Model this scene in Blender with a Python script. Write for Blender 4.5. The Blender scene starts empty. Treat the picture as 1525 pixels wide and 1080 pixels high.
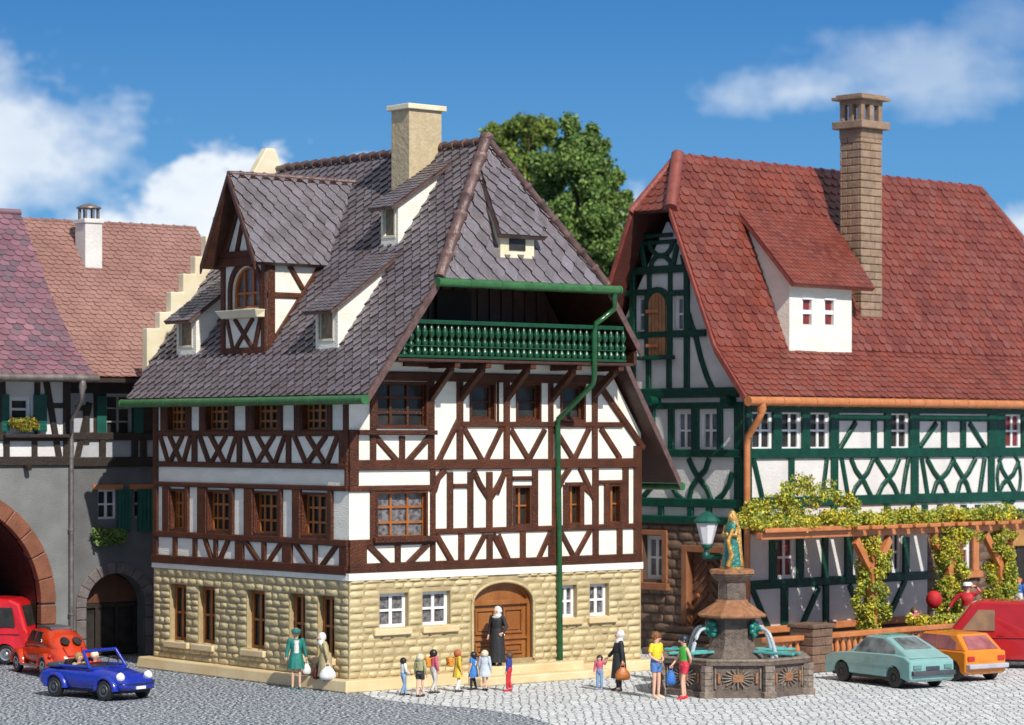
import bpy, bmesh, math, random
from mathutils import Vector, Matrix
random.seed(7)
R = math.radians
S = bpy.context.scene
COL = S.collection

# ---------------- camera ----------------
CAMH, F, CX, HY, W0, H0 = 7.2, 4012.0, 762.5, 650.0, 1525.0, 1080.0
cd = bpy.data.cameras.new('camera'); cam = bpy.data.objects.new('camera', cd); COL.objects.link(cam)
cam.location = (0, 0, CAMH); cam.rotation_euler = (R(90), 0, 0)
cd.sensor_width = 36; cd.lens = 36 * F / W0; cd.shift_y = (HY - H0 / 2) / W0
cd.clip_start = 1; cd.clip_end = 3000
cd.dof.use_dof = True; cd.dof.focus_distance = 77; cd.dof.aperture_fstop = 0.55
S.camera = cam
S.view_settings.view_transform = 'Standard'; S.view_settings.look = 'None'
S.view_settings.exposure = 0.12; S.view_settings.gamma = 1
S.render.engine = 'CYCLES'
S.render.resolution_x, S.render.resolution_y = 1024, 725

# ---------------- sun and sky ----------------
SAZ, SEL = Vector((0.455, -0.8905, 0)), R(41)
sd = Vector((SAZ.x * math.cos(SEL), SAZ.y * math.cos(SEL), math.sin(SEL)))
sl = bpy.data.lights.new('sun', 'SUN'); sl.energy = 4.6; sl.angle = R(0.6); sl.color = (1, .95, .86)
so = bpy.data.objects.new('sun', sl); COL.objects.link(so)
so.rotation_euler = sd.to_track_quat('Z', 'Y').to_euler(); so.location = (40, -60, 60)

world = bpy.data.worlds.new('World'); S.world = world; world.use_nodes = True
NT = world.node_tree; NT.nodes.clear()
def wn(t, **k):
    n = NT.nodes.new(t)
    for a, b in k.items(): setattr(n, a, b)
    return n
def wl(a, b): NT.links.new(a, b)
def wmath(op, a, b=None, c=None, clamp=False):
    n = wn('ShaderNodeMath', operation=op); n.use_clamp = clamp
    for i, q in enumerate((a, b, c)):
        if q is None: continue
        if isinstance(q, (int, float)): n.inputs[i].default_value = q
        else: wl(q, n.inputs[i])
    return n.outputs[0]
def wmix(f, a, b):
    n = wn('ShaderNodeMix', data_type='RGBA'); 
    for s, q in ((n.inputs[0], f), (n.inputs[6], a), (n.inputs[7], b)):
        if isinstance(q, (int, float)): s.default_value = q
        elif isinstance(q, tuple): s.default_value = (*q, 1)
        else: wl(q, s)
    return n.outputs[2]
tc = wn('ShaderNodeTexCoord'); sep = wn('ShaderNodeSeparateXYZ'); wl(tc.outputs['Generated'], sep.inputs[0])
sx, sy, sz = sep.outputs
az = wmath('ARCTAN2', sx, sy); el = wmath('ARCSINE', sz)
sky = wn('ShaderNodeTexSky', sky_type='NISHITA'); sky.sun_disc = False
sky.sun_elevation = SEL; sky.sun_rotation = math.atan2(SAZ.x, SAZ.y)
sky.air_density = 1.2; sky.dust_density = .4; sky.ozone_density = 2
nish = wn('ShaderNodeVectorMath', operation='SCALE'); wl(sky.outputs[0], nish.inputs[0]); nish.inputs['Scale'].default_value = 0.10
# clear deep-blue band near the horizon, as the picture shows it, with drifting clouds
g = wmath('MULTIPLY_ADD', el, 4.6, 0.12, clamp=True)
band = wmix(g, (0.22, 0.53, 0.83), (0.028, 0.165, 0.475))
comb = wn('ShaderNodeCombineXYZ'); wl(az, comb.inputs[0]); wl(wmath('MULTIPLY', el, 1.5), comb.inputs[1])
n1 = wn('ShaderNodeTexNoise'); n1.inputs['Scale'].default_value = 22; n1.inputs['Detail'].default_value = 7; n1.inputs['Roughness'].default_value = .62
wl(comb.outputs[0], n1.inputs['Vector'])
n2 = wn('ShaderNodeTexNoise'); n2.inputs['Scale'].default_value = 60; n2.inputs['Detail'].default_value = 5
wl(comb.outputs[0], n2.inputs['Vector'])
nf = wmath('SUBTRACT', n1.outputs['Fac'], .5)
total = None
for (x, y, rx, ry, st, sharp) in ((20, 225, 235, 150, .85, 1.2), (325, 325, 115, 118, 1.25, 3.5), (250, 390, 210, 120, 1.0, 2.6), (560, 250, 45, 22, 1.1, 3),
                           (1190, 142, 150, 40, .62, 1.2), (1390, 115, 200, 75, .42, 1.0), (1500, 50, 110, 60, .25, 1.0), (1530, 345, 70, 50, .8, 1.8),
                           (925, 330, 60, 60, .9, 1.8), (-500, 200, 320, 160, 1, 2), (-1100, 260, 300, 120, 1, 2), (2100, 220, 420, 130, .9, 2), (3000, 200, 300, 150, .9, 2)):
    a0, e0 = math.atan((x - CX) / F), math.atan((HY - y) / F)
    da = wmath('DIVIDE', wmath('SUBTRACT', az, a0), rx / F); de = wmath('DIVIDE', wmath('SUBTRACT', el, e0), ry / F)
    r2 = wmath('SQRT', wmath('ADD', wmath('MULTIPLY', da, da), wmath('MULTIPLY', de, de)))
    v = wmath('MULTIPLY', wmath('ADD', wmath('SUBTRACT', 1.0, r2), wmath('MULTIPLY', nf, 3.0)), sharp, clamp=True)
    v = wmath('MULTIPLY', v, st, clamp=True)
    total = v if total is None else wmath('MAXIMUM', total, v)
cl = wmix(n2.outputs['Fac'], (0.62, 0.72, 0.84), (0.95, 0.97, 1.0))
painted = wmix(total, band, cl)
up = wmath('MULTIPLY', wmath('SUBTRACT', el, .22), 3.5, clamp=True)
soft = wmix(.55, nish.outputs[0], (.66, .62, .56))   # added warm grey, out of view overhead, takes the blue off the fill
final = wmix(up, painted, soft)
low = wmath('LESS_THAN', el, -0.03)
final = wmix(low, final, (0.16, 0.16, 0.15))
bg = wn('ShaderNodeBackground'); wl(final, bg.inputs[0]); bg.inputs[1].default_value = 1.0
wo = wn('ShaderNodeOutputWorld'); wl(bg.outputs[0], wo.inputs[0])

# ---------------- materials ----------------
MATS = {}
def mat(name, c1, c2=None, rough=.5, nscale=3, bump=0, bscale=20, island=0, spec=.5, metal=0, stretch=None, trans=0, coat=0, c3=None):
    """colour noise between c1 and c2, per-piece variation, fine bump"""
    if name in MATS: return MATS[name]
    m = bpy.data.materials.new(name); m.use_nodes = True; MATS[name] = m
    t = m.node_tree; N, L = t.nodes, t.links; b = N['Principled BSDF']
    b.inputs['Roughness'].default_value = rough; b.inputs['Specular IOR Level'].default_value = spec
    b.inputs['Metallic'].default_value = metal; b.inputs['Coat Weight'].default_value = coat
    b.inputs['Transmission Weight'].default_value = trans
    co = N.new('ShaderNodeTexCoord'); vec = co.outputs['Object']
    if stretch:
        mp = N.new('ShaderNodeMapping'); mp.inputs['Scale'].default_value = stretch; L.new(vec, mp.inputs[0]); vec = mp.outputs[0]
    n = N.new('ShaderNodeTexNoise'); n.inputs['Scale'].default_value = nscale; n.inputs['Detail'].default_value = 6; L.new(vec, n.inputs['Vector'])
    mx = N.new('ShaderNodeMix'); mx.data_type = 'RGBA'
    c2 = c2 or tuple(q * .75 for q in c1)
    mx.inputs[6].default_value = (*c1, 1); mx.inputs[7].default_value = (*c2, 1)
    rp = N.new('ShaderNodeMapRange'); rp.inputs[1].default_value = .35; rp.inputs[2].default_value = .65; L.new(n.outputs['Fac'], rp.inputs[0]); L.new(rp.outputs[0], mx.inputs[0])
    out = mx.outputs[2]
    if island or c3:
        ge = N.new('ShaderNodeNewGeometry')
    if c3:
        m3 = N.new('ShaderNodeMix'); m3.data_type = 'RGBA'; m3.inputs[7].default_value = (*c3, 1); L.new(out, m3.inputs[6])
        r3 = N.new('ShaderNodeMapRange'); r3.inputs[1].default_value = .45; r3.inputs[2].default_value = .95; L.new(ge.outputs['Random Per Island'], r3.inputs[0]); L.new(r3.outputs[0], m3.inputs[0]); out = m3.outputs[2]
    if island:
        hv = N.new('ShaderNodeHueSaturation'); L.new(out, hv.inputs['Color'])
        r2 = N.new('ShaderNodeMapRange'); r2.inputs[3].default_value = 1 - island; r2.inputs[4].default_value = 1 + island
        wnz = N.new('ShaderNodeTexWhiteNoise'); wnz.noise_dimensions = '1D'; L.new(ge.outputs['Random Per Island'], wnz.inputs['W'])
        L.new(wnz.outputs['Value'], r2.inputs[0]); L.new(r2.outputs[0], hv.inputs['Value']); out = hv.outputs[0]
    L.new(out, b.inputs['Base Color'])
    rr = N.new('ShaderNodeMapRange'); rr.inputs[3].default_value = max(rough - .12, .03); rr.inputs[4].default_value = min(rough + .12, 1)
    n3 = N.new('ShaderNodeTexNoise'); n3.inputs['Scale'].default_value = 2.3; n3.inputs['Detail'].default_value = 4; L.new(co.outputs['Object'], n3.inputs['Vector'])
    L.new(n3.outputs['Fac'], rr.inputs[0]); L.new(rr.outputs[0], b.inputs['Roughness'])
    if bump:
        nb = N.new('ShaderNodeTexNoise'); nb.inputs['Scale'].default_value = bscale; nb.inputs['Detail'].default_value = 4; L.new(vec, nb.inputs['Vector'])
        bp = N.new('ShaderNodeBump'); bp.inputs['Strength'].default_value = bump; bp.inputs['Distance'].default_value = .05
        L.new(nb.outputs['Fac'], bp.inputs['Height']); L.new(bp.outputs[0], b.inputs['Normal'])
    return m
M_white = mat('white_plaster', (.81, .785, .705), (.73, .70, .61), .55, 1.2, .35, 9, stretch=(1, 1, 3))
M_cream = mat('cream_plastic', (.74, .68, .52), (.66, .57, .38), .45, 1.5, .15, 8)
M_brown = mat('brown_timber', (.090, .025, .0095), (.055, .016, .0065), .34, 2.5, .9, 22, island=.2, spec=.32)
M_brown2 = mat('dark_brown_eave', (.075, .030, .018), (.045, .018, .011), .4, 3, .5, 20)
M_wood = mat('orange_wood', (.36, .125, .030), (.27, .085, .018), .38, 4, .3, 30)
M_door = mat('door_wood', (.33, .13, .035), (.25, .085, .02), .36, 3, .5, 25, stretch=(1, 1, .3))
M_stone = mat('beige_stone', (.57, .475, .28), (.45, .36, .19), .42, 2.2, .6, 12, island=.14)
M_stoneg = mat('beige_mortar', (.42, .33, .18), (.34, .26, .13), .6, 3, .3, 14)
M_plinth = mat('plinth_stone', (.68, .56, .35), (.58, .44, .24), .5, 1.0, .2, 12)
M_chim = mat('chimney_stone', (.52, .42, .27), (.43, .34, .21), .7, 5, .45, 10)
M_slate = mat('slate_tile', (.165, .147, .172), (.108, .093, .106), .26, 2, .7, 22, island=.10, c3=(.165, .152, .185), spec=.7)
M_edge = mat('slate_edge', (.075, .040, .032), (.045, .028, .026), .45, 5)
M_redge = mat('red_edge', (.17, .030, .025), (.11, .02, .02), .45, 5)
M_ridge = mat('slate_ridge', (.165, .095, .085), (.10, .055, .05), .32, 5, .5, 20, island=.2)
M_green = mat('green_metal', (.04, .15, .048), (.026, .10, .034), .32, 4, .15, 20)
M_green2 = mat('balcony_green', (.007, .064, .026), (.005, .045, .018), .28, 4, .2, 20)
M_teal = mat('teal_timber', (.003, .058, .034), (.002, .038, .023), .3, 3, .6, 16, spec=.35)
M_glass = mat('dark_glass', (.02, .018, .017), (.045, .04, .036), .16, 2, 0, spec=.25)
M_glassl = mat('curtain_glass', (.22, .21, .22), (.06, .055, .06), .2, 9, 0)
M_glassr = mat('red_curtain_glass', (.22, .03, .03), (.12, .02, .02), .2, 3, 0)
M_glassw = mat('grey_glass', (.22, .24, .28), (.10, .10, .12), .15, 2, 0)
M_wframe = mat('white_frame', (.78, .78, .78), (.70, .70, .70), .4, 3)
M_dark = mat('dark_interior', (.012, .010, .009), (.02, .016, .013), .8, 3)
M_redtile = mat('red_tile', (.215, .048, .031), (.135, .031, .023), .33, 1.2, .5, 24, island=.10, c3=(.195, .058, .045))
M_redridge = mat('red_ridge', (.27, .068, .050), (.19, .045, .036), .4, 4, .4, 24, island=.15)
M_redtileA = mat('purple_tile', (.25, .125, .16), (.17, .085, .115), .4, .8, .4, 24, island=.15, c3=(.13, .09, .115))
M_redtileB = mat('pinkish_tile', (.30, .165, .14), (.24, .125, .105), .55, 1.0, .4, 24, island=.05)
M_terra = mat('terracotta', (.52, .20, .075), (.42, .145, .05), .4, 3, .25, 14)
M_brick = mat('brown_stone', (.20, .125, .085), (.14, .085, .058), .6, 4, .6, 14, island=.18)
M_brickg = mat('brown_mortar', (.10, .062, .042), (.08, .05, .034), .7, 4, .4, 14)
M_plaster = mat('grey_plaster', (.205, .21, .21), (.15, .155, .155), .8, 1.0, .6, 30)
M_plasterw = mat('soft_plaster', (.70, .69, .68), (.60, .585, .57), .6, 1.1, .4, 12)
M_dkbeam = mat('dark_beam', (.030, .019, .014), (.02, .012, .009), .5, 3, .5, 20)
M_shut = mat('green_shutter', (.008, .10, .075), (.006, .07, .055), .4, 3, .3, 20)
M_archst = mat('arch_sandstone', (.235, .088, .048), (.17, .062, .034), .5, 2, .4, 14, island=.04)
M_pipe = mat('zinc_pipe', (.26, .23, .22), (.16, .13, .12), .4, 4, .2, 20, metal=.5)
M_black = mat('black_rubber', (.012, .012, .013), (.02, .02, .02), .5, 3)
M_chrome = mat('chrome', (.6, .6, .6), (.4, .4, .4), .25, 3, metal=.9)

# ---------------- object helpers ----------------
def tag(o, label=None, cat=None, group=None, kind=None):
    if label: o['label'] = label
    if cat: o['category'] = cat
    if group: o['group'] = group
    if kind: o['kind'] = kind
    return o
def thing(name, label, cat, loc=(0, 0, 0), rz=0, group=None, sc=1):
    o = bpy.data.objects.new(name, None); COL.objects.link(o)
    o.location = loc; o.rotation_euler = (0, 0, rz); o.scale = (sc, sc, sc); o.empty_display_size = .2
    return tag(o, label, cat, group)

def clip2(poly, a, b, c):
    """keep a*x+b*y+c>=0"""
    out = []
    n = len(poly)
    for i in range(n):
        p, q = poly[i], poly[(i + 1) % n]
        dp, dq = a * p[0] + b * p[1] + c, a * q[0] + b * q[1] + c
        if dp >= 0: out.append(p)
        if (dp > 0 > dq) or (dp < 0 < dq):
            t = dp / (dp - dq); out.append((p[0] + t * (q[0] - p[0]), p[1] + t * (q[1] - p[1])))
    return out
def clip_convex(poly, conv):
    ar = sum(conv[i][0] * conv[(i + 1) % len(conv)][1] - conv[(i + 1) % len(conv)][0] * conv[i][1] for i in range(len(conv)))
    sg = 1 if ar > 0 else -1
    for i in range(len(conv)):
        p, q = conv[i], conv[(i + 1) % len(conv)]
        a, b = -(q[1] - p[1]) * sg, (q[0] - p[0]) * sg
        poly = clip2(poly, a, b, -(a * p[0] + b * p[1]))
        if len(poly) < 3: return []
    return poly

class MB:
    def __init__(s): s.v = []; s.f = []; s.sm = []; s.mi = []
    def add(s, vs, fs, smooth=False, mi=None):
        o = len(s.v); s.v += [tuple(p) for p in vs]; s.mi += mi or [0] * len(fs)
        s.f += [tuple(i + o for i in f) for f in fs]; s.sm += [smooth] * len(fs)
    def hexa(s, p):   # p: 4 bottom, 4 top
        s.add(p, [(3, 2, 1, 0), (4, 5, 6, 7), (0, 1, 5, 4), (1, 2, 6, 5), (2, 3, 7, 6), (3, 0, 4, 7)])
    def box(s, a, b):
        x0, y0, z0 = a; x1, y1, z1 = b
        s.hexa([(x0, y0, z0), (x1, y0, z0), (x1, y1, z0), (x0, y1, z0), (x0, y0, z1), (x1, y0, z1), (x1, y1, z1), (x0, y1, z1)])
    def prism(s, bot, top):
        n = len(bot)
        s.add(list(bot) + list(top), [tuple(reversed(range(n))), tuple(range(n, 2 * n))] + [(i, (i + 1) % n, n + (i + 1) % n, n + i) for i in range(n)])
    def loft(s, rings, smooth=True, closed=False, caps=True):
        n = len(rings[0]); vs = [p for r in rings for p in r]; fs = []
        m = len(rings)
        for k in range(m if closed else m - 1):
            for i in range(n):
                a, b = k * n, ((k + 1) % m) * n; j = (i + 1) % n
                fs.append((a + i, a + j, b + j, b + i))
        s.add(vs, fs, smooth)
        if caps and not closed:
            s.add(rings[0], [tuple(reversed(range(n)))], False); s.add(rings[-1], [tuple(range(n))], False)
    def tube(s, path, r, n=8, smooth=True):
        path = [Vector(p) for p in path]; rings = []
        rs = r if isinstance(r, (list, tuple)) else [r] * len(path)
        up = Vector((.13, .21, .97)).normalized()
        for i, p in enumerate(path):
            t = (path[min(i + 1, len(path) - 1)] - path[max(i - 1, 0)]).normalized()
            a = t.cross(up)
            if a.length < .2: a = t.cross(Vector((1, 0, 0)))
            a.normalize(); b = t.cross(a)
            rings.append([p + (a * math.cos(2 * math.pi * k / n) + b * math.sin(2 * math.pi * k / n)) * rs[i] for k in range(n)])
        s.loft(rings, smooth)
    def lathe(s, prof, c=(0, 0, 0), n=16, smooth=True, sx=1, sy=1, rot=0):
        s.loft([[(c[0] + r * sx * math.cos(2 * math.pi * k / n + rot), c[1] + r * sy * math.sin(2 * math.pi * k / n + rot), c[2] + z) for k in range(n)] for r, z in prof], smooth)
    def ball(s, c, r, n=10, m=6):
        rx, ry, rz = r if isinstance(r, tuple) else (r, r, r)
        rings = []
        for j in range(1, m):
            a = math.pi * j / m
            rings.append([(c[0] + rx * math.sin(a) * math.cos(2 * math.pi * k / n), c[1] + ry * math.sin(a) * math.sin(2 * math.pi * k / n), c[2] - rz * math.cos(a)) for k in range(n)])
        s.loft(rings, True, caps=False)
        o = [(c[0], c[1], c[2] - rz)] + rings[0]; s.add(o, [(0, (k + 1) % n + 1, k + 1) for k in range(n)], True)
        o = [(c[0], c[1], c[2] + rz)] + rings[-1]; s.add(o, [(0, k + 1, (k + 1) % n + 1) for k in range(n)], True)
    # ---- pieces laid on a facade
    def fbox(s, F_, u0, u1, z0, z1, d0, d1):
        s.hexa([F_.P(u0, z0, d0), F_.P(u1, z0, d0), F_.P(u1, z1, d0), F_.P(u0, z1, d0), F_.P(u0, z0, d1), F_.P(u1, z0, d1), F_.P(u1, z1, d1), F_.P(u0, z1, d1)])
    def fprism(s, F_, pts, d0, d1):
        s.prism([F_.P(u, z, d0) for u, z in pts], [F_.P(u, z, d1) for u, z in pts])
    def beam(s, F_, pts, w, d1=.07, d0=-.03, ch=.03):
        """timber along a polyline on the facade, chamfered edges, each set a hair prouder than the last"""
        MB.k = (getattr(MB, 'k', 0) + 1) % 13; d1 = d1 + MB.k * .0023
        n = len(pts); L, Rr, L2, R2 = [], [], [], []
        for i, p in enumerate(pts):
            a = pts[max(i - 1, 0)]; b = pts[min(i + 1, n - 1)]
            tx, tz = b[0] - a[0], b[1] - a[1]; l = math.hypot(tx, tz) or 1; nx, nz = -tz / l, tx / l
            e = 0
            for arr, k in ((L, w / 2), (Rr, -w / 2), (L2, w / 2 - ch), (R2, -w / 2 + ch)): arr.append((p[0] + nx * k, p[1] + nz * k))
        rings = [[F_.P(*L[i], d0), F_.P(*L[i], d1 - ch), F_.P(*L2[i], d1), F_.P(*R2[i], d1), F_.P(*Rr[i], d1 - ch), F_.P(*Rr[i], d0)] for i in range(n)]
        s.loft(rings, False)
    def build(s, name, m=None, parent=None, bevel=0, sub=0, fix=True, loc=None):
        me = bpy.data.meshes.new(name); me.from_pydata(s.v, [], s.f)
        me.polygons.foreach_set('use_smooth', s.sm); me.polygons.foreach_set('material_index', s.mi); me.update()
        if fix:
            b = bmesh.new(); b.from_mesh(me); bmesh.ops.recalc_face_normals(b, faces=b.faces); b.to_mesh(me); b.free()
        o = bpy.data.objects.new(name, me); COL.objects.link(o)
        for q in (m if isinstance(m, (list, tuple)) else [m]): me.materials.append(q)
        if parent: o.parent = parent
        if loc: o.location = loc
        if bevel:
            q = o.modifiers.new('bevel', 'BEVEL'); q.width = bevel; q.segments = 2; q.limit_method = 'ANGLE'; q.angle_limit = R(35)
        if sub:
            q = o.modifiers.new('sub', 'SUBSURF'); q.levels = sub; q.render_levels = sub
        return o

class Site:
    """a building's own level frame: origin on the ground, turned about the vertical"""
    def __init__(s, x, y, deg): s.o = (x, y); s.a = R(deg); s.c = math.cos(s.a); s.s = math.sin(s.a)
    def ray(s, x, y):
        d = ((x - CX) / F, 1.0, (HY - y) / F); ox, oy = -s.o[0], -s.o[1]
        return (ox * s.c + oy * s.s, -ox * s.s + oy * s.c, CAMH), (d[0] * s.c + d[1] * s.s, -d[0] * s.s + d[1] * s.c, d[2])
    def plane(s, x, y, n, c):   # point where the sight line meets n.p=c
        lo, ld = s.ray(x, y); t = (c - sum(n[i] * lo[i] for i in range(3))) / sum(n[i] * ld[i] for i in range(3))
        return tuple(lo[i] + t * ld[i] for i in range(3))
    def ground(s, x, y): return s.plane(x, y, (0, 0, 1), 0)
class Face:
    def __init__(s, site, axis, c): s.site, s.axis, s.c = site, axis, c
    def P(s, u, z, d=0): return (u, s.c - d, z) if s.axis == 'y' else (s.c - d, u, z)
    def px(s, x, y, d=0):
        if s.axis == 'y': p = s.site.plane(x, y, (0, 1, 0), s.c - d); return (p[0], p[2])
        p = s.site.plane(x, y, (1, 0, 0), s.c - d); return (p[1], p[2])
def G(x, y):   # ground point (world) under a picture point
    Y = F * CAMH / (y - HY); return Vector(((x - CX) / F * Y, Y, 0))

def wall(mb, F_, u0, u1, z0, z1, holes=(), conv=None, rev=.22):
    us = sorted({u0, u1} | {h[0] for h in holes} | {h[1] for h in holes}); zs = sorted({z0, z1} | {h[2] for h in holes} | {h[3] for h in holes})
    for a, b in zip(us, us[1:]):
        for c, d in zip(zs, zs[1:]):
            m = ((a + b) / 2, (c + d) / 2)
            if any(h[0] < m[0] < h[1] and h[2] < m[1] < h[3] for h in holes): continue
            pl = [(a, c), (b, c), (b, d), (a, d)]
            if conv: pl = clip_convex(pl, conv)
            if len(pl) >= 3: mb.add([F_.P(u, z) for u, z in pl], [tuple(range(len(pl)))])
    for a, b, c, d in holes:
        q = [(a, c), (b, c), (b, d), (a, d)]
        for i in range(4):
            p, r = q[i], q[(i + 1) % 4]
            mb.add([F_.P(*p), F_.P(*r), F_.P(*r, -rev), F_.P(*p, -rev)], [(0, 1, 2, 3)])
def window(F_, r, parent, mf, mg, cols=2, rows=2, rec=.10, fw=.07, bw=.045, name='window', back=.16, sill=None, msill=None, label=None, case=None):
    w = window0(F_, r, parent, mf, mg, cols, rows, rec, fw, bw, name, back, sill, msill, label)
    if case:
        u0, u1, z0, z1 = r; k = MB(); c = .05; a, b = -rec - .03, .045
        k.fbox(F_, u0 - .02, u0 + c, z0 - .02, z1 + .02, a, b); k.fbox(F_, u1 - c, u1 + .02, z0 - .02, z1 + .02, a, b); k.fbox(F_, u0 + c, u1 - c, z0 - .02, z0 + c, a, b - .003); k.fbox(F_, u0 + c, u1 - c, z1 - c, z1 + .02, a, b - .003)
        k.build('window_casing', case, w)
    return w
def window0(F_, r, parent, mf, mg, cols=2, rows=2, rec=.10, fw=.07, bw=.045, name='window', back=.16, sill=None, msill=None, label=None):
    u0, u1, z0, z1 = r; m = MB(); d0, d1 = -rec - .06, -rec
    m.fbox(F_, u0, u0 + fw, z0, z1, d0, d1); m.fbox(F_, u1 - fw, u1, z0, z1, d0, d1)
    m.fbox(F_, u0 + fw, u1 - fw, z0, z0 + fw, d0, d1 - .003); m.fbox(F_, u0 + fw, u1 - fw, z1 - fw, z1, d0, d1 - .003)
    for i in range(1, cols):
        c = u0 + (u1 - u0) * i / cols; k = bw * (1.5 if cols % 2 == 0 and i == cols // 2 else 1) / 2
        m.fbox(F_, c - k, c + k, z0 + fw, z1 - fw, d0 + .01, d1 - .008)
    for i in range(1, rows):
        c = z0 + (z1 - z0) * i / rows; m.fbox(F_, u0 + fw, u1 - fw, c - bw / 2, c + bw / 2, d0 + .015, d1 - .012)
    w = m.build(name, mf, parent)
    if label: w['label'] = label
    g = MB(); g.fbox(F_, u0 + .01, u1 - .01, z0 + .01, z1 - .01, -rec - .09, -rec - .075); g.build('pane', mg, w)
    if sill:
        k = MB(); k.fbox(F_, u0 - sill[0], u1 + sill[0], z0 - sill[1], z0 - .004, -rec, sill[2]); k.build('sill', msill, w, bevel=.015)
    return w
def pillow(mb, F_, u0, u1, z0, z1, dep=.06, jag=.012, nu=5, nz=4):
    rnd = random.random; g = .012; vs, fs = [], []
    u0 += g; u1 -= g; z0 += g; z1 -= g
    k = .7 + rnd() * .6; ju, jz = (rnd() - .5) * jag * 2, (rnd() - .5) * jag
    for j in range(nz):
        for i in range(nu):
            s_, t_ = i / (nu - 1) * 2 - 1, j / (nz - 1) * 2 - 1
            s2, t2 = math.copysign(abs(s_) ** .6, s_), math.copysign(abs(t_) ** .6, t_)
            h = dep * k * (1 - abs(s2) ** 4) ** .6 * (1 - abs(t2) ** 4) ** .6 if abs(s_) < 1 and abs(t_) < 1 else -.01
            if h > 0: h += (rnd() - .5) * jag
            cr = 1 - .06 * (abs(s2) * abs(t2)) ** 2
            u = (u0 + u1) / 2 + s2 * (u1 - u0) / 2 * (1 - .04 * abs(t2) ** 3) + ju * (1 - abs(s2)); z = (z0 + z1) / 2 + t2 * (z1 - z0) / 2 * cr + jz * (abs(s2) < 1)
            vs.append(F_.P(u, z, h))
    for j in range(nz - 1):
        for i in range(nu - 1): a = j * nu + i; fs.append((a, a + 1, a + nu + 1, a + nu))
    mb.add(vs, fs, True)
def stones(mb, F_, u0, u1, z0, z1, holes=(), rh=(.175, .245), wr=(.30, .64), dep=.05, arch=None):
    z = z0
    while z < z1 - .05:
        h = min(random.uniform(*rh), z1 - z)
        if z1 - z - h < .1: h = z1 - z
        spans = [(u0, u1)]
        hs = [(a, b) for a, b, c, d in holes if c < z + h * .7 and d > z + h * .3]
        if arch:
            ac, ar, az_ = arch; zz = z + h * .5 - az_
            if 0 < zz < ar: q = math.sqrt(max(ar * ar - zz * zz, 0)); hs.append((ac - q, ac + q))
        for a, b in hs:
            ns = []
            for p, q in spans:
                if b <= p or a >= q: ns.append((p, q)); continue
                if a > p + .05: ns.append((p, a))
                if b < q - .05: ns.append((b, q))
            spans = ns
        for p, q in spans:
            u = p
            while u < q - .02:
                w = random.uniform(*wr)
                if q - u - w < .25: w = q - u
                if w > wr[1] * 1.25: w = w / 2
                pillow(mb, F_, u, u + w, z, z + h, dep); u += w
        z += h

def tiles(mb, poly, e, tw=.42, th=.30, shape='diamond', t=.045, holes=(), jit=.012):
    """overlapping tiles over a planar convex roof polygon (3D); e = direction of the eave"""
    P = [Vector(p) for p in poly]; e = Vector(e).normalized()
    n = (P[1] - P[0]).cross(P[2] - P[0]).normalized()
    if n.z < 0: n = -n
    s_ = n.cross(e).normalized()
    if s_.z < 0: s_ = -s_
    o = P[0]; q = [((p - o).dot(e), (p - o).dot(s_)) for p in P]
    a0, a1 = min(p[0] for p in q), max(p[0] for p in q); b0, b1 = min(p[1] for p in q), max(p[1] for p in q)
    if shape == 'diamond': base = [(-.05, .04), (.05, .04), (.455, .80), (.475, 2.0), (-.475, 2.0), (-.455, .80)]
    else: base = [(-.475, 2.0), (-.475, .42), (-.39, .16), (-.22, .03), (0, 0), (.22, .03), (.39, .16), (.475, .42), (.475, 2.0)]
    if shape == 'flat': base = [(-.49, 0), (.49, 0), (.49, 2), (-.49, 2)]
    rows = int((b1 - b0) / th) + 3
    for r in range(-1, rows):
        off = (r % 2) * tw / 2
        for c in range(int((a1 - a0) / tw) + 3):
            ca = a0 + c * tw + off - tw / 2; cb = b0 + r * th
            jb = random.uniform(-jit, jit); ja = random.uniform(-jit, jit); jt = random.uniform(.85, 1.25) * t
            pl = [(ca + ja + x * tw, cb + jb + y * th) for x, y in base]
            pl = clip_convex(pl, q)
            if len(pl) < 3: continue
            top = [o + e * x + s_ * y + n * (.012 + jt * max(0, 1 - (y - cb) / (2 * th))) for x, y in pl]
            bot = [o + e * x + s_ * y - n * .01 for x, y in pl]
            k = len(pl)
            mb.add([*top, *bot], [tuple(range(k))] + [(i, (i + 1) % k, k + (i + 1) % k, k + i) for i in range(k)], mi=[0] + [1] * k)
def slab(mb, poly, th=.10, up=0.0):
    P = [Vector(p) for p in poly]; n = (P[1] - P[0]).cross(P[2] - P[0]).normalized()
    if n.z < 0: n = -n
    mb.prism([p - n * th for p in P], [p + n * up for p in P])
def ridgecaps(mb, a, b, r=.15, L=.55, n=8):
    a, b = Vector(a), Vector(b); d = (b - a); l = d.length; k = max(1, int(l / L)); d.normalize()
    side = d.cross(Vector((0, 0, 1))).normalized(); up = side.cross(d).normalized()
    for i in range(k):
        p = a + d * (l * i / k); q = a + d * (l * (i + 1.12) / k)
        rings = []
        for pt, rr in ((p, r * .86), (p + (q - p) * .84, r), (p + (q - p) * .86, r * 1.22), (q, r * 1.22)):
            rings.append([pt + side * math.cos(math.pi * 2 * j / n) * rr + up * math.sin(math.pi * 2 * j / n) * rr * .8 for j in range(n)])
        mb.loft(rings, True)

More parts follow.
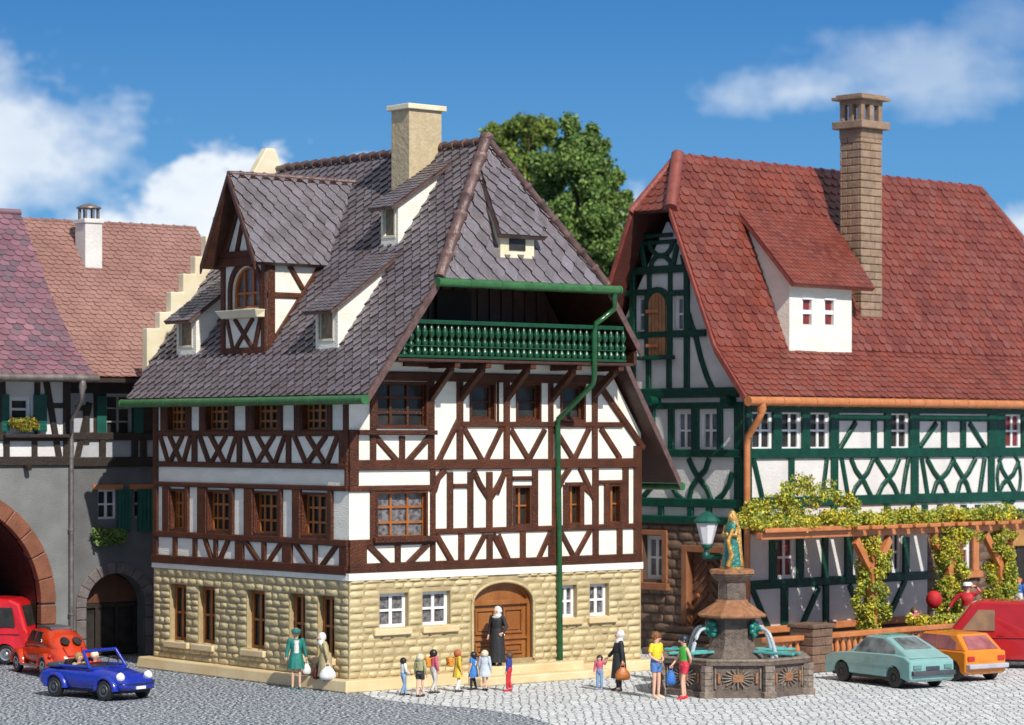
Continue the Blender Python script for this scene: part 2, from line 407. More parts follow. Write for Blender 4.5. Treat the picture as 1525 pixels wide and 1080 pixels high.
# =====================================================================
# THE TIMBER-FRAMED HOUSE IN THE MIDDLE
# =====================================================================
MS = Site(-4.594, 76.0, 39.48)
WU, WV = 11.1, 10.34
FR, LF = Face(MS, 'y', 0.0), Face(MS, 'x', 0.0)
def hb(m, F_, x1, y1, x2, y2, w, d=.07):
    a, b = F_.px(x1, y1), F_.px(x2, y2); z = (a[1] + b[1]) / 2; m.beam(F_, [(a[0], z), (b[0], z)], w, d)
def vb(m, F_, xa, xb, y1, y2, d=.06):
    y = (y1 + y2) / 2; a, b = F_.px(xa, y), F_.px(xb, y); u = (a[0] + b[0]) / 2
    m.beam(F_, [(u, F_.px(xa, y2)[1]), (u, F_.px(xa, y1)[1])], abs(b[0] - a[0]), d)
def db(m, F_, pts, w, d=.05): m.beam(F_, [F_.px(x, y) for x, y in pts], w, d)
def rpx(F_, x1, y1, x2, y2):
    a, b = F_.px(x1, y1), F_.px(x2, y2); return (min(a[0], b[0]), max(a[0], b[0]), min(a[1], b[1]), max(a[1], b[1]))

H = thing('half_timbered_house', 'tall half-timbered house with brown beams, grey slate roof, green balcony and yellow stone ground floor', 'house', (*MS.o, 0), MS.a)
ZB = 3.14   # top of the stone ground floor
fa = lambda x, y: (500 + x / 3.177, 540 + y / 3.177)
fb = lambda x, y: (740 + x / 3.178, 540 + y / 3.178)
la = lambda x, y: (180 + x / 3.375, 540 + y / 3.375)
def Rr(f, x1, y1, x2, y2): return rpx_(f, x1, y1, x2, y2)
def rect(F_, f, x1, y1, x2, y2): return rpx(F_, *f(x1, y1), *f(x2, y2))
# window rectangles
W_big_lo = rect(FR, fa, 190, 612, 430, 825); W_big_up = rect(FR, fa, 188, 92, 432, 308)
W_up = [rect(FR, fa, 635, 98, 752, 280), rect(FR, fb, 92, 98, 205, 276), rect(FR, fb, 302, 98, 415, 276)]
W_mid = [rect(FR, fb, 78, 575, 158, 770), rect(FR, fb, 332, 590, 396, 765), rect(FR, fb, 526, 580, 584, 757)]
W_lo = [rpx(FR, 520 + a / 3.315, 820 + b / 3.315, 520 + c / 3.315, 820 + d / 3.315) for a, b, c, d in ((150, 218, 293, 384), (362, 204, 500, 368), (1046, 172, 1124, 326), (1188, 160, 1282, 318))]
DOOR = (4.44, 6.77, .62, 2.42); DC, DR_ = 5.6, 1.165
L_up = [rect(LF, la, a, 196, b, 345) for a, b in ((236, 332), (428, 552), (672, 797), (912, 1046))]
L_mid = [rect(LF, la, a, y1, b, y2) for a, b, y1, y2 in ((250, 328, 638, 850), (436, 552, 643, 858), (670, 797, 648, 868), (910, 1046, 652, 878))]
L_lo = [rpx(LF, 200 + a / 3.6, 780 + b / 3.6, 200 + c / 3.6, 780 + d / 3.6) for a, b, c, d in ((192, 324, 277, 636), (344, 334, 431, 654), (604, 352, 699, 682), (832, 370, 915, 700), (985, 382, 1072, 722))]
def zfix(rs):
    z0 = sum(r[2] for r in rs) / len(rs); z1 = sum(r[3] for r in rs) / len(rs); return [(r[0], r[1], z0, z1) for r in rs]
L_up, L_mid, L_lo, W_up, W_mid, W_lo = map(zfix, (L_up, L_mid, L_lo, W_up, W_mid, W_lo))

# walls: plaster above, stone below
gab = [(0, ZB), (WU, ZB), (WU, 7.3), (9.72, 9.35), (.35, 9.35), (0, 8.9)]
m = MB()
wall(m, FR, 0, WU, ZB, 9.35, [W_big_lo, W_big_up] + W_up + W_mid, conv=gab, rev=.25)
wall(m, LF, 0, WV, ZB, 8.62, L_up + L_mid, rev=.25)
m.add([(WU, 0, 0), (WU, WV, 0), (WU, WV, 7.3), (WU, 0, 7.3)], [(0, 1, 2, 3)])
m.add([(0, WV, 0), (WU, WV, 0), (WU, WV, 7.3), (5.3, WV, 15.6), (0, WV, 8.6)], [(0, 1, 2, 3, 4)])
m.build('plaster_wall', M_white, H, fix=False)
m = MB(); m.box((.3, .32, .3), (WU - .3, WV - .3, 8.2)); m.build('dark_interior', M_dark, H)
m = MB(); wall(m, FR, 0, WU, .1, ZB, W_lo + [(DOOR[0], DOOR[1], DOOR[2], 2.96)], rev=.3); wall(m, LF, 0, WV, .1, ZB, L_lo, rev=.26)
# spandrels over the door arch
zs = 1.83 + .0
arcpts = [(DC + DR_ * math.cos(math.pi * k / 16), 2.30 + .62 * math.sin(math.pi * k / 16)) for k in range(17)]
m.fprism(FR, [(DOOR[1], 2.96)] + arcpts[:9][::1] + [(DC, 2.96)], -.28, -.001); m.fprism(FR, [(DC, 2.96)] + arcpts[8:] + [(DOOR[0], 2.96)], -.28, -.001)
base = m.build('stone_wall', M_stoneg, H, fix=False)
m = MB(); stones(m, FR, 0, WU, .34, ZB, W_lo + [(DOOR[0] - .06, DOOR[1] + .06, 0, 2.30)], arch=(DC, 1.2, 2.0)); m.build('stone_block', M_stone, base, fix=False); m = MB()
stones(m, LF, 0.02, WV, .34, ZB, L_lo); m.build('stone_block', M_stone, base, fix=False)
base['label'] = 'yellow stone ground floor wall'
m = MB(); m.fbox(FR, -.05, WU + .05, ZB - .02, 3.33, -.05, .055); m.hexa([(-.056, .05, ZB - .02), (0, .05, ZB - .02), (0, WV + .03, ZB - .02), (-.056, WV + .03, ZB - .02), (-.056, .05, 3.33), (0, .05, 3.33), (0, WV + .03, 3.33), (-.056, WV + .03, 3.33)])
m.build('string_course', M_white, H)
m = MB(); m.prism([(-.42, -.42, 0), (WU + .4, -.42, 0), (WU + .4, WV + .4, 0), (-.42, WV + .4, 0)], [(-.36, -.36, .34), (WU + .34, -.36, .34), (WU + .34, WV + .34, .34), (-.36, WV + .34, .34)])
m.build('plinth', M_plinth, H, bevel=.04)

# ---- timbering of the front
m = MB()
hb(m, FR, 519, 848.5, 954, 829.5, .27, .085); hb(m, FR, 646, 793.4, 948, 782, .17); hb(m, FR, 519, 811, 646, 804, .19)
hb(m, FR, 519, 695, 951, 688, .30, .085); hb(m, FR, 519, 729, 640, 725.7, .17); hb(m, FR, 519, 645, 645, 643.5, .15); hb(m, FR, 686, 633, 926, 632, .17)
hb(m, FR, 557, 563, 900, 563, .26); hb(m, FR, 600, 541, 640, 541, .2)
for xa, xb, y1, y2 in ((519.5, 533, 643, 723), (519.5, 545, 806, 850), (550.5, 559, 560, 690), (550.5, 559, 731, 808), (637, 646.5, 560, 690), (640, 648, 690, 846), (594, 602.5, 650, 690), (587.5, 596, 812, 848),
                       (679.5, 689, 560, 690), (665, 674, 703, 792), (695.5, 704, 703, 792), (723.5, 732.5, 703, 792), (682, 690.5, 796, 840), (724, 732.5, 796, 840), (750, 758, 560, 690), (739.5, 741.5, 565, 630),
                       (749.5, 758, 560, 690), (816, 823.5, 560, 690), (881, 889.5, 565, 690), (754, 762.5, 700, 788), (791.8, 800.5, 700, 788), (821.5, 831, 700, 835), (838, 846, 722, 783), (862.5, 869, 722, 783), (881.5, 890.5, 698, 788), (926.5, 935, 697, 785),
                       (899, 906, 716, 783), (922.5, 927, 716, 783), (943, 954, 664, 832), (773.7, 782.5, 792, 838), (882, 891, 788, 832), (918, 926.5, 786, 832), (816, 823, 792, 838)):
    vb(m, FR, xa, xb, y1, y2)
for pts in (((560, 652), (592, 688)), ((638, 652), (606, 688)), ((547, 811), (580, 844)), ((636, 811), (603, 844)), ((683, 625), (652, 688)), ((662, 700), (652, 712), (646, 732)), ((704, 700), (714, 722), (727, 742)), ((753, 700), (742, 722), (730, 742)),
            ((649, 797), (674, 840)), ((722, 796), (699, 840)), ((734, 796), (756, 838)), ((690, 637), (718, 687)), ((747, 637), (723, 687)), ((760.5, 640), (787, 685)), ((811, 640), (787, 685)), ((825, 638), (853, 684)), ((877, 638), (855, 684)), ((894, 638), (923, 683)),
            ((752, 700), (746, 716), (739, 735)), ((848, 697), (838, 712), (831, 727)), ((863, 697), (872, 716), (884, 742)), ((741, 797), (757, 836)), ((819, 794), (800, 836)), ((834, 791), (854, 829)), ((879, 789), (857, 829)), ((868, 724), (880, 735), (884, 742))):
    db(m, FR, pts, .19)
hb(m, FR, 674, 724, 695, 723.5, .13); hb(m, FR, 762, 713, 792, 712, .13); hb(m, FR, 841, 722, 868, 721, .13); hb(m, FR, 890, 719, 929, 717.5, .13)
db(m, FR, ((893, 576), (957, 668)), .2, .09)
m.build('timber_frame', M_brown, H, fix=False)
# ---- timbering of the left side
m = MB()
hb(m, LF, 229, 832, 518, 849.6, .26, .085); hb(m, LF, 233, 796, 519, 808, .19); hb(m, LF, 235, 721.5, 519, 727, .15); hb(m, LF, 235, 691, 519, 695, .17); hb(m, LF, 236, 645, 512, 646, .17); hb(m, LF, 232, 596, 519, 591, .16)
for x1, x2, y1, y2 in ((166, 190, 180, 985), (1122, 1146, 180, 500), (1130, 1146, 500, 620), (1103, 1146, 895, 1045), (205, 236, 190, 352), (332, 356, 190, 352), (400, 428, 190, 352), (552, 572, 190, 352), (634, 672, 190, 352), (797, 815, 190, 352), (878, 912, 190, 352), (1046, 1064, 190, 352),
                       (360, 386, 350, 510), (587, 611, 350, 510), (834, 858, 350, 512), (1101, 1125, 350, 515), (214, 250, 625, 860), (328, 346, 625, 862), (390, 436, 628, 868), (552, 572, 630, 870), (625, 670, 632, 876), (797, 816, 634, 880), (868, 910, 636, 890), (1046, 1070, 640, 892),
                       (264, 286, 870, 990), (365, 386, 872, 995), (578, 622, 880, 1010), (815, 866, 890, 1030), (470, 490, 876, 1000), (712, 733, 885, 1020), (970, 991, 898, 1035)):
    vb(m, LF, *(180 + x1 / 3.375, 180 + x2 / 3.375), 540 + y1 / 3.375, 540 + y2 / 3.375)
for x1, x2 in ((190, 362), (386, 590), (610, 836), (858, 1104)):
    q = lambda t, top: la(x1 + (x2 - x1) * t, 366 if top else 505)
    for t0, t1 in ((.06, .30), (.33, .68), (.72, .34), (.96, .74)): db(m, LF, (q(t0, 1), q(t1, 0)), .19)
for p, q in (((425, 885), (462, 995)), ((545, 888), (498, 1000)), ((628, 895), (700, 1008)), ((812, 900), (738, 1012)), ((876, 905), (960, 1028)), ((1090, 915), (1004, 1032))): db(m, LF, (la(*p), la(*q)), .19)
tl = m.build('timber_frame', M_brown, H, fix=False)

# ---- windows
window(FR, W_big_lo, H, M_wood, M_glassl, 3, 3, .10, .07, .07, case=M_brown); window(FR, W_big_up, H, M_brown, M_glass, 3, 3, .10, .08, .08, case=M_brown)
m = MB(); a = FR.px(553, 805); b = FR.px(646, 803); m.fbox(FR, a[0], b[0], a[1] - .07, a[1] + .09, 0, .2); m.build('window_ledge', M_brown, H, bevel=.015); m = MB(); a = FR.px(530, 644); b = FR.px(646, 643.5); m.fbox(FR, a[0], b[0], a[1] - .07, a[1] + .06, 0, .2)
m.build('window_ledge', M_brown, H, bevel=.015)
for r in W_up: window(FR, r, H, M_brown, M_glass, 1, 2, .12, .13, .06, case=M_brown)
for r in W_mid: window(FR, r, H, M_wood, M_glass, 2, 2, .12, .05, .05, case=M_brown)
for r in W_lo: window(FR, (r[0], r[1] - .0, r[2], r[3]), H, M_wframe, M_glassl, 2, 2, .17, .10, .07)
for r in L_up: window(LF, r, H, M_wood, M_glass, 4, 3, .15, .10, .07, case=M_brown)
for r in L_mid: window(LF, r, H, M_wood, M_glass, 4, 3, .15, .10, .07, case=M_brown)
for r in L_lo: window(LF, r, H, M_wood, M_glass, 2, 2, .17, .12, .07)
m = MB()
for a, b in ((W_lo[0][0] - .25, W_lo[0][1] + .05), (W_lo[1][0] - .05, W_lo[1][1] + .25), (W_lo[2][0] - .2, W_lo[2][1] + .15), (W_lo[3][0] - .12, W_lo[3][1] + .25)):
    m2 = MB(); m2.fbox(FR, a, b, W_lo[0][2] - .2, W_lo[0][2] - .01, -.2, .14); m2.build('stone_sill', M_plinth, H, bevel=.03)
for a, b in ((L_lo[1][0] - .05, L_lo[1][1] + .25), (L_lo[0][0] - .25, L_lo[0][1] + .2), (L_lo[2][0] - .1, L_lo[2][1] + .2), (L_lo[3][0] - .1, L_lo[3][1] + .1), (L_lo[4][0] - .1, L_lo[4][1] + .1)):
    m2 = MB(); m2.fbox(LF, a, b, L_lo[0][2] - .2, L_lo[0][2] - .01, -.2, .14); m2.build('stone_sill', M_plinth, H, bevel=.03)

# ---- door
m = MB(); n = 16
outer = [(DOOR[0], DOOR[2]), (DOOR[1], DOOR[2])] + arcpts
inner = [(DOOR[0] + .12, DOOR[2]), (DOOR[1] - .12, DOOR[2])] + [(DC + (DR_ - .12) * math.cos(math.pi * k / n), 2.30 + .5 * math.sin(math.pi * k / n)) for k in range(n + 1)]
m.fprism(FR, outer, -.30, -.22); m.loft([[FR.P(*p, -.2) for p in outer], [FR.P(*p, -.13) for p in outer], [FR.P(*p, -.13) for p in inner], [FR.P(*p, -.2) for p in inner]], False, closed=True, caps=False)
dr = m.build('arched_door', M_door, H)
m = MB()
m.fbox(FR, DOOR[0] + .12, DOOR[1] - .12, 2.22, 2.36, -.225, -.12); m.fbox(FR, DC - .07, DC + .07, .64, 2.22, -.225, -.135); m.fbox(FR, DOOR[0] + .12, DOOR[1] - .12, 1.18, 1.26, -.225, -.155)
m.build('door_rail', M_door, dr, bevel=.012)
for u0 in (DOOR[0] + .26, DC + .17):
    for z0, z1 in ((.75, 1.08), (1.36, 2.1)):
        q = MB(); w_ = .74
        for a, b, c, d in ((u0, u0 + w_, z0, z0 + .06), (u0, u0 + w_, z1 - .06, z1), (u0, u0 + .06, z0 + .061, z1 - .061), (u0 + w_ - .06, u0 + w_, z0 + .061, z1 - .061)): q.fbox(FR, a, b, c, d, -.22, -.165)
        q.fbox(FR, u0 + .12, u0 + w_ - .12, z0 + .1, z1 - .1, -.22, -.19); q.build('door_panel', M_door, dr, bevel=.01)
q = MB(); q.ball(FR.P(DC + .14, 1.32, -.1), .04, 8, 5); q.build('door_knob', M_chrome, dr)
ring = [(DC + (DR_ + k) * math.cos(math.pi * t / 20), 2.30 + (.62 + k) * math.sin(math.pi * t / 20)) for k in (0,) for t in range(21)]
m = MB(); m.tube([FR.P(u, z, .03) for u, z in [(DOOR[1], .6)] + ring + [(DOOR[0], .6)]], .05, 6); m.build('door_surround', M_stone, H)
m = MB(); m.box((4.1, -.75, .0), (8.15, -.3, .5)); m.build('door_step', M_plinth, H, bevel=.05)
m = MB(); m.box((3.7, -1.35, 0), (8.7, -.70, .26)); m.build('door_step', M_plinth, H, bevel=.05)

# ---- roof
EZ, K1 = 8.35, 1.32
RZ = EZ + K1 * 5.7
def zl(u): return EZ + K1 * (u + .4)
left = [(-.4, -1.4, EZ), (2.1, -1.4, zl(2.1)), (5.3, .4, RZ), (5.3, 11.25, RZ), (-.4, 11.25, EZ)]
hip = [(2.1, -1.4, zl(2.1)), (8.5, -1.4, zl(2.1)), (5.3, .4, RZ)]
ru = [(8.5, -1.4, zl(2.1)), (9.8, -1.4, 9.85), (9.8, 11.25, 9.85), (5.3, 11.25, RZ), (5.3, .4, RZ)]
rl = [(9.72, -.55, 9.85), (12.22, -.55, 5.82), (12.22, 11.25, 5.82), (9.72, 11.25, 9.85)]
m = MB()
for p in (left, hip, ru, rl): slab(m, p, .12)
RF = m.build('roof', M_brown2, H)
m = MB()
tiles(m, left, (0, 1, 0), .40, .25, 'diamond', .085); tiles(m, ru, (0, 1, 0), .40, .25, 'diamond', .05); tiles(m, rl, (0, 1, 0), .40, .25, 'diamond', .05)
m.build('roof_tiles', [M_slate, M_edge], RF, fix=False)
m = MB(); tiles(m, hip, (1, 0, 0), .50, .36, 'diamond', .085); m.build('roof_tiles', [M_slate, M_edge], RF, fix=False)
m = MB(); ridgecaps(m, (5.3, 11.2, RZ + .06), (5.3, .35, RZ + .06), .165, .5); ridgecaps(m, (2.12, -1.42, zl(2.1) + .06), (5.3, .4, RZ + .14), .19, .72); ridgecaps(m, (8.48, -1.42, zl(2.1) + .06), (5.3, .4, RZ + .14), .17, .6)
m.build('ridge_tiles', M_ridge, RF, fix=False)
m = MB()
def verge(a, b, w=.05, h=.26):
    a, b = Vector(a), Vector(b); m.hexa([a + Vector((0, -w, -h)), b + Vector((0, -w, -h)), b + Vector((0, 0, -h)), a + Vector((0, 0, -h)), a + Vector((0, -w, .05)), b + Vector((0, -w, .05)), b + Vector((0, 0, .05)), a + Vector((0, 0, .05))])
for vv in (((-.4, -1.4, EZ), (2.1, -1.4, zl(2.1))), ((8.5, -1.4, zl(2.1)), (9.82, -1.4, 9.82)), ((9.72, -.55, 9.9), (12.22, -.55, 5.84))): m = MB(); verge(*vv); m.build('verge_board', M_ridge, H)
m = MB()   # soffit boards under the lower right verge and behind the hip
m.add([(9.72, -1.36, 9.7), (9.72, -.5, 9.7), (9.2, -.5, 10.4), (9.2, -1.36, 10.4)], [(0, 1, 2, 3)]); m.box((9.6, -1.34, 9.35), (9.72, 0.0, 9.75))
m.build('soffit', M_brown2, H)
# loggia behind the balcony
m = MB(); m.add([(.6, 1.1, 9.3), (9.7, 1.1, 9.3), (7.0, 1.1, 13.2), (3.5, 1.1, 13.2)], [(0, 1, 2, 3)])
for k in range(19): u_ = .9 + k * .46; m.box((u_, 1.05, 9.35), (u_ + .02, 1.1, min(zl(u_) - .4, 12.9, 9.4 + (9.6 - u_) * 1.2)))
m.build('loggia_wall', M_brown2, H)
m = MB(); m.box((3.9, .98, 9.36), (5.2, 1.04, 11.5)); m.build('loggia_door', M_dark, H)

# gutters
def gutter(pts, mt, par, r=.13, seams=8, endcap=True):
    a, b = Vector(pts[0]), Vector(pts[1]); m = MB(); m.tube([a, b], r, 10)
    for k in range(seams + 1): p = a.lerp(b, k / seams); d = (b - a).normalized() * .03; m.tube([p - d, p + d], r * 1.12, 10)
    return m.build('gutter', mt, par)
gutter([(-.52, -1.45, 8.22), (-.52, 11.35, 8.22)], M_green, H, .13, 5)
gutter([(2.0, -1.52, 11.56), (8.85, -1.52, 11.56)], M_green, H, .13, 6)
gutter([(12.35, -.5, 5.65), (12.35, 11.3, 5.65)], M_green, H, .12, 5)
m = MB(); pp = FR.px(834, 1000); p1 = FR.px(828, 625, .12)
m.tube([(8.66, -1.52, 11.5), (8.66, -1.52, 11.3), (8.66, -1.50, 11.0), (8.3, -1.48, 10.75), (8.0, -1.42, 10.55), (7.97, -1.42, 10.3), (7.95, -1.42, 8.95), (7.93, -1.38, 8.75), (7.62, -.16, 7.72), (7.62, -.13, 7.5), (7.68, -.13, 4.0), (7.72, -.13, .36)], .085, 10)
m.build('downpipe', mat('dark_green_pipe', (.018, .09, .03), (.012, .06, .02), .25, 4), H)

# ---- balcony
BZ = 9.4
m = MB(); m.box((.75, -1.32, BZ - .08), (9.62, 1.1, BZ)); m.build('balcony_floor', M_brown2, H, bevel=.01)
bal = MB(); bal.box((.6, -1.36, BZ + .02), (9.3, -1.22, BZ + .10)); bal.box((1.15, -1.4, BZ + .98), (9.15, -1.2, BZ + 1.10)); bal.box((.75, -1.34, BZ + .34), (9.2, -1.24, BZ + .38))
BAL = bal.build('balcony_railing', M_green2, H, bevel=.02)
nb = 36
prof = [(.03, .0), (.085, .05), (.105, .12), (.07, .22), (.03, .27), (.09, .34), (.10, .42), (.05, .50), (.035, .53), (.09, .60), (.10, .70), (.06, .82), (.03, .93), (.025, .98)]
b0 = None
for k in range(nb):
    u = .72 + k * (9.2 - .72) / (nb - 1)
    if b0 is None:
        q = MB(); q.lathe(prof, (0, 0, 0), 10); o = b0 = q.build('baluster', M_green2, BAL)
    else: o = b0.copy(); COL.objects.link(o); o.parent = BAL; o.scale = (1, 1, 1)
    o.location = (u, -1.29, BZ + .06)
    if u < 1.35: o.scale = (1, 1, max(.35, (zl(u) - BZ - .25) / 1.0))
for (x1, y1), (x2, y2) in (((641, 596), (665.6, 545)), ((687, 593), (715, 547)), ((753.6, 596.5), (785, 545)), ((822, 595), (852, 549)), ((884, 591), (912, 550))):
    u, z = FR.px(x1, y1); q = MB()
    q.hexa([(u - .09, -.0, z - .1), (u + .09, -.0, z - .1), (u + .09, -.0, z + .2), (u - .09, 0, z + .2), (u - .09, -1.02, BZ - .34), (u + .09, -1.02, BZ - .34), (u + .09, -1.02, BZ - .1), (u - .09, -1.02, BZ - .1)])
    q.box((u - .1, -1.28, BZ - .24), (u + .1, -.02, BZ - .09)); q.build('bracket', M_brown, H, bevel=.02)

# ---- chimney
m = MB(); m.box((4.05, 2.52, 12), (5.28, 3.42, 17.0)); ch = m.build('chimney', M_chim, H, bevel=.02)
m = MB(); m.box((3.95, 2.42, 17.0), (5.40, 3.54, 17.16)); m.build('chimney_cap', M_cream, ch, bevel=.02)

# ---- stepped gable at the back
st = [(.1, 8.3), (.1, 8.6), (.45, 8.6), (.45, 10.62), (.92, 10.62), (.92, 11.15), (1.34, 11.15), (1.34, 11.8), (1.8, 11.8), (1.8, 12.4), (2.25, 12.4), (2.25, 12.97), (2.65, 12.97), (2.65, 13.65), (3.1, 13.65), (3.1, 14.3), (3.6, 14.3), (3.6, 14.9), (4.45, 14.9),
      (4.45, 15.75), (4.62, 16.0), (5.0, 16.62), (5.35, 16.62), (5.62, 16.0), (5.75, 15.75), (5.75, 14.9), (6.6, 14.9), (6.6, 14.0), (7.4, 14.0), (7.4, 13), (8.2, 13), (8.2, 12), (9, 12), (9, 11), (9.8, 11), (9.8, 9.9), (9.8, 8.3)]
SG = Face(MS, 'y', 11.45); m = MB()
def strip(F_, st, zb, d0, d1, m):
    for (a, b) in zip(st, st[1:]):
        pass
    m.fprism(F_, st, d0, d1)
strip(SG, st, 8.3, -.32, 0, m); m.build('stepped_gable', M_cream, H, bevel=.03)

# ---- dormers
def shed_dormer(uf, v0, v1, z0, z1, ub, zb, ov=.36, face_win=True):
    d = MB()   # cheeks and front
    zf = zl(uf) - .05
    sl_ = (zb - z1) / (ub - uf)
    for v, w in ((v0, .0), (v1, .0)):
        d.add([(uf, v, zf), (uf, v, z1), (ub, v, zb), (ub, v, zl(ub) - .1)], [(0, 1, 2, 3)])
    F_ = Face(MS, 'x', uf); win = (v0 + (v1 - v0) * .24, v1 - (v1 - v0) * .14, z0 + .38, z1 - .14)
    wall(d, F_, v0, v1, zf, z1, [win], rev=.12)
    D = d.build('dormer', M_white, H, fix=False)
    k = MB(); k.fbox(F_, win[0] - .08, win[1] + .08, win[2] - .08, win[2], -.05, .02); k.fbox(F_, win[0] - .08, win[1] + .08, win[3], win[3] + .08, -.05, .02)
    k.fbox(F_, win[0] - .08, win[0], win[2], win[3], -.05, .017); k.fbox(F_, win[1], win[1] + .08, win[2], win[3], -.05, .017); k.build('window_frame', M_cream, D, bevel=.01)
    k = MB(); k.fbox(F_, win[0], win[1], win[2], win[3], -.13, -.10); k.build('window_pane', mat('tan_pane', (.30, .24, .14), (.16, .12, .07), .2, 6), D)
    zo = z1 - sl_ * ov
    P = [(uf - ov, v0 - .16, zo), (ub + .1, v0 - .16, zb + .1 * sl_), (ub + .1, v1 + .16, zb + .1 * sl_), (uf - ov, v1 + .16, zo)]
    P = [(a, b, c + .06) for a, b, c in P]
    k = MB(); slab(k, P, .09); k.build('dormer_eave', M_ridge, D, bevel=.012)
    k = MB(); tiles(k, P, (0, 1, 0), .26, .17, 'round', .035); k.build('dormer_roof', [M_slate, M_edge], D, fix=False)
    return D
shed_dormer(.58, 8.82, 9.93, 9.64, 10.95, 2.75, 12.5)
shed_dormer(.58, 1.35, 2.45, 9.64, 10.98, 2.75, 12.5)
shed_dormer(2.93, 1.59, 2.43, 12.74, 14.08, 4.93, 15.36)
# dormer on the hip
hz = lambda v: 11.65 + 2.344 * (v + 1.4)
d = MB(); va = -1.14; fz = 13.0
for u in (4.58, 5.85): d.add([(u, va, hz(va) - .05), (u, va, fz), (u, -.35, 14.15), (u, -.35, hz(-.35) - .3)], [(0, 1, 2, 3)])
d.add([(4.58, va, hz(va) - .05), (5.85, va, hz(va) - .05), (5.85, va, fz), (4.58, va, fz)], [(0, 1, 2, 3)]); D = d.build('dormer', M_cream, H, fix=False)
k = MB(); k.box((4.9, va - .03, hz(va) + .35), (5.5, va - .005, fz - .05)); k.build('window_pane', M_glass, D)
P = [(4.30, -1.42, 12.98), (6.12, -1.42, 12.98), (5.83, -.02, 14.98), (4.78, -.02, 14.98)]
P = [(4.36, -1.42, 13.02), (6.12, -1.42, 13.02), (5.9, -.0, 15.1), (4.72, -.0, 15.1)]
k = MB(); slab(k, P, .16); k.build('dormer_eave', M_ridge, D, bevel=.012)
k = MB(); tiles(k, P, (1, 0, 0), .42, .30, 'diamond', .075); k.build('dormer_roof', [M_slate, M_edge], D, fix=False)
# large gabled dormer
v0, v1, uf, zt, zap = 4.95, 7.38, .58, 12.42, 15.05; vm = (v0 + v1) / 2
DF = Face(MS, 'x', uf); win = (vm - .62, vm + .52, 10.95, 11.65)
g1 = lambda x, y: DF.px(200 + x / 3, 200 + y / 3)
wr = (g1(562, 650)[0], g1(442, 650)[0], g1(500, 778)[1], g1(500, 700)[1]); wcx = (wr[0] + wr[1]) / 2; wrd = (wr[1] - wr[0]) / 2
d = MB(); wtop = wr[3] + wrd * 1.0
wall(d, DF, v0, v1, zl(uf) - .05, zt, [(wr[0], wr[1], wr[2], wtop)], rev=.16)
arc = [(wcx + wrd * math.cos(math.pi * t / 12), wr[3] + wrd * 1.0 * math.sin(math.pi * t / 12)) for t in range(13)]
d.fprism(DF, [(wr[1], wtop + .0)] + arc[:7], -.1, -.001); d.fprism(DF, arc[6:] + [(wr[0], wtop + .0)], -.1, -.001)
d.add([DF.P(v0, zt), DF.P(v1, zt), DF.P(vm, zap - .15)], [(0, 1, 2)])
for v in (v0, v1): d.add([(uf, v, zl(uf) - .05), (uf, v, zt), (3.0, v, zt), (2.6, v, zl(2.6) - .1)], [(0, 1, 2, 3)])
D = d.build('gabled_dormer', M_white, H, fix=False)
CF = Face(MS, 'y', v0); m = MB()
g2 = lambda x, y: CF.px(200 + x / 3, 200 + y / 3)
m.beam(DF, [(v0 + .13, zl(uf)), (v0 + .13, zt)], .26, .06); m.beam(DF, [(v1 - .11, zl(uf)), (v1 - .11, zt)], .22, .06); m.beam(DF, [(v0, zl(uf) + .12), (v1, zl(uf) + .12)], .22, .05)
m.beam(DF, [(v0 - .1, zt + .05), (v1 + .1, zt + .05)], .26, .14); m.beam(DF, [(v0 + .05, zt + .26), (v1 - .05, zt + .26)], .22, .1)
m.beam(DF, [(v0 + .12, zt + .15), (vm, zap - .3)], .26, .09); m.beam(DF, [(v1 - .12, zt + .15), (vm, zap - .3)], .26, .09)
m.beam(DF, [(v0 + .85, zt + .3), (vm, zt + 1.35)], .16, .06); m.beam(DF, [(v1 - .85, zt + .3), (vm, zt + 1.35)], .16, .06)
zc, ze = zl(uf) + .2, 10.75
m.beam(DF, [(v0 + .3, ze), (v0 + .62, zc)], .17, .05); m.beam(DF, [(v1 - .3, ze), (v1 - .62, zc)], .17, .05); m.beam(DF, [(vm + .5, ze), (vm - .45, zc)], .17, .05); m.beam(DF, [(vm - .5, ze), (vm + .45, zc)], .17, .05)
ao = [(wcx + (wrd + .13) * math.cos(math.pi * t / 12), wr[3] + (wrd + .13) * math.sin(math.pi * t / 12)) for t in range(13)]
m.beam(DF, [(wr[1] + .13, wr[2] - .1)] + ao + [(wr[0] - .13, wr[2] - .1)], .2, .07)
vbx = lambda p, q, w: m.beam(CF, [p, q], w, .06)
vbx((uf + .14, zl(uf)), (uf + .14, zt), .26); vbx((uf, 11.42), (1.75, 11.42), .17); vbx((uf + .2, 9.95), (2.55, 12.35), .22); vbx((1.3, zt), (1.85, 11.65), .16); vbx((uf, zt - .05), (2.7, zt - .05), .14)
m.build('timber_frame', M_brown, D, fix=False)
k = MB(); k.loft([[DF.P(u, z, -.16) for u, z in [(wr[0], wr[2])] + arc[::-1] + [(wr[1], wr[2])]], [DF.P(u, z, -.06) for u, z in [(wr[0], wr[2])] + arc[::-1] + [(wr[1], wr[2])]],
    [DF.P(wcx + (u - wcx) * .86, wr[2] + .07 + (z - wr[2]) * .9, -.06) for u, z in [(wr[0], wr[2])] + arc[::-1] + [(wr[1], wr[2])]], [DF.P(wcx + (u - wcx) * .86, wr[2] + .07 + (z - wr[2]) * .9, -.16) for u, z in [(wr[0], wr[2])] + arc[::-1] + [(wr[1], wr[2])]]], False, closed=True, caps=False)
for t in (-.33, .33): k.fbox(DF, wcx + t * wrd - .03, wcx + t * wrd + .03, wr[2] + .05, wr[3] + wrd * .9, -.15, -.08)
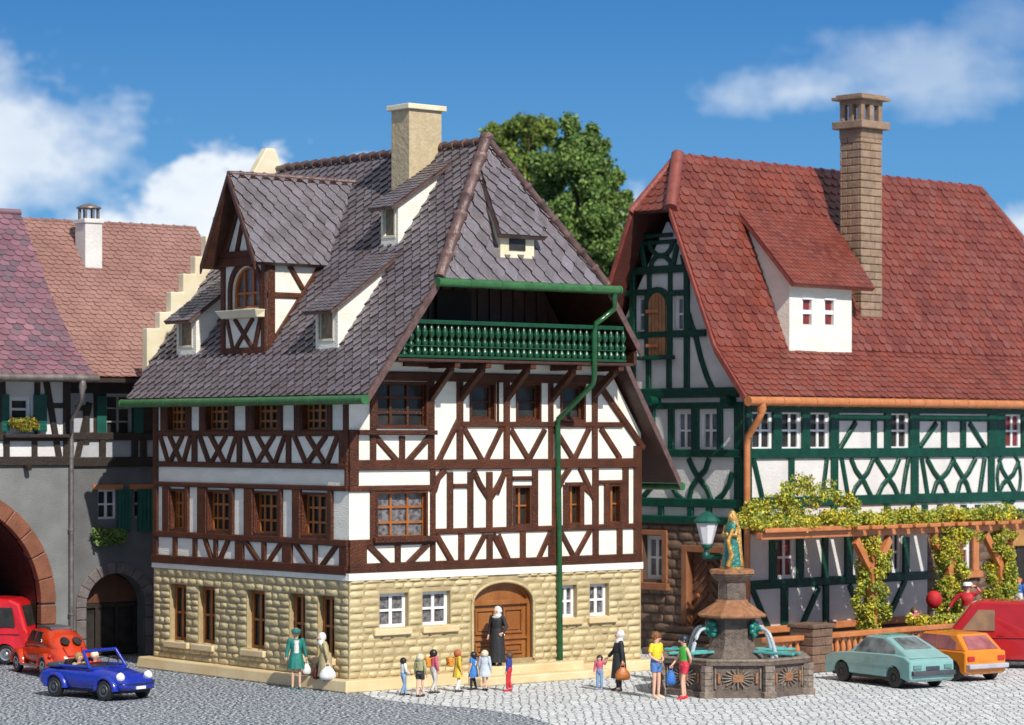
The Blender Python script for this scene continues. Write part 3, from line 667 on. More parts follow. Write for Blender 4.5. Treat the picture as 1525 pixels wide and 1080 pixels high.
k.fbox(DF, wr[0] + .05, wr[1] - .05, wr[3] - .1, wr[3] - .03, -.15, -.083); k.build('window_frame', M_wood, D)
k = MB(); k.fprism(DF, [(wr[0], wr[2])] + arc[::-1] + [(wr[1], wr[2])], -.2, -.17); k.build('window_pane', M_glassw, D)
k = MB(); k.prism([DF.P(wr[0] - .35, wr[2] - .30, .0), DF.P(wr[1] + .3, wr[2] - .30, 0), DF.P(wr[1] + .3, wr[2] - .06, 0), DF.P(wr[0] - .35, wr[2] - .06, 0)], [DF.P(wr[0] - .25, wr[2] - .30, .32), DF.P(wr[1] + .2, wr[2] - .30, .32), DF.P(wr[1] + .4, wr[2] - .06, .42), DF.P(wr[0] - .35, wr[2] - .06, .42)])
k.build('window_box', M_cream, D, bevel=.02)
fo = .02; e0, e1 = v0 - .25, v1 + .28; ez = zt - .08
near = [(fo, e0, ez), (fo, vm, zap), (zap and 4.68, vm, zap), (2.72, e0, ez)]; far = [(fo, e1, ez), (2.72, e1, ez), (4.68, vm, zap), (fo, vm, zap)]
k = MB(); slab(k, near, .12); slab(k, far, .12)
for e in (e0, e1): k.hexa([(fo - .06, e, ez - .2), (fo, e, ez - .2), (fo, vm, zap - .2), (fo - .06, vm, zap - .2), (fo - .06, e, ez + .05), (fo, e, ez + .05), (fo, vm, zap + .05), (fo - .06, vm, zap + .05)])
k.build('dormer_eave', M_brown2, D)
k = MB(); tiles(k, near, (1, 0, 0), .42, .29, 'diamond', .075); k.build('dormer_roof', [M_slate, M_edge], D, fix=False); k = MB(); tiles(k, far, (1, 0, 0), .42, .29, 'diamond', .075); k.build('dormer_roof', [M_slate, M_edge], D, fix=False)
k = MB(); ridgecaps(k, (fo - .02, vm, zap + .05), (4.75, vm, zap + .05), .10, .42); k.build('ridge_tiles', M_ridge, D, fix=False)

# =====================================================================
# GROUND
# =====================================================================
def gmat(name, kind):
    m = bpy.data.materials.new(name); m.use_nodes = True; t = m.node_tree; N, L = t.nodes, t.links; b = N['Principled BSDF']
    co = N.new('ShaderNodeTexCoord')
    def noise(s, d=4, v=None):
        n = N.new('ShaderNodeTexNoise'); n.inputs['Scale'].default_value = s; n.inputs['Detail'].default_value = d; L.new(v or co.outputs['Object'], n.inputs['Vector']); return n
    def ramp(fac, *st):
        r = N.new('ShaderNodeValToRGB'); L.new(fac, r.inputs[0]); e = r.color_ramp.elements
        while len(e) < len(st): e.new(.5)
        for q, (p, c) in zip(e, st): q.position = p; q.color = (*c, 1)
        return r.outputs[0]
    bp = N.new('ShaderNodeBump')
    if kind == 'asphalt':
        n = noise(11, 3); L.new(ramp(n.outputs['Fac'], (.43, (.025, .034, .048)), (.51, (.12, .145, .18)), (.60, (.60, .64, .70))), b.inputs['Base Color'])
        b.inputs['Roughness'].default_value = .75; L.new(n.outputs['Fac'], bp.inputs['Height']); bp.inputs['Strength'].default_value = .6; bp.inputs['Distance'].default_value = .03
    else:
        dn = noise(.8, 2); ad = N.new('ShaderNodeVectorMath'); ad.operation = 'MULTIPLY_ADD'; ad.inputs[1].default_value = (.35, .35, 0)
        L.new(dn.outputs['Color'], ad.inputs[0]); L.new(co.outputs['Object'], ad.inputs[2])
        v = N.new('ShaderNodeTexVoronoi'); v.feature = 'DISTANCE_TO_EDGE'; v.inputs['Scale'].default_value = 4.3; v.inputs['Randomness'].default_value = .42; L.new(ad.outputs[0], v.inputs['Vector'])
        vc = N.new('ShaderNodeTexVoronoi'); vc.inputs['Scale'].default_value = 4.3; vc.inputs['Randomness'].default_value = .42; L.new(ad.outputs[0], vc.inputs['Vector'])
        n = noise(9, 4); st = ramp(n.outputs['Fac'], (.3, (.52, .55, .58)), (.7, (.76, .78, .79)))
        hv = N.new('ShaderNodeHueSaturation'); L.new(st, hv.inputs['Color']); sp = N.new('ShaderNodeSeparateColor'); L.new(vc.outputs['Color'], sp.inputs[0])
        mr = N.new('ShaderNodeMapRange'); mr.inputs[3].default_value = .78; mr.inputs[4].default_value = 1.12; L.new(sp.outputs[0], mr.inputs[0]); L.new(mr.outputs[0], hv.inputs['Value'])
        j = N.new('ShaderNodeMapRange'); j.inputs[1].default_value = .035; j.inputs[2].default_value = .10; L.new(v.outputs['Distance'], j.inputs[0])
        mx = N.new('ShaderNodeMix'); mx.data_type = 'RGBA'; mx.inputs[6].default_value = (.09, .105, .135, 1); L.new(hv.outputs[0], mx.inputs[7]); L.new(j.outputs[0], mx.inputs[0]); L.new(mx.outputs[2], b.inputs['Base Color'])
        b.inputs['Roughness'].default_value = .7; L.new(j.outputs[0], bp.inputs['Height']); bp.inputs['Strength'].default_value = .5; bp.inputs['Distance'].default_value = .04
    L.new(bp.outputs[0], b.inputs['Normal']); return m
M_asph = gmat('asphalt_speckle', 'asphalt'); M_cob = gmat('cobblestone', 'cobble')
m = MB(); m.add([(-900, -40, -.004), (900, -40, -.004), (900, 1600, -.004), (-900, 1600, -.004)], [(0, 1, 2, 3)])
tag(m.build('ground', mat('earth', (.20, .19, .17), (.16, .15, .13), .9, .5)), kind='structure')
m = MB(); m.add([(-60, 30, 0), (60, 30, 0), (60, 130, 0), (-60, 130, 0)], [(0, 1, 2, 3)]); tag(m.build('road', M_asph), kind='structure')
cb = [G(530, 1029), G(560, 1041), G(640, 1050), G(720, 1056), G(790, 1068), G(840, 1085), Vector((1.2, 60, 0)), Vector((2, 50, 0)), Vector((50, 50, 0)), Vector((50, 120, 0)), Vector((-2, 120, 0)), Vector((-2, 78, 0))]
m = MB(); m.add([(p.x, p.y, .004) for p in cb], [tuple(range(len(cb)))]); tag(m.build('cobbled_square', M_cob), kind='structure')

def trees_box(): pass
# =====================================================================
# THE TWO OLD HOUSES ON THE LEFT
# =====================================================================
AS = Site(-14.083, 86.0, 36)
A = thing('gatehouse', 'grey plastered house with purple tile roof and large round sandstone arch', 'house', (*AS.o, 0), AS.a)
AF = Face(AS, 'y', 0); BF = Face(AS, 'y', 1.0)
ze2 = 9.15
# A: archway
acu, acz, arr = AF.px(-62, 880)[0], 1.9, 0
aedge = AF.px(78, 900)[0]; atop = AF.px(0, 722)[1]
ro = atop - 1.9; acu = aedge - ro * .98
def archring(F_, cu, cz, r0, r1, zb, d0, d1, mt, par, name, nseg=14):
    m = MB(); ang = [math.pi * t / nseg for t in range(nseg + 1)]
    for t in range(nseg):
        g = .004; a, b = ang[t] + g, ang[t + 1] - g
        sub = [a + (b - a) * k / 3 for k in range(4)]
        m.fprism(F_, [(cu + r1 * math.cos(q), cz + r1 * math.sin(q)) for q in sub] + [(cu + r0 * math.cos(q), cz + r0 * math.sin(q)) for q in reversed(sub)], d0, d1)
    zz = zb
    while zz < cz - .05:
        h = min(.62, cz - zz)
        for s_ in (-1, 1): a, b = sorted((cu + s_ * r0, cu + s_ * r1)); m.fbox(F_, a, b, zz + .01, zz + h - .012, d0, d1)
        zz += h
    return m.build(name, mt, par, bevel=.025)
def wall_arch(mb, F_, u0, u1, z0, z1, cu, cz, r, holes=(), rev=1.2):
    wall(mb, F_, u0, u1, z0, z1, [(cu - r, cu + r, z0, cz + r)] + list(holes), rev=.14)
    n = 20; arc = [(cu + r * math.cos(math.pi * t / n), cz + r * math.sin(math.pi * t / n)) for t in range(n + 1)]
    for a, b in zip(arc, arc[1:]):
        c = (cu + r if a[0] + b[0] > 2 * cu else cu - r, cz + r)
        mb.add([F_.P(*a), F_.P(*b), F_.P(b[0], cz + r), F_.P(a[0], cz + r)], [(0, 1, 2, 3)])
    path = [(cu + r, z0)] + arc + [(cu - r, z0)]
    for a, b in zip(path, path[1:]): mb.add([F_.P(*a), F_.P(*b), F_.P(*b, -rev), F_.P(*a, -rev)], [(0, 1, 2, 3)])
zA = 6.3
m = MB(); wall_arch(m, AF, -9, 0, 0, zA, acu, acz, ro - .46, rev=.2)
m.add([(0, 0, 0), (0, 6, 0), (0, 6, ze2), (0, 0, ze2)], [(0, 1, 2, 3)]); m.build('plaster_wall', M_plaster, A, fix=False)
archring(AF, acu, acz, ro - .5, ro + .02, 0, -.25, .08, M_archst, A, 'arch')
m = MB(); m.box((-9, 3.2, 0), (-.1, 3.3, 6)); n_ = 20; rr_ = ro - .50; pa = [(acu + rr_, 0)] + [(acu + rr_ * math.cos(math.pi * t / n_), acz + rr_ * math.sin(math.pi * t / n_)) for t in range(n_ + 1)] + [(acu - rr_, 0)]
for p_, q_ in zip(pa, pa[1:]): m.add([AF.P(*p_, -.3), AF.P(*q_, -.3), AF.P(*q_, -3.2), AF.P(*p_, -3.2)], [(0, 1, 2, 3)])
m.build('shaded_passage_lining', M_dkbeam, A, fix=False)  # lining coloured dark in place of the deep passage's own shade
W = AF.px(14, 591), AF.px(46, 628); wa = (W[0][0], W[1][0], W[1][1], W[0][1])
m = MB(); wall(m, AF, -9, 0, zA, ze2 + .3, [wa], rev=.2); m.build('upper_wall', M_plasterw, A, fix=False)
m = MB()
zz = lambda y: AF.px(50, y)[1]; uu = lambda x: AF.px(x, 640)[0]
for z, w in ((zz(652), .22), (zz(687), .30), (zz(562), .28)): m.beam(AF, [(-9, z), (0.02, z)], w, .09)
for x, y1, y2, w in ((9, 650, 686, .2), (51, 650, 686, .2), (3, 570, 650, .22), (55, 570, 650, .2), (99, 560, 690, .26)): m.beam(AF, [(uu(x), zz(y2)), (uu(x), zz(y1))], w, .07)
m.beam(AF, [(uu(68), zz(565)), (uu(88), zz(684))], .22, .06); m.beam(AF, [(uu(70), zz(604)), (uu(100), zz(604))], .16, .05)
m.build('timber_frame', M_dkbeam, A, fix=False)
wv = window(AF, wa, A, M_wframe, M_glass, 1, 2, .08, .12, .08)
for a, b in ((1, 12), (49, 68)):
    k = MB(); ua, ub = uu(a), uu(b); k.fbox(AF, ua, ub, zz(643), zz(588), .04, .10)
    for t in range(9): z = zz(643) + (zz(588) - zz(643)) * (t + .5) / 9; k.fbox(AF, ua + .05, ub - .05, z - .03, z + .03, .1, .12)
    k.build('shutter', M_shut, A)
k = MB(); k.fbox(AF, uu(2), uu(98), zz(652), zz(647), .05, .34); k.build('window_ledge', M_dkbeam, A, bevel=.02)
k = MB(); k.tube([AF.P(uu(38), zz(695), .03), AF.P(uu(38), zz(697), .3)], .09, 8); k.build('beam_end', M_dkbeam, A)
BS_e = [(-9.5, -.55, ze2), (1.55, -.55, ze2), (.55, 4.5, 14.55), (-9.5, 4.5, 14.55)]
m = MB(); slab(m, [(-9.5, -.55, ze2), (.8, -.55, ze2), (.8, 4.5, 14.5), (-9.5, 4.5, 14.5)], .12)
rA = m.build('roof', M_redtileA, A)
# swept lower roof in three courses so the verge curves outwards
def curved_roof(site_e0, pts_v, u_left, pts_u, mt, par, tw, th, shape='round', name='roof_tiles', left=None):
    m = MB()
    for i in range(len(pts_v) - 1):
        (v0, z0), (v1, z1) = pts_v[i], pts_v[i + 1]
        l0, l1 = (u_left, u_left) if left is None else (left[i], left[i + 1])
        tiles(m, [(l0, v0, z0), (pts_u[i], v0, z0), (pts_u[i + 1], v1, z1), (l1, v1, z1)], (1, 0, 0), tw, th, shape, .045)
    return m.build(name, mt, par, fix=False)
pv = [(-1.35, 9.1), (-.1, 10.0), (1.5, 11.6), (4.5, 14.62)]
# the common verge follows the photograph: 140,555 -> 95,480 -> 62,400 -> 30,320
def roofpt(x, y, i):
    v, z = pv[i]; return AS.plane(x, y, (0, 1, 0), v)[0]
pu = [AS.plane(142, 555, (0, 1, 0), pv[0][0])[0], AS.plane(112, 515, (0, 1, 0), pv[1][0])[0], AS.plane(78, 443, (0, 1, 0), pv[2][0])[0], AS.plane(30, 320, (0, 1, 0), pv[3][0])[0]]
m_u = MB()
for i in range(3): m_u.add([(-9.5, pv[i][0], pv[i][1] - .06), (pu[i], pv[i][0], pv[i][1] - .06), (pu[i + 1], pv[i + 1][0], pv[i + 1][1] - .06), (-9.5, pv[i + 1][0], pv[i + 1][1] - .06)], [(0, 1, 2, 3)])
bpy.data.objects.remove(rA); rA = m_u.build('roof', M_dkbeam, A, fix=False)
curved_roof(0, pv, -9.5, pu, [M_redtileA, M_redge], rA, .36, .26)
m = MB(); m.tube([(-9.5, 4.5, 14.66), (pu[3], 4.5, 14.66)], .12, 8); m.add([(-9.5, 4.5, 14.6), (pu[3], 4.5, 14.6), (1, 9.6, 9.2), (-9.5, 9.6, 9.2)], [(0, 1, 2, 3)]); m.build('ridge_tiles', M_redtileA, rA)
gutter([(-9.6, -1.47, 9.03), (pu[0] + .0, -1.47, 9.03)], M_pipe, A, .12, 12)
gu = AF.px(123, 560, 1.47)[0]
m = MB(); dpx = AF.px(106, 640, .1)[0]
m.tube([(gu, -1.47, 8.95), (gu, -1.47, 8.75), (gu - .02, -1.45, 8.5)], [.1, .13, .07], 8); m.tube([(gu, -1.45, 8.55), (gu, -1.43, 8.35), (dpx, -.12, 7.75), (dpx, -.12, 7.4), (dpx, -.12, .1)], .075, 8)
for z in (1.5, 4.2, 6.5): m.tube([(dpx, -.12, z), (dpx, -.12, z + .08)], .1, 8)
m.build('downpipe', M_pipe, A)
# B: the house behind with the small arch
B = thing('town_house', 'house with pinkish brown tile roof and white chimney, over a dark round-arched shop entrance', 'house', (*AS.o, 0), AS.a)
bu = lambda x: BF.px(x, 800)[0]; bz = lambda y: BF.px(170, y)[1]
c0, c1 = bu(127), bu(217); bcu = (c0 + c1) / 2; br = (c1 - c0) / 2; btop = bz(853); bcz = btop - br
Wb = (bu(146), bu(174), bz(773), bz(729)); Wb2 = (bu(200), bu(222), bz(773), bz(729)); Wu = (bu(158), bu(196), bz(648), bz(588))
m = MB(); wall_arch(m, BF, 0.0, 7.2, 0, 6.35, bcu, bcz, br, [Wb, Wb2], rev=.6); m.add([(7.2, 1, 0), (7.2, 8, 0), (7.2, 8, 9.2), (7.2, 1, 9.2)], [(0, 1, 2, 3)]); m.build('plaster_wall', mat('shaded_grey_plaster', (.15, .15, .155), (.105, .105, .11), .85, 1, .6, 30), B, fix=False)  # grey plaster darkened, the shade of this front put into its colour
archring(BF, bcu, bcz, br - .02, br + .34, 0, -.2, .06, mat('grey_arch_stone', (.17, .145, .14), (.12, .10, .10), .6, 3, .4, 14, island=.1), B, 'arch', 12)
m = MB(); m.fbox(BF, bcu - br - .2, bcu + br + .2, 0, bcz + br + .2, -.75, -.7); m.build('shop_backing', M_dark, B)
m = MB()
for t in (-.98, -.36, .3, .9): m.fbox(BF, bcu + t * br - .06, bcu + t * br + .06, .1, bcz, -.68, -.55)
m.fbox(BF, bcu - br, bcu + br, bcz - .06, bcz + .08, -.68, -.56); m.fbox(BF, bcu - br, bcu + br, .05, .3, -.68, -.52); m.build('shop_front', M_dkbeam, B)
m = MB(); m.fprism(BF, [(bcu + br * .97 * math.cos(math.pi * t / 12), bcz + .1 + (br - .05) * .9 * math.sin(math.pi * t / 12)) for t in range(13)], -.66, -.6); m.build('fanlight', mat('brown_panel', (.13, .05, .03), (.10, .04, .02), .5, 3), B)
m = MB(); m.fbox(BF, bcu - br, bcu + br, .3, bcz - .06, -.66, -.64); m.build('shop_glass', M_glass, B)
m = MB(); wall(m, BF, 0, 7.2, 6.35, 9.2, [Wu], rev=.2); m.build('upper_wall', mat('shaded_white_plaster', (.42, .43, .46), (.34, .35, .38), .7, 1.2, .4, 12), B, fix=False)  # white plaster toned down, shade on the upper wall is in the colour
m = MB()
for z, w in ((bz(650), .26), (bz(688), .32), (bz(575), .5)): m.beam(BF, [(0, z), (7.2, z)], w, .09)
for x in (152, 200, 213): m.beam(BF, [(bu(x), bz(686)), (bu(x), bz(650))], .24, .06)
m.beam(BF, [(bu(128), bz(605)), (bu(128), bz(660))], .22, .06); m.beam(BF, [(bu(133), bz(600)), (bu(114), bz(684))], .22, .065); m.beam(BF, [(bu(112), bz(608)), (bu(134), bz(608))], .18, .06)
m.build('timber_frame', M_dkbeam, B, fix=False)
m = MB(); m.fbox(BF, bu(139), bu(158), bz(652), bz(575), -.01, .03); m.build('eave_shade_panel', M_dkbeam, B); m = MB(); m.fbox(BF, bu(196), bu(260), bz(652), bz(575), -.01, .03); m.build('eave_shade_panel', M_dkbeam, B)  # added dark panels that stand in for the shade under the eave
for a, b in ((143, 157), (198, 212)): m = MB(); m.fbox(BF, bu(a), bu(b), bz(650), bz(590), .02, .09); m.build('shutter', M_shut, B, bevel=.01)
window(BF, Wu, B, mat('grey_frame', (.3, .3, .3), (.25, .25, .25), .5, 3), M_glass, 2, 3, .08, .07, .05)
for w_ in (Wb, Wb2):
    o = window(BF, w_, B, M_wframe, M_glass, 2, 2, .12, .07, .06)
    k = MB(); k.fbox(BF, w_[0] - .2, w_[1] + .2, w_[3], w_[3] + .16, -.05, .06); k.build('lintel', M_terra, o)
for a, b in ((173, 192), (203, 226)):
    k = MB(); k.fbox(BF, bu(a), bu(b), bz(792), bz(729), .05, .14)
    for t in range(4): q = bu(a) + (bu(b) - bu(a)) * (t + .5) / 4; k.fbox(BF, q - .04, q + .04, bz(790), bz(731), .14, .17)
    k.build('shutter', M_shut, B, bevel=.01)
pvb = [(-.2, 9.1), (.95, 10.0), (2.4, 11.6), (5.2, 14.5)]
lb = [AS.plane(128, 560, (0, 1, 0), .42)[0] - .3, pu[1] - .1, pu[2] - .1, pu[3] - .1]; lb[0] = pu[0] - .5
rb_ = [7.9, 7.8, 7.7, 7.45]
m = MB()
for i in range(3): m.add([(lb[i], pvb[i][0], pvb[i][1] - .07), (rb_[i], pvb[i][0], pvb[i][1] - .07), (rb_[i + 1], pvb[i + 1][0], pvb[i + 1][1] - .07), (lb[i + 1], pvb[i + 1][0], pvb[i + 1][1] - .07)], [(0, 1, 2, 3)])
m.add([(lb[3], 5.2, 14.45), (7.45, 5.2, 14.45), (7.8, 10, 9.2), (0, 10, 9.2)], [(0, 1, 2, 3)])
rB = m.build('roof', M_dkbeam, B, fix=False); curved_roof(0, pvb, 0, rb_, [M_redtileB, M_redge], rB, .29, .20, left=lb)
m = MB(); ridgecaps(m, (7.45, 5.2, 14.5), (lb[3], 5.2, 14.5), .10, .4); m.build('ridge_tiles', M_redtileB, rB, fix=False)
m = MB(); m.box((lb[0], -.3, 8.92), (7.9, -.15, 9.06)); m.build('eaves_board', M_dkbeam, B, bevel=.02)
cu_ = AS.plane(137, 350, (0, 1, 0), 4.0)
cw = (AS.plane(120, 360, (0, 1, 0), 3.9)[0], AS.plane(150, 360, (0, 1, 0), 3.9)[0])
zt_ = AS.plane(137, 327, (0, 1, 0), 3.9)[2]
m = MB(); m.box((cw[0], 3.55, 11), (cw[1] - .12, 4.3, zt_ - .15)); c_ = m.build('chimney', M_plasterw, B, bevel=.02)
m = MB(); m.box((cw[0] - .05, 3.5, zt_ - .15), (cw[1] - .07, 4.35, zt_)); m.build('chimney_rim', M_plasterw, c_, bevel=.02)
m = MB(); cx_, r_ = (cw[0] + cw[1] - .12) / 2, .33
for t in range(8): a = t * math.pi / 4; m.tube([(cx_ + r_ * math.cos(a), 3.92 + r_ * math.sin(a), zt_), (cx_ + r_ * math.cos(a), 3.92 + r_ * math.sin(a), zt_ + .36)], .045, 6)
m.lathe([(.42, zt_ + .36), (.42, zt_ + .40), (.2, zt_ + .5), (.02, zt_ + .54)], (cx_, 3.92, 0), 12); m.build('chimney_cowl', M_pipe, c_)

# =====================================================================
# THE GREEN-TIMBERED HOUSE ON THE RIGHT
# =====================================================================
RS = Site(7.666, 88.0, 44)
RFc, RG = Face(RS, 'y', 0), Face(RS, 'x', 0)
ra = lambda x, y: (1100 + x / 3, 560 + y / 3)
rc = lambda x, y: (920 + x / 4.91, 400 + y / 4.91)
rd = lambda x, y: (940 + x / 5.4, 600 + y / 5.4)
re = lambda x, y: (920 + x / 5.686, 230 + y / 5.686)
rf = lambda x, y: (1100 + x / 4.155, 740 + y / 4.155)
rg = lambda x, y: (1300 + x / 4.5, 740 + y / 4.5)
Q = thing('green_timbered_house', 'large house with green timber beams, red tile roof and tall brown brick chimney', 'house', (*RS.o, 0), RS.a)
RU, RV = 18.3, 7.0
wins_u = [rect(RFc, ra, a, 147, b, 333) for a, b in ((55, 150), (188, 277), (314, 402), (674, 759), (1188, 1262))]
z0_, z1_ = wins_u[1][2], wins_u[1][3] - .05; wins_u = [(a, b, z0_, z1_) for a, b, _, _ in wins_u]
wins_g = [rect(RFc, rf, 232, 262, 352, 505), rect(RFc, rg, 108, 300, 192, 520), rect(RFc, rg, 572, 300, 662, 518)]
zg0, zg1 = wins_g[0][2], 3.9; wins_g = [(a, b, zg0, zg1) for a, b, _, _ in wins_g]
gw = [rect(RG, rd, 353, 55, 492, 382), rect(RG, rd, 553, 55, 695, 382), rect(RG, rd, 60, 60, 148, 385)]
gw = [(a, b, z0_, z1_) for a, b, _, _ in gw]
gw2 = [rect(RG, rc, 132, 205, 202, 472), rect(RG, rc, 412, 200, 482, 465)]
shut = rect(RG, rc, 228, 155, 366, 632)
VB = [(-.7, 8.5), (.6, 10.12), (2.6, 14.72)]
stu = RFc.px(1381, 860)[0]
m = MB(); wall(m, RFc, 0, RU, 4.3, 8.9, wins_u, rev=.18)
ggp = [(0, 4.3), (RV, 4.3), (RV, 8.9), (RV - .75, 10.0), (RV - 2.75, 14.5), (2.75, 14.5), (.75, 10.0), (0, 8.9)]
wall(m, RG, 0, RV, 4.3, 14.5, gw + gw2, conv=None, rev=.18) if False else None
def wall_gable(m):
    hs = gw + gw2
    wall(m, RG, 0, RV, 4.3, 8.9, gw, rev=.18)
    wall(m, RG, .1, RV - .1, 8.9, 14.6, gw2, conv=[(.1, 8.9), (RV - .1, 8.9), (RV - .8, 10.05), (RV - 2.7, 14.4), (2.7, 14.4), (.8, 10.05)], rev=.18)
wall_gable(m)
wall(m, RFc, 0.0, stu, .9, 4.3, wins_g[:2], rev=.18)
m.add([(RU, 0, 0), (RU, RV, 0), (RU, RV, 8.9), (RU, 3.5, 16), (RU, 0, 8.9)], [(0, 1, 2, 3, 4)]); m.add([(0, RV, 0), (RU, RV, 0), (RU, RV, 8.9), (0, RV, 8.9)], [(0, 1, 2, 3)])
m.build('plaster_wall', M_plasterw, Q, fix=False)
m = MB(); m.box((.5, .5, .2), (RU - .3, RV - .3, 8.8)); m.build('dark_interior', M_dark, Q)
# ground floor stone: gable end and far right
SGf = Face(RS, 'x', .0); doorq = (1.05, 2.55, .9, 3.35)
swin = rect(RG, lambda x, y: (900 + x / 3, 560 + y / 3), 175, 712, 262, 912); swin = (swin[0] - .0, min(swin[1], 5.9), swin[2], swin[3])
sb = MB(); wall(sb, RG, .25, RV, 0, 4.3, [doorq, swin], rev=.3); wall(sb, RFc, stu, RU, 0, 4.3, [wins_g[2]], rev=.2); wall(sb, RFc, 0, stu, 0, .9)
sq = sb.build('stone_wall', M_brickg, Q, fix=False)
sb = MB(); stones(sb, RG, .25, RV, .05, 4.25, [doorq, swin], (.27, .34), (.45, .8), .05); sb.build('stone_block', M_brick, sq, fix=False); sb = MB(); stones(sb, RFc, stu, RU, .9, 4.2, [wins_g[2]], (.27, .34), (.45, .8), .05); sb.build('stone_block', M_brick, sq, fix=False)
# green timbers, long side
m = MB()
bm_ = lambda F_, f, pts, w, d=.07: m.beam(F_, [F_.px(*f(*p)) for p in pts], w, d)
def H_(F_, y, u0, u1, w, d=.08): z = F_.px(1115, y)[1]; m.beam(F_, [(u0, z), (u1, z)], w, d)
H_(RFc, 676, -.05, RU, .34, .10); H_(RFc, 749, -.05, RU, .34, .10); H_(RFc, 777, -.05, RU, .26, .12); H_(RFc, 606, -.05, RU, .34)
def V_(F_, f, x1, x2, y1, y2, d=.07):
    a, b = F_.px(*f(x1, (y1 + y2) / 2)), F_.px(*f(x2, (y1 + y2) / 2)); u = (a[0] + b[0]) / 2
    m.beam(F_, [(u, F_.px(*f(x1, y2))[1]), (u, F_.px(*f(x1, y1))[1])], abs(b[0] - a[0]), d)
V_(RFc, ra, 28, 52, 110, 660, .09)
for x1, x2, y1, y2 in ((150, 187, 130, 345), (278, 314, 130, 345), (403, 443, 130, 345), (648, 675, 130, 345), (759, 802, 130, 345), (1110, 1150, 130, 345), (1150, 1188, 130, 345), (1262, 1290, 130, 345), (221, 246, 360, 560), (410, 441, 360, 560), (767, 800, 360, 560), (1112, 1140, 360, 560),
                       (590, 613, 200, 345), (903, 926, 200, 345), (988, 1011, 200, 345),
                       (110, 130, 575, 640), (262, 285, 575, 640), (410, 436, 575, 640), (648, 672, 575, 640), (768, 790, 575, 640), (816, 842, 575, 640), (886, 908, 575, 640), (990, 1014, 575, 640), (1054, 1076, 575, 640), (1106, 1130, 575, 640), (1185, 1206, 575, 640)): V_(RFc, ra, x1, x2, y1, y2)
z = RFc.px(*ra(540, 188))[1]; m.beam(RFc, [(RFc.px(*ra(443, 188))[0], z), (RFc.px(*ra(648, 188))[0], z)], .2, .06); m.beam(RFc, [(RFc.px(*ra(800, 190))[0], z), (RFc.px(*ra(1112, 190))[0], z)], .2, .06)
for pts in (((520, 208), (446, 330)), ((880, 212), (806, 320)), ((1028, 212), (1104, 330)), ((62, 370), (78, 440), (105, 560)), ((392, 370), (384, 440), (368, 560)), ((458, 370), (470, 440), (490, 560)),
            ((500, 370), (520, 420), (560, 475), (600, 560)), ((600, 370), (575, 430), (520, 500), (500, 550)), ((612, 370), (650, 430), (690, 490), (722, 560)), ((715, 370), (690, 430), (640, 490), (608, 560)), ((756, 370), (742, 440), (725, 560)),
            ((815, 370), (828, 450), (845, 560)), ((838, 370), (870, 430), (910, 480), (945, 560)), ((960, 370), (930, 430), (880, 480), (855, 560)), ((950, 370), (985, 430), (1015, 480), (1040, 560)), ((1055, 370), (1025, 430), (985, 480), (965, 560)), ((1095, 370), (1085, 440), (1068, 560)),
            ((1160, 370), (1175, 420), (1205, 470), (1245, 545)), ((1250, 380), (1225, 440), (1180, 480), (1150, 545))): bm_(RFc, ra, pts, .19)
q = RFc.px(*ra(1205, 455)); m.beam(RFc, [(q[0] + .72 * math.cos(t * math.pi / 8), q[1] + .95 * math.sin(t * math.pi / 8)) for t in range(17)], .14)
# ground floor timbers
def Hz(u0, u1, z, w, d=.07): m.beam(RFc, [(u0, z), (u1, z)], w, d)
zr = RFc.px(*rf(300, 535))[1]; Hz(0, stu, zr, .30); Hz(0, stu, 4.15, .3)
for x1, x2, y1, y2 in ((186, 232, 222, 530), (353, 398, 222, 530), (512, 548, 222, 530), (652, 700, 222, 530), (258, 300, 550, 830), (518, 552, 550, 830)): V_(RFc, rf, x1, x2, y1, y2)
for x1, x2, y1, y2 in ((195, 236, 270, 530), (88, 110, 270, 530)): V_(RFc, rg, x1, x2, y1, y2)
for pts in (((75, 560), (110, 640), (185, 820)), ((492, 560), (440, 680), (385, 800)), ((682, 545), (720, 640), (765, 760))): bm_(RFc, rf, pts, .24)
bm_(RFc, rg, ((212, 560), (150, 700), (88, 830)), .24)
m.build('timber_frame', M_teal, Q, fix=False)
k1, k2 = RFc.px(1512, 850)[0], 17.9
m = MB(); m.fbox(RFc, k1, k2, .95, 3.2, .02, .07); m.build('barn_door', M_dark, Q)
m = MB(); m.fbox(RFc, k1 - .3, k2 + .2, 3.2, 4.15, .02, .16); m.build('door_lintel', mat('ochre_board', (.42, .22, .06), (.34, .17, .05), .6, 3, .5, 14), Q, bevel=.02)
m = MB(); m.fbox(RFc, -.1, stu, .72, .95, -.1, .16); m.build('base_ledge', M_terra, Q, bevel=.03)
# gable timbers
m = MB()
def Hg(f, y, x1, x2, w, d=.08): z = RG.px(*f((x1 + x2) / 2, y))[1]; m.beam(RG, [(RG.px(*f(x1, y))[0], z), (RG.px(*f(x2, y))[0], z)], w, d)
Hg(rd, 405, -150, 905, .26, .14); Hg(rd, 802, -150, 905, .30, .10); Hg(rd, 938, -150, 905, .26, .14); Hg(rd, 25, -150, 905, .22); Hg(rc, 912, -120, 890, .34, .12); Hg(rc, 482, 0, 650, .24); Hg(rc, 178, 60, 215, .2); Hg(rc, 178, 380, 530, .2)
Hg(re, 978, 80, 600, .26); Hg(re, 690, 190, 470, .14, .12); Hg(re, 745, 190, 500, .14)
for x1, x2, y1, y2 in ((832, 905, 10, 960), (300, 352, 20, 400), (488, 552, 20, 400), (695, 742, 20, 400), (148, 196, 20, 400), (222, 266, 820, 930), (458, 506, 820, 930), (608, 652, 820, 930)): V_(RG, rd, x1, x2, y1, y2)
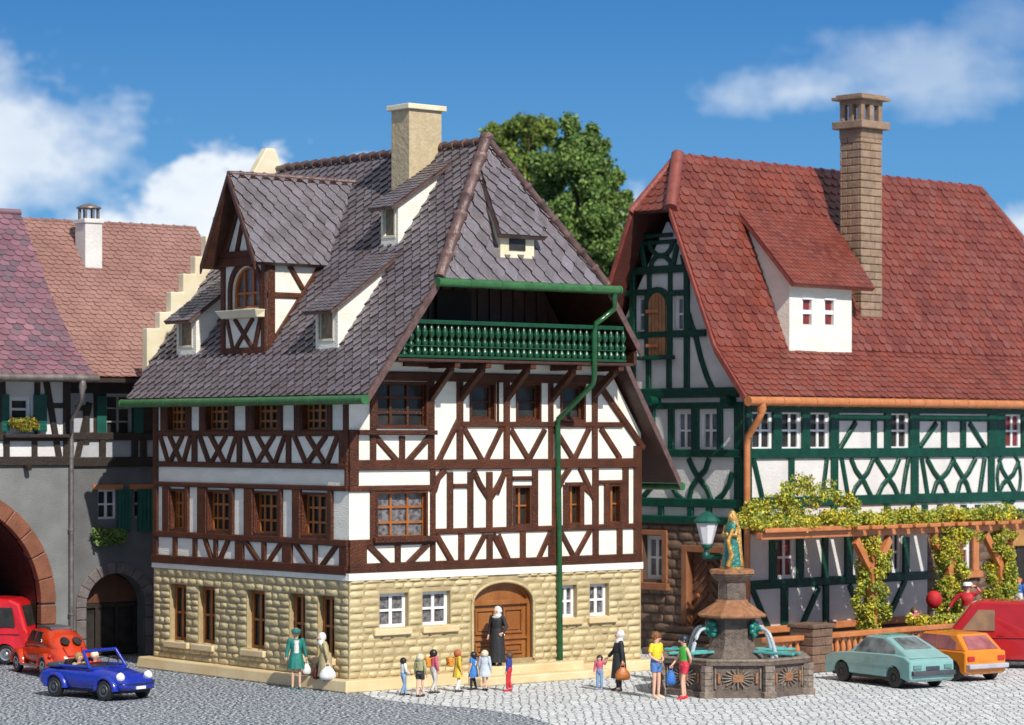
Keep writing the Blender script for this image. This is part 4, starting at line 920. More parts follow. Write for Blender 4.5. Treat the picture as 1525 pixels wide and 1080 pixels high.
for x1, x2, y1, y2 in ((93, 133, 30, 905), (203, 229, 170, 650), (368, 402, 170, 650), (486, 529, 30, 905), (218, 249, 20, 170), (372, 402, 20, 170), (210, 246, 660, 900), (360, 396, 660, 900)): V_(RG, rc, x1, x2, y1, y2)
for f, pts, w in ((rc, ((520, 330), (545, 420), (570, 480), (610, 650), (655, 790), (705, 900)), .2), (rc, ((95, 360), (80, 420), (55, 470)), .2),
                  (re, ((270, 735), (285, 800), (330, 850), (372, 858)), .17), (re, ((470, 735), (455, 800), (415, 850), (372, 858)), .17), (re, ((285, 965), (295, 905), (330, 868), (372, 858), (412, 868), (450, 905), (460, 965)), .17),
                  (re, ((205, 770), (222, 870), (240, 970)), .19), (re, ((512, 760), (492, 850), (470, 960)), .19), (re, ((178, 830), (145, 900), (128, 990)), .17), (re, ((545, 850), (560, 930), (575, 990)), .15),
                  (rd, ((465, 450), (490, 510), (540, 600), (610, 690), (645, 780)), .2), (rd, ((630, 450), (600, 540), (540, 605), (490, 680), (468, 780)), .2), (rd, ((815, 560), (790, 660), (740, 740), (690, 780)), .19), (rd, ((300, 600), (330, 670), (370, 740), (430, 790)), .19), (rd, ((200, 640), (150, 700), (80, 780)), .19)):
    bm_(RG, f, pts, w)
cu2, cz2, rr2 = (shut[0] + shut[1]) / 2, shut[3] - .55, (shut[1] - shut[0]) / 2
m.beam(RG, [(cu2 + (rr2 + .1) * math.cos(t * math.pi / 10), cz2 + (rr2 + .1) * math.sin(t * math.pi / 10)) for t in range(11)], .2, .1)
m.build('timber_frame', M_teal, Q, fix=False)
m = MB(); m.fbox(RG, shut[0] - .35, shut[1] + .35, shut[2] - .16, shut[2] - .02, .02, .25); m.build('shutter_ledge', M_teal, Q, bevel=.02)
for f, (x, y) in ((rc, (290, 970)), (rc, (840, 965)), (rc, (30, 970))):
    c_ = RG.px(*f(x, y)); k = MB(); k.tube([RG.P(c_[0], c_[1], 0), RG.P(c_[0], c_[1], .45)], .17, 10, False); k.build('beam_end', M_teal, Q)
m = MB(); pts = [(shut[0] + .04, shut[2]), (shut[1] - .04, shut[2]), (shut[1] - .04, cz2)] + [(cu2 + (rr2 - .04) * math.cos(t * math.pi / 8), cz2 + rr2 * math.sin(t * math.pi / 8)) for t in range(1, 8)] + [(shut[0] + .04, cz2)]
for t in range(5):
    a = shut[0] + .04 + (shut[1] - shut[0] - .08) * t / 5; b = a + (shut[1] - shut[0] - .08) / 5
    pl = clip_convex([(a + .01, shut[2]), (b - .01, shut[2]), (b - .01, shut[3] + .2), (a + .01, shut[3] + .2)], pts)
    m.fprism(RG, pl, .02, .09)
sh = m.build('arched_shutter', M_brick if False else mat('shutter_wood', (.42, .20, .09), (.33, .145, .06), .45, 4, .5, 20), Q, bevel=.008)
for z in (shut[2] + .32, shut[3] - .75): k = MB(); k.fbox(RG, cu2 - rr2 * .3, cu2 + rr2 * 1.02, z - .06, z + .06, .09, .17); k.build('hinge_bar', M_terra, sh, bevel=.02)
for w_ in wins_u[:3]: window(RFc, w_, Q, M_wframe, M_glass, 2, 2, .05, .12, .07)
window(RFc, wins_u[3], Q, M_wframe, M_glass, 2, 2, .05, .12, .07)
window(RFc, wins_u[4], Q, M_wframe, M_glassr, 2, 2, .05, .12, .07)
window(RFc, wins_g[0], Q, M_wframe, M_glassr, 2, 2, .08, .13, .08); window(RFc, wins_g[1], Q, M_wframe, M_glass, 2, 2, .08, .13, .08)
o = window(RFc, wins_g[2], Q, M_wframe, M_glassr, 1, 2, .12, .14, .08)
k = MB(); a, b, c, d_ = wins_g[2]; k.fbox(RFc, a - .3, a - .02, c - .1, d_ + .3, -.05, .08); k.fbox(RFc, b + .02, b + .35, c - .1, d_ + .3, -.05, .08); k.fbox(RFc, a - .02, b + .02, d_ + .02, d_ + .3, -.05, .078); k.fbox(RFc, a - .4, b + .45, c - .32, c - .1, -.05, .2); k.build('window_surround', M_terra, o, bevel=.02)
for w_ in gw: window(RG, w_, Q, M_wframe, M_glassw, 2, 2, .10, .12, .07)
for w_ in gw2: window(RG, w_, Q, M_wframe, M_glassw, 1, 2, .10, .12, .07)
o = window(RG, swin, Q, M_wframe, M_glassw, 2, 2, .2, .14, .08)
k = MB(); a, b, c, d_ = swin; k.fbox(RG, a - .25, a - .02, c - .1, d_ + .2, -.2, .1); k.fbox(RG, b + .02, b + .3, c - .1, d_ + .2, -.2, .1); k.fbox(RG, a - .02, b + .02, d_ + .02, d_ + .2, -.2, .098); k.fbox(RG, a - .35, b + .4, c - .34, c - .1, -.2, .2); k.build('window_surround', mat('dull_terracotta', (.30, .125, .06), (.24, .095, .045), .5, 3, .3, 14), o, bevel=.02)
m = MB(); m.fbox(RG, doorq[0], doorq[1], doorq[2], doorq[3], -.28, -.22); mdw = mat('old_door_wood', (.17, .075, .045), (.12, .052, .03), .5, 4, .6, 16)
dq = m.build('plank_door', mdw, Q); k = MB(); mid = (doorq[0] + doorq[1]) / 2
for s_ in (-1, 1):
    for t in range(7):
        z = doorq[2] + .1 + t * .33; k.beam(RG, [(mid + s_ * .06, z + .35 if z + .35 < doorq[3] else doorq[3]), (mid + s_ * .66, max(z - .25, doorq[2]))], .1, -.17, -.23, .02)
k.build('door_slats', mdw, dq, fix=False)
k = MB(); a, b, c, d_ = doorq; k.fbox(RG, a - .25, a, c, d_ + .22, -.28, .12); k.fbox(RG, b, b + .25, c, d_ + .22, -.28, .12); k.fbox(RG, a, b, d_, d_ + .22, -.28, .118); k.build('door_frame', mat('dull_terracotta', (.3, .12, .06)), dq, bevel=.02)
k = MB(); k.ball(RG.P(mid + .45, 1.9, -.12), .07, 8, 6); k.build('door_knob', M_terra, dq)
for i in range(4):
    k = MB(); k.box((-.35 - (4 - i) * .32, doorq[0] - .5 - .05 * (4 - i), i * .22), (-.02, doorq[1] + .45 + .05 * (4 - i), (i + 1) * .22)); k.build('door_step', M_brick, Q, bevel=.05)
# roof
RZ2 = 16.62; UE = 19.0
def rsl(u0a, u1a, p0, p1, u0b, u1b): return [(u0a, p0[0], p0[1]), (u1a, p0[0], p0[1]), (u1b, p1[0], p1[1]), (u0b, p1[0], p1[1])]
ug = -.82
F1 = [(ug, -.7, 8.5), (UE, -.7, 8.5), (UE, .6, 10.12), (ug, .6, 10.12)]
F2 = [(ug, .6, 10.12), (UE, .6, 10.12), (UE, 2.6, 14.72), (17.55, 3.5, RZ2), (.5, 3.5, RZ2), (ug, 2.6, 14.72)]
B1 = [(u, 7 - v, z) for u, v, z in F1]; B2 = [(u, 7 - v, z) for u, v, z in F2]
HP = [(ug, 2.6, 14.72), (ug, 4.4, 14.72), (.5, 3.5, RZ2)]; HP2 = [(UE, 2.6, 14.72), (UE, 4.4, 14.72), (17.55, 3.5, RZ2)]
m = MB()
for p in (F1, F2, B1, B2, HP, HP2): slab(m, p, .12)
rR = m.build('roof', mat('red_brown_board', (.10, .03, .025), (.07, .022, .018), .5, 3, .4, 14), Q)
m = MB(); tiles(m, F1, (1, 0, 0), .385, .23, 'round', .06); tiles(m, F2, (1, 0, 0), .385, .31, 'round', .07); m.build('roof_tiles', [M_redtile, M_redge], rR, fix=False)
m = MB(); tiles(m, HP, (0, 1, 0), .34, .30, 'round', .05); m.build('roof_tiles', [M_redtile, M_redge], rR, fix=False); m = MB(); tiles(m, HP2, (0, 1, 0), .34, .30, 'round', .05); m.build('roof_tiles', [M_redtile, M_redge], rR, fix=False)
m = MB(); ridgecaps(m, (17.55, 3.5, RZ2 + .04), (.5, 3.5, RZ2 + .04), .13, .62); m.tube([(.5, 3.5, RZ2 + .1), (ug - .03, 2.58, 14.76)], .22, 10); m.tube([(.5, 3.5, RZ2 + .06), (ug - .02, 4.42, 14.74)], .14, 8); m.tube([(17.55, 3.5, RZ2), (UE, 2.58, 14.74)], .12, 8); m.build('ridge_tiles', M_redridge, rR)
m = MB()
def vg(pts, u, w=.10, h=.22):
    for a, b in zip(pts, pts[1:]):
        m.hexa([(u - w, a[0], a[1] - h), (u - w, b[0], b[1] - h), (u + .02, b[0], b[1] - h), (u + .02, a[0], a[1] - h), (u - w, a[0], a[1] + .05), (u - w, b[0], b[1] + .05), (u + .02, b[0], b[1] + .05), (u + .02, a[0], a[1] + .05)])
vg([(-.72, 8.47), (.6, 10.12), (2.6, 14.72)], ug); m.build('verge_tiles', M_redridge, Q); m = MB(); vg([(7.72, 8.47), (6.4, 10.12), (4.4, 14.72)], ug); m.build('verge_tiles', M_redridge, Q)
gutter([(ug - .1, -.88, 8.34), (UE, -.88, 8.34)], M_terra, Q, .15, 24)
m = MB(); m.tube([(ug + .55, -.88, 8.28), (ug + .55, -.88, 8.1), (ug + .55, -.85, 7.9)], [.13, .16, .1], 10); m.tube([(ug + .55, -.86, 7.95), (ug + .5, -.8, 7.75), (-.14, -.18, 7.2), (-.16, -.16, 6.9), (-.16, -.16, .3)], .11, 10); m.build('downpipe', M_terra, Q)
# dormer with two little windows
fz0, fz1 = 10.2, 12.5; DFc = Face(RS, 'y', .5); ks = (14.72 - 10.12) / 2.0
dw = [rpx(DFc, 1080 + a / 2.16, 120 + c / 2.16, 1080 + b / 2.16, 120 + d / 2.16) for a, b, c, d in ((250, 276, 704, 785), (321, 347, 706, 786))]
m = MB(); wall(m, DFc, 2.75, 6.05, fz0 - .25, fz1, dw, rev=.1)
for u in (2.75, 6.05): m.add([(u, .5, fz0 - .3), (u, .5, fz1), (u, 2.45, 14.4), (u, 2.45, 14.0)], [(0, 1, 2, 3)])
D = m.build('dormer', M_white, Q, fix=False)
for w_ in dw:
    k = MB(); k.fbox(DFc, w_[0], w_[1], (w_[2] + w_[3]) / 2 - .07, (w_[2] + w_[3]) / 2 + .07, -.06, -.01); k.fbox(DFc, w_[0] - .06, w_[1] + .1, w_[3], w_[3] + .06, -.02, .05); k.fbox(DFc, w_[1], w_[1] + .05, w_[2], w_[3], -.02, .03); k.build('window_frame', M_wframe, D)
    k = MB(); k.fbox(DFc, w_[0], w_[1], w_[2], w_[3], -.11, -.08); k.build('window_pane', M_glassr, D)
P = [(2.45, .05, 12.28), (6.75, .05, 12.28), (7.55, 2.6, 14.85), (2.55, 2.6, 14.85)]
k = MB(); slab(k, P, .14); k.build('dormer_eave', M_redridge, D, bevel=.02)
k = MB(); tiles(k, P, (1, 0, 0), .24, .2, 'round', .03); k.build('dormer_roof', [M_redtile, M_redge], D, fix=False)
# brick chimney
cu0, cu1, cv0, cv1 = 7.28, 8.45, 1.06, 2.02; m = MB(); m.box((cu0 + .04, cv0 + .04, 11.0), (cu1 - .04, cv1 - .04, 17.9))
CH = m.build('chimney', M_brickg, Q); k = MB(); z = 11.1; i = 0
Mcb = mat('chimney_brick', (.32, .22, .15), (.235, .155, .105), .55, 4, .5, 14, island=.12)
while z < 17.6:
    for j in range(2):
        sp = .46 if (i + j) % 2 else .66
        for a, b in ((cu0, cu0 + (cu1 - cu0) * sp - .012), (cu0 + (cu1 - cu0) * sp + .012, cu1)): k.box((a, cv0 if j == 0 else cv1 - .1, z + .01), (b, cv0 + .1 if j == 0 else cv1, z + .25))
        for a, b in ((cv0 + .1, cv0 + (cv1 - cv0) * sp - .012), (cv0 + (cv1 - cv0) * sp + .012, cv1 - .1)): k.box((cu0 if j == 0 else cu1 - .1, a, z + .01), (cu0 + .1 if j == 0 else cu1, b, z + .25))
    z += .265; i += 1
k.build('brick', Mcb, CH, bevel=.025)
k = MB(); k.box((cu0 - .02, cv0 - .02, 17.62), (cu1 + .02, cv1 + .02, 17.95)); k.box((cu0 - .2, cv0 - .2, 17.95), (cu1 + .2, cv1 + .2, 18.22)); k.build('chimney_collar', Mcb, CH, bevel=.03)
k = MB()
for a in (cu0, (cu0 + cu1) / 2 - .1, cu1 - .2):
    for b in (cv0, (cv0 + cv1) / 2 - .1, cv1 - .2):
        if a == (cu0 + cu1) / 2 - .1 and b == (cv0 + cv1) / 2 - .1: continue
        k.box((a, b, 18.22), (a + .2, b + .2, 18.95))
k.box((cu0 - .01, cv0 - .01, 18.8), (cu1 + .01, cv1 + .01, 18.96)); k.build('chimney_lantern', Mcb, CH, bevel=.01)
k = MB(); k.box((cu0 - .21, cv0 - .21, 18.96), (cu1 + .21, cv1 + .21, 19.08)); k.box((cu0 - .1, cv0 - .1, 19.08), (cu1 + .1, cv1 + .1, 19.16)); k.build('chimney_cap', Mcb, CH, bevel=.02)

# =====================================================================
# TERRACE, PERGOLA, LAMP
# =====================================================================
def leafmass(mb, blobs, n, size, rnd=random):
    """many small leaf faces gathered in clumps; blobs = (x,y,z,r)"""
    tot = sum(b[3] ** 2 for b in blobs)
    for (x, y, z, r) in blobs:
        for _ in range(int(n * r * r / tot)):
            d = Vector((rnd.gauss(0, 1), rnd.gauss(0, 1), rnd.gauss(0, 1))).normalized() * r * (rnd.uniform(.55, 1.0) if rnd.random() < .85 else rnd.uniform(.9, 1.25))
            c = Vector((x, y, z)) + d; s_ = size * rnd.uniform(.6, 1.3)
            a = Vector((rnd.gauss(0, 1), rnd.gauss(0, 1), rnd.gauss(0, 1))).normalized(); b = a.cross(Vector((rnd.gauss(0, 1), rnd.gauss(0, 1), rnd.gauss(0, 1)))).normalized()
            mb.add([c - a * s_, c + b * s_ * .6, c + a * s_, c - b * s_ * .6], [(0, 1, 2, 3)])
def leafmat(name, c1, c2, c3):
    m = mat(name, c1, c2, .6, 1.2, 0, island=.35, c3=c3, spec=.3)
    return m
M_vine = leafmat('yellow_vine_leaf', (.62, .50, .035), (.30, .34, .05), (.14, .22, .045))
M_treeL = leafmat('green_leaf', (.125, .215, .05), (.07, .145, .035), (.19, .26, .06))
M_treeL2 = leafmat('olive_leaf', (.15, .215, .04), (.09, .155, .032), (.21, .25, .05))
def toW(site, p):
    return Vector((site.o[0] + p[0] * site.c - p[1] * site.s, site.o[1] + p[0] * site.s + p[1] * site.c, p[2]))
rq = (*RS.o, 0)
T = thing('terrace', 'low paved terrace platform in front of the green-timbered house', 'terrace', rq, RS.a)
m = MB(); m.box((-3.2, -4.7, 0), (18, -.02, .34)); m.build('terrace_floor', M_brick, T, bevel=.03)
m = MB(); m.box((11.0, -2.9, .34), (18, -.05, .95)); m.build('raised_landing', M_brick, T, bevel=.03)
# balustrade
BL = thing('balustrade', 'low terracotta balustrade with brown stone pier, behind the parked blue-green car', 'balustrade', rq, RS.a)
vq = -5.0
def pier(u, v, h, w=.95):
    m = MB(); m.box((u - w / 2 + .03, v - w / 2 + .03, 0), (u + w / 2 - .03, v + w / 2 - .03, h - .1)); p = m.build('pier', M_brickg, BL); k = MB(); z = 0; i = 0
    while z < h - .15:
        hh = .27; o = .12 if i % 2 else -.1
        for a, b in ((-w / 2, o), (o, w / 2)): k.box((u + a + .008, v - w / 2, z + .008), (u + b - .008, v + w / 2, z + hh - .008))
        z += hh; i += 1
    k.build('pier_stone', M_brick, p, bevel=.03)
    k = MB(); k.box((u - w / 2 - .05, v - w / 2 - .05, z), (u + w / 2 + .05, v + w / 2 + .05, z + .13)); k.build('pier_cap', M_brick, p, bevel=.03)
pier(-2.75, vq, 1.4)
def rail(u0, u1, v):
    m = MB(); m.box((u0, v - .16, .98), (u1, v + .16, 1.14)); m.box((u0, v - .13, .0), (u1, v + .13, .42)); r = m.build('rail', M_terra, BL, bevel=.03)
    n = int((u1 - u0) / .29); first = None
    for k in range(n):
        u = u0 + (k + .5) * (u1 - u0) / n
        if first is None: q = MB(); q.lathe([(.09, 0), (.09, .05), (.05, .1), (.10, .22), (.08, .36), (.045, .46), (.08, .52), (.08, .56)], (0, 0, 0), 8); first = q.build('baluster', M_terra, r); o = first
        else: o = first.copy(); COL.objects.link(o); o.parent = r
        o.location = (u, v, .42)
rail(-2.25, 8.0, vq); rail(-4.9, -3.25, vq)
# pergola
PG = thing('pergola', 'terracotta pergola with slatted top and braced posts along the green-timbered house', 'pergola', rq, RS.a)
vp = -3.2
m = MB(); m.box((-3.1, vp - .12, 3.98), (11.1, vp + .12, 4.2)); m.build('front_beam', M_terra, PG, bevel=.03)
m = MB(); m.box((.1, -.3, 3.98), (11.1, -.1, 4.2)); m.build('wall_beam', M_terra, PG, bevel=.03)
u = -2.1
m = MB(); m.prism([(-3.15, vp - .3, 4.2), (1.1, vp - .3, 4.2), (1.1, -.1, 4.2), (0, -.1, 4.2)], [(-3.15, vp - .3, 4.34), (1.1, vp - .3, 4.34), (1.1, -.1, 4.34), (0, -.1, 4.34)]); m.build('solid_shelf', M_terra, PG, bevel=.03); u = 1.25
while u < 11.1:
    m = MB(); m.box((u, vp - .42, 4.2), (u + .58, -.1, 4.33)); m.build('slat', M_terra, PG, bevel=.03); u += .76
POSTS = [(2.5, vp), (6.6, vp), (9.5, vp)]
for pu_, pv_ in POSTS:
    m = MB(); m.box((pu_ - .13, pv_ - .13, .34), (pu_ + .13, pv_ + .13, 3.97)); p = m.build('post', M_terra, PG, bevel=.03)
    for s_ in (-1, 1):
        k = MB(); k.prism([(pu_ + s_ * .1, pv_ - .1, 2.7), (pu_ + s_ * .1, pv_ + .1, 2.7), (pu_ + s_ * .1, pv_ + .1, 3.05), (pu_ + s_ * .1, pv_ - .1, 3.05)], [(pu_ + s_ * .95, pv_ - .1, 3.75), (pu_ + s_ * .95, pv_ + .1, 3.75), (pu_ + s_ * .8, pv_ + .1, 3.97), (pu_ + s_ * .8, pv_ - .1, 3.97)]); k.build('brace', M_terra, p)
rv = random.Random(5)
for i, (pu_, pv_) in enumerate(POSTS):
    bl = []
    for k in range(80):
        z = .3 + 3.7 * k / 80; w = (.40, .58, .46)[i]
        if i == 0: w *= 1.1 - .25 * math.sin(z * 2.2)
        bl.append((pu_ + rv.uniform(-w, w), pv_ + rv.uniform(-.3, .3), z, rv.uniform(.14, .26)))
    if i == 0: bl += [(pu_ + .7 + rv.uniform(-.2, .2), pv_, rv.uniform(2.9, 3.4), .16) for _ in range(5)]
    if i == 2: bl = [b for b in bl if b[2] > .9]
    m = MB(); leafmass(m, bl, 9500, .055, rv)
    V = m.build('climbing_vine', M_vine, None, fix=False); V.location = rq; V.rotation_euler = (0, 0, RS.a)
    tag(V, ['yellow flowering vine climbing the left pergola post', 'thick green and yellow vine climbing the middle pergola post', 'green leafy vine hanging down the right pergola post'][i], 'vine', 'vines on the pergola')
bl = [(rv.uniform(-2.8, 10.9), vp + rv.uniform(-.3, .9), 4.38 + rv.uniform(0, .12), rv.uniform(.12, .24)) for _ in range(210)]
bl += [(rv.uniform(.6, 10.8), vp + rv.uniform(-.2, .5), 4.5 + rv.uniform(0, .2), rv.uniform(.15, .26)) for _ in range(60)]
bl += [(rv.uniform(5.5, 8.2), vp - .3, rv.uniform(3.5, 4.2), .17) for _ in range(12)]
m = MB(); leafmass(m, bl, 19000, .055, rv); V = m.build('creeper', M_vine, None, fix=False); V.location = rq; V.rotation_euler = (0, 0, RS.a)
tag(V, 'long yellow-green creeper spread over the top of the pergola', 'vine')
bl = []
for _ in range(80):
    u = rv.uniform(-2.6, 2.6); t = max(0, 1 - ((u - .6) / 3.2) ** 2) ; bl.append((u + .2, vp + 1.2 + rv.uniform(-.5, .6), 4.4 + rv.uniform(.05, 1) * 1.45 * t, rv.uniform(.14, .26)))
m = MB(); leafmass(m, bl, 6500, .055, rv); V = m.build('rose_bush', M_vine, None, fix=False); V.location = rq; V.rotation_euler = (0, 0, RS.a)
tag(V, 'loose yellow flowering bush rising above the left end of the pergola', 'bush')
bl = [(rv.uniform(2.6, 6.6), vq + rv.uniform(-.05, .5), 1.2 + rv.uniform(-.03, .12), rv.uniform(.1, .18)) for _ in range(60)]
m = MB(); leafmass(m, bl, 3800, .055, rv); V = m.build('trailing_plant', M_vine, None, fix=False); V.location = rq; V.rotation_euler = (0, 0, RS.a)
tag(V, 'low yellow-green plants trailing over the terracotta balustrade rail', 'plant')
# flower box on the gatehouse window
bl = [(AF.px(x, 635)[0], -.28, AF.px(30, 637)[1] + rv.uniform(-.05, .22), .13) for x in range(13, 48, 2)]
m = MB(); leafmass(m, bl, 2200, .05, rv); V = m.build('window_flowers', leafmat('box_leaf', (.12, .25, .03), (.30, .28, .03), (.35, .10, .03)), None, fix=False); V.location = (*AS.o, 0); V.rotation_euler = (0, 0, AS.a)
tag(V, 'green and orange flowers on the window ledge of the gatehouse', 'flowers')
bl = [(bu(x), .75, bz(798) + rv.uniform(-.15, .1), .2) for x in range(140, 178, 4)]
m = MB(); leafmass(m, bl, 1500, .06, rv); V = m.build('window_flowers', M_treeL, None, fix=False); V.location = (*AS.o, 0); V.rotation_euler = (0, 0, AS.a)
tag(V, 'dark green plants under the small shuttered window beside the drainpipe', 'flowers')
# little sign with green cloth at far right
# wall lamp
LM = thing('wall_lamp', 'green wall lamp with white glass shade, on a bracket left of the statue', 'lamp', rq, RS.a)
lp = RG.px(1053, 840, 1.5); lu = -1.45; lz = 3.0
pt = RS.plane(1053, 825, (1, 0, 0), -1.45); lv, lz = pt[1], pt[2]
m = MB(); m.tube([(-.02, .12, lz - .15), (-.5, lv, lz - .12), (lu, lv, lz - .1), (lu - .05, lv, lz + .05), (lu, lv, lz + .3)], .085, 8); m.ball((lu - .05, lv, lz - .05), .14); m.build('bracket_arm', M_shut, LM)
m = MB(); m.lathe([(.14, lz + .28), (.18, lz + .35), (.36, lz + 1.0), (.34, lz + 1.02)], (lu, lv, 0), 8, False); m.build('lamp_glass', mat('milk_glass', (.74, .76, .82), (.66, .68, .76), .2, 2), LM)
m = MB(); m.lathe([(.42, lz + 1.0), (.44, lz + 1.07), (.30, lz + 1.22), (.16, lz + 1.32), (.04, lz + 1.38)], (lu, lv, 0), 8, False); m.build('lamp_roof', M_shut, LM)
m = MB(); m.lathe([(.13, lz + .18), (.18, lz + .22), (.16, lz + .32)], (lu, lv, 0), 8); m.build('lamp_base', M_shut, LM)

# =====================================================================
# FOUNTAIN
# =====================================================================
FC = Vector(((1090 - CX) / F * 76.1, 76.1, 0)); FT = thing('fountain', 'octagonal dark stone fountain with relief panels and a tall central column', 'fountain', FC, R(0))
M_fst = mat('fountain_stone', (.15, .112, .09), (.09, .066, .054), .6, 6, .7, 18)
M_fdry = mat('fountain_edge', (.27, .22, .18), (.16, .12, .09), .6, 6, .7, 22)
M_fter = mat('fountain_terracotta', (.36, .16, .07), (.22, .10, .05), .55, 6, .7, 22)
M_bronze = mat('green_bronze', (.02, .24, .19), (.012, .13, .105), .35, 4, .3, 16)
M_gold = mat('gold_paint', (.60, .36, .09), (.30, .16, .05), .35, 9, .5, 30, metal=.4)
oc = lambda r, z, rot=math.pi / 8: [(r * math.cos(rot + k * math.pi / 4), r * math.sin(rot + k * math.pi / 4), z) for k in range(8)]
Rb = 2.28
m = MB(); m.loft([oc(Rb - .05, 0), oc(Rb - .05, .16), oc(Rb - .12, .2), oc(Rb - .12, .86), oc(Rb, .9), oc(Rb, 1.03), oc(Rb - .32, 1.03), oc(Rb - .34, .6)], False); bas = m.build('basin', M_fst, FT)
m = MB(); m.loft([oc(Rb + .02, 1.0), oc(Rb + .02, 1.06), oc(Rb - .34, 1.06), oc(Rb - .34, 1.0)], False, closed=True, caps=False); m.build('basin_rim', M_fdry, FT, bevel=.02)
for k in range(8):
    a = math.pi / 8 + k * math.pi / 4; x, y = (Rb - .06) * math.cos(a), (Rb - .06) * math.sin(a)
    m = MB(); rr = .17
    for i in range(4): z0 = .18 + i * .18; m.lathe([(rr, z0), (rr, z0 + .165)], (x, y, 0), 6, False, rot=a)
    m.lathe([(.22, 0), (.22, .17), (.18, .18)], (x, y, 0), 6, False, rot=a); m.build('corner_pillar', M_fdry, FT, bevel=.015)
class Ring:   # facade helper for one basin side
    def __init__(s, k): s.a = k * math.pi / 4; s.n = Vector((math.cos(s.a), math.sin(s.a), 0)); s.t = Vector((-math.sin(s.a), math.cos(s.a), 0)); s.r = (Rb - .12) * math.cos(math.pi / 8)
    def P(s, u, z, d=0): p = s.n * (s.r + d) + s.t * u; return (p.x, p.y, z)
for k in range(8):
    g_ = Ring(k); m = MB()
    for t in range(16):
        a = 2 * math.pi * t / 16; ru_, rz_ = .44, .27
        m.beam(g_, [(.15 * math.cos(a), .54 + .1 * math.sin(a)), (ru_ * math.cos(a), .54 + rz_ * math.sin(a))], .035, .05, 0, .01)
    m.beam(g_, [(-.62, .26), (-.62, .82)], .05, .045, 0, .01); m.beam(g_, [(.62, .26), (.62, .82)], .05, .045, 0, .01); m.build('relief', M_fdry, FT, fix=False)
    m = MB(); m.fbox(g_, -.15, .15, .43, .65, 0, .10); m.build('relief_block', M_fter, FT, bevel=.02)
    for s_ in (-1, 1): m = MB(); m.fbox(g_, s_ * .52 - .04, s_ * .52 + .04, .4, .68, 0, .07); m.build('relief_block', M_fter, FT, bevel=.015)
M_wat = mat('water', (.10, .22, .24), (.20, .32, .34), .06, 3, .4, 6, spec=1)
m = MB(); m.add(oc(Rb - .33, .86), [tuple(range(8))]); w_ = m.build('water', M_wat, FT, fix=False)
m = MB(); m.loft([oc(.95, .6), oc(.95, 1.0), oc(.85, 1.12), oc(.70, 1.25), oc(.62, 1.5), oc(.62, 2.0), oc(.72, 2.08), oc(.72, 2.15)], False); m.build('pedestal', M_fst, FT)
m = MB(); m.loft([oc(1.0, 2.12), oc(1.02, 2.18), oc(.50, 2.52), oc(.46, 2.6)], False); m.build('pedestal_roof', M_fter, FT, bevel=.015)
sq4 = lambda r, z: [(r * math.cos(math.pi / 4 + k * math.pi / 2), r * math.sin(math.pi / 4 + k * math.pi / 2), z) for k in range(4)]
m = MB(); m.loft([oc(.42, 2.55), oc(.40, 3.1), oc(.46, 3.14)], False); m.build('column', M_fst, FT)
m = MB(); m.loft([oc(.46, 3.12), oc(.62, 3.28), oc(.62, 3.34)], False); m.build('capital', M_fst, FT); m = MB(); m.loft([oc(.66, 3.33), oc(.66, 3.44), oc(.5, 3.46)], False); m.build('capital_slab', M_fter, FT, bevel=.015)
for a, lab in ((-150, 1), (-30, 1), (30, 1), (150, 1)):
    ar = R(a); dx, dy = math.cos(ar), math.sin(ar); m = MB(); c0_ = Vector((dx * .66, dy * .66, 1.78))
    m.ball(c0_, .15)
    for k in range(7): q = 2 * math.pi * k / 7; t_ = Vector((-dy, dx, 0)); m.ball(c0_ + t_ * .17 * math.cos(q) + Vector((0, 0, .17 * math.sin(q))) + Vector((dx, dy, 0)) * .04, .085, 8, 5)
    m.tube([c0_, c0_ + Vector((dx * .26, dy * .26, -.0))], .07, 8); m.build('spout', M_bronze, FT)
    m = MB(); pts = []
    for k in range(10): t_ = k / 9; pts.append((dx * (.9 + .50 * t_ ** .8), dy * (.9 + .50 * t_ ** .8), 1.80 + .02 * t_ - .96 * t_ ** 2.2))
    m.tube(pts, [.045 + .015 * k / 9 for k in range(10)], 8); m.build('water_jet', mat('clear_water', (.75, .82, .88), (.6, .68, .75), .08, 6, .4, 12, trans=.45), FT)
    for s_ in (-.16, .16):
        m = MB(); t_ = Vector((-dy, dx, 0)); p0 = Vector((dx * .75, dy * .75, 1.12)) + t_ * s_; p1 = Vector((dx * 2.0, dy * 2.0, 1.10)) + t_ * s_ * 1.4; n_ = t_ * .07; up_ = Vector((0, 0, .07)); m.hexa([p0 - n_, p0 + n_, p1 + n_, p1 - n_, p0 - n_ + up_, p0 + n_ + up_, p1 + n_ + up_, p1 - n_ + up_]); m.build('jug_rest', mat('pale_bronze', (.12, .42, .40), (.07, .30, .29), .35, 4, .2, 16), FT, bevel=.015)
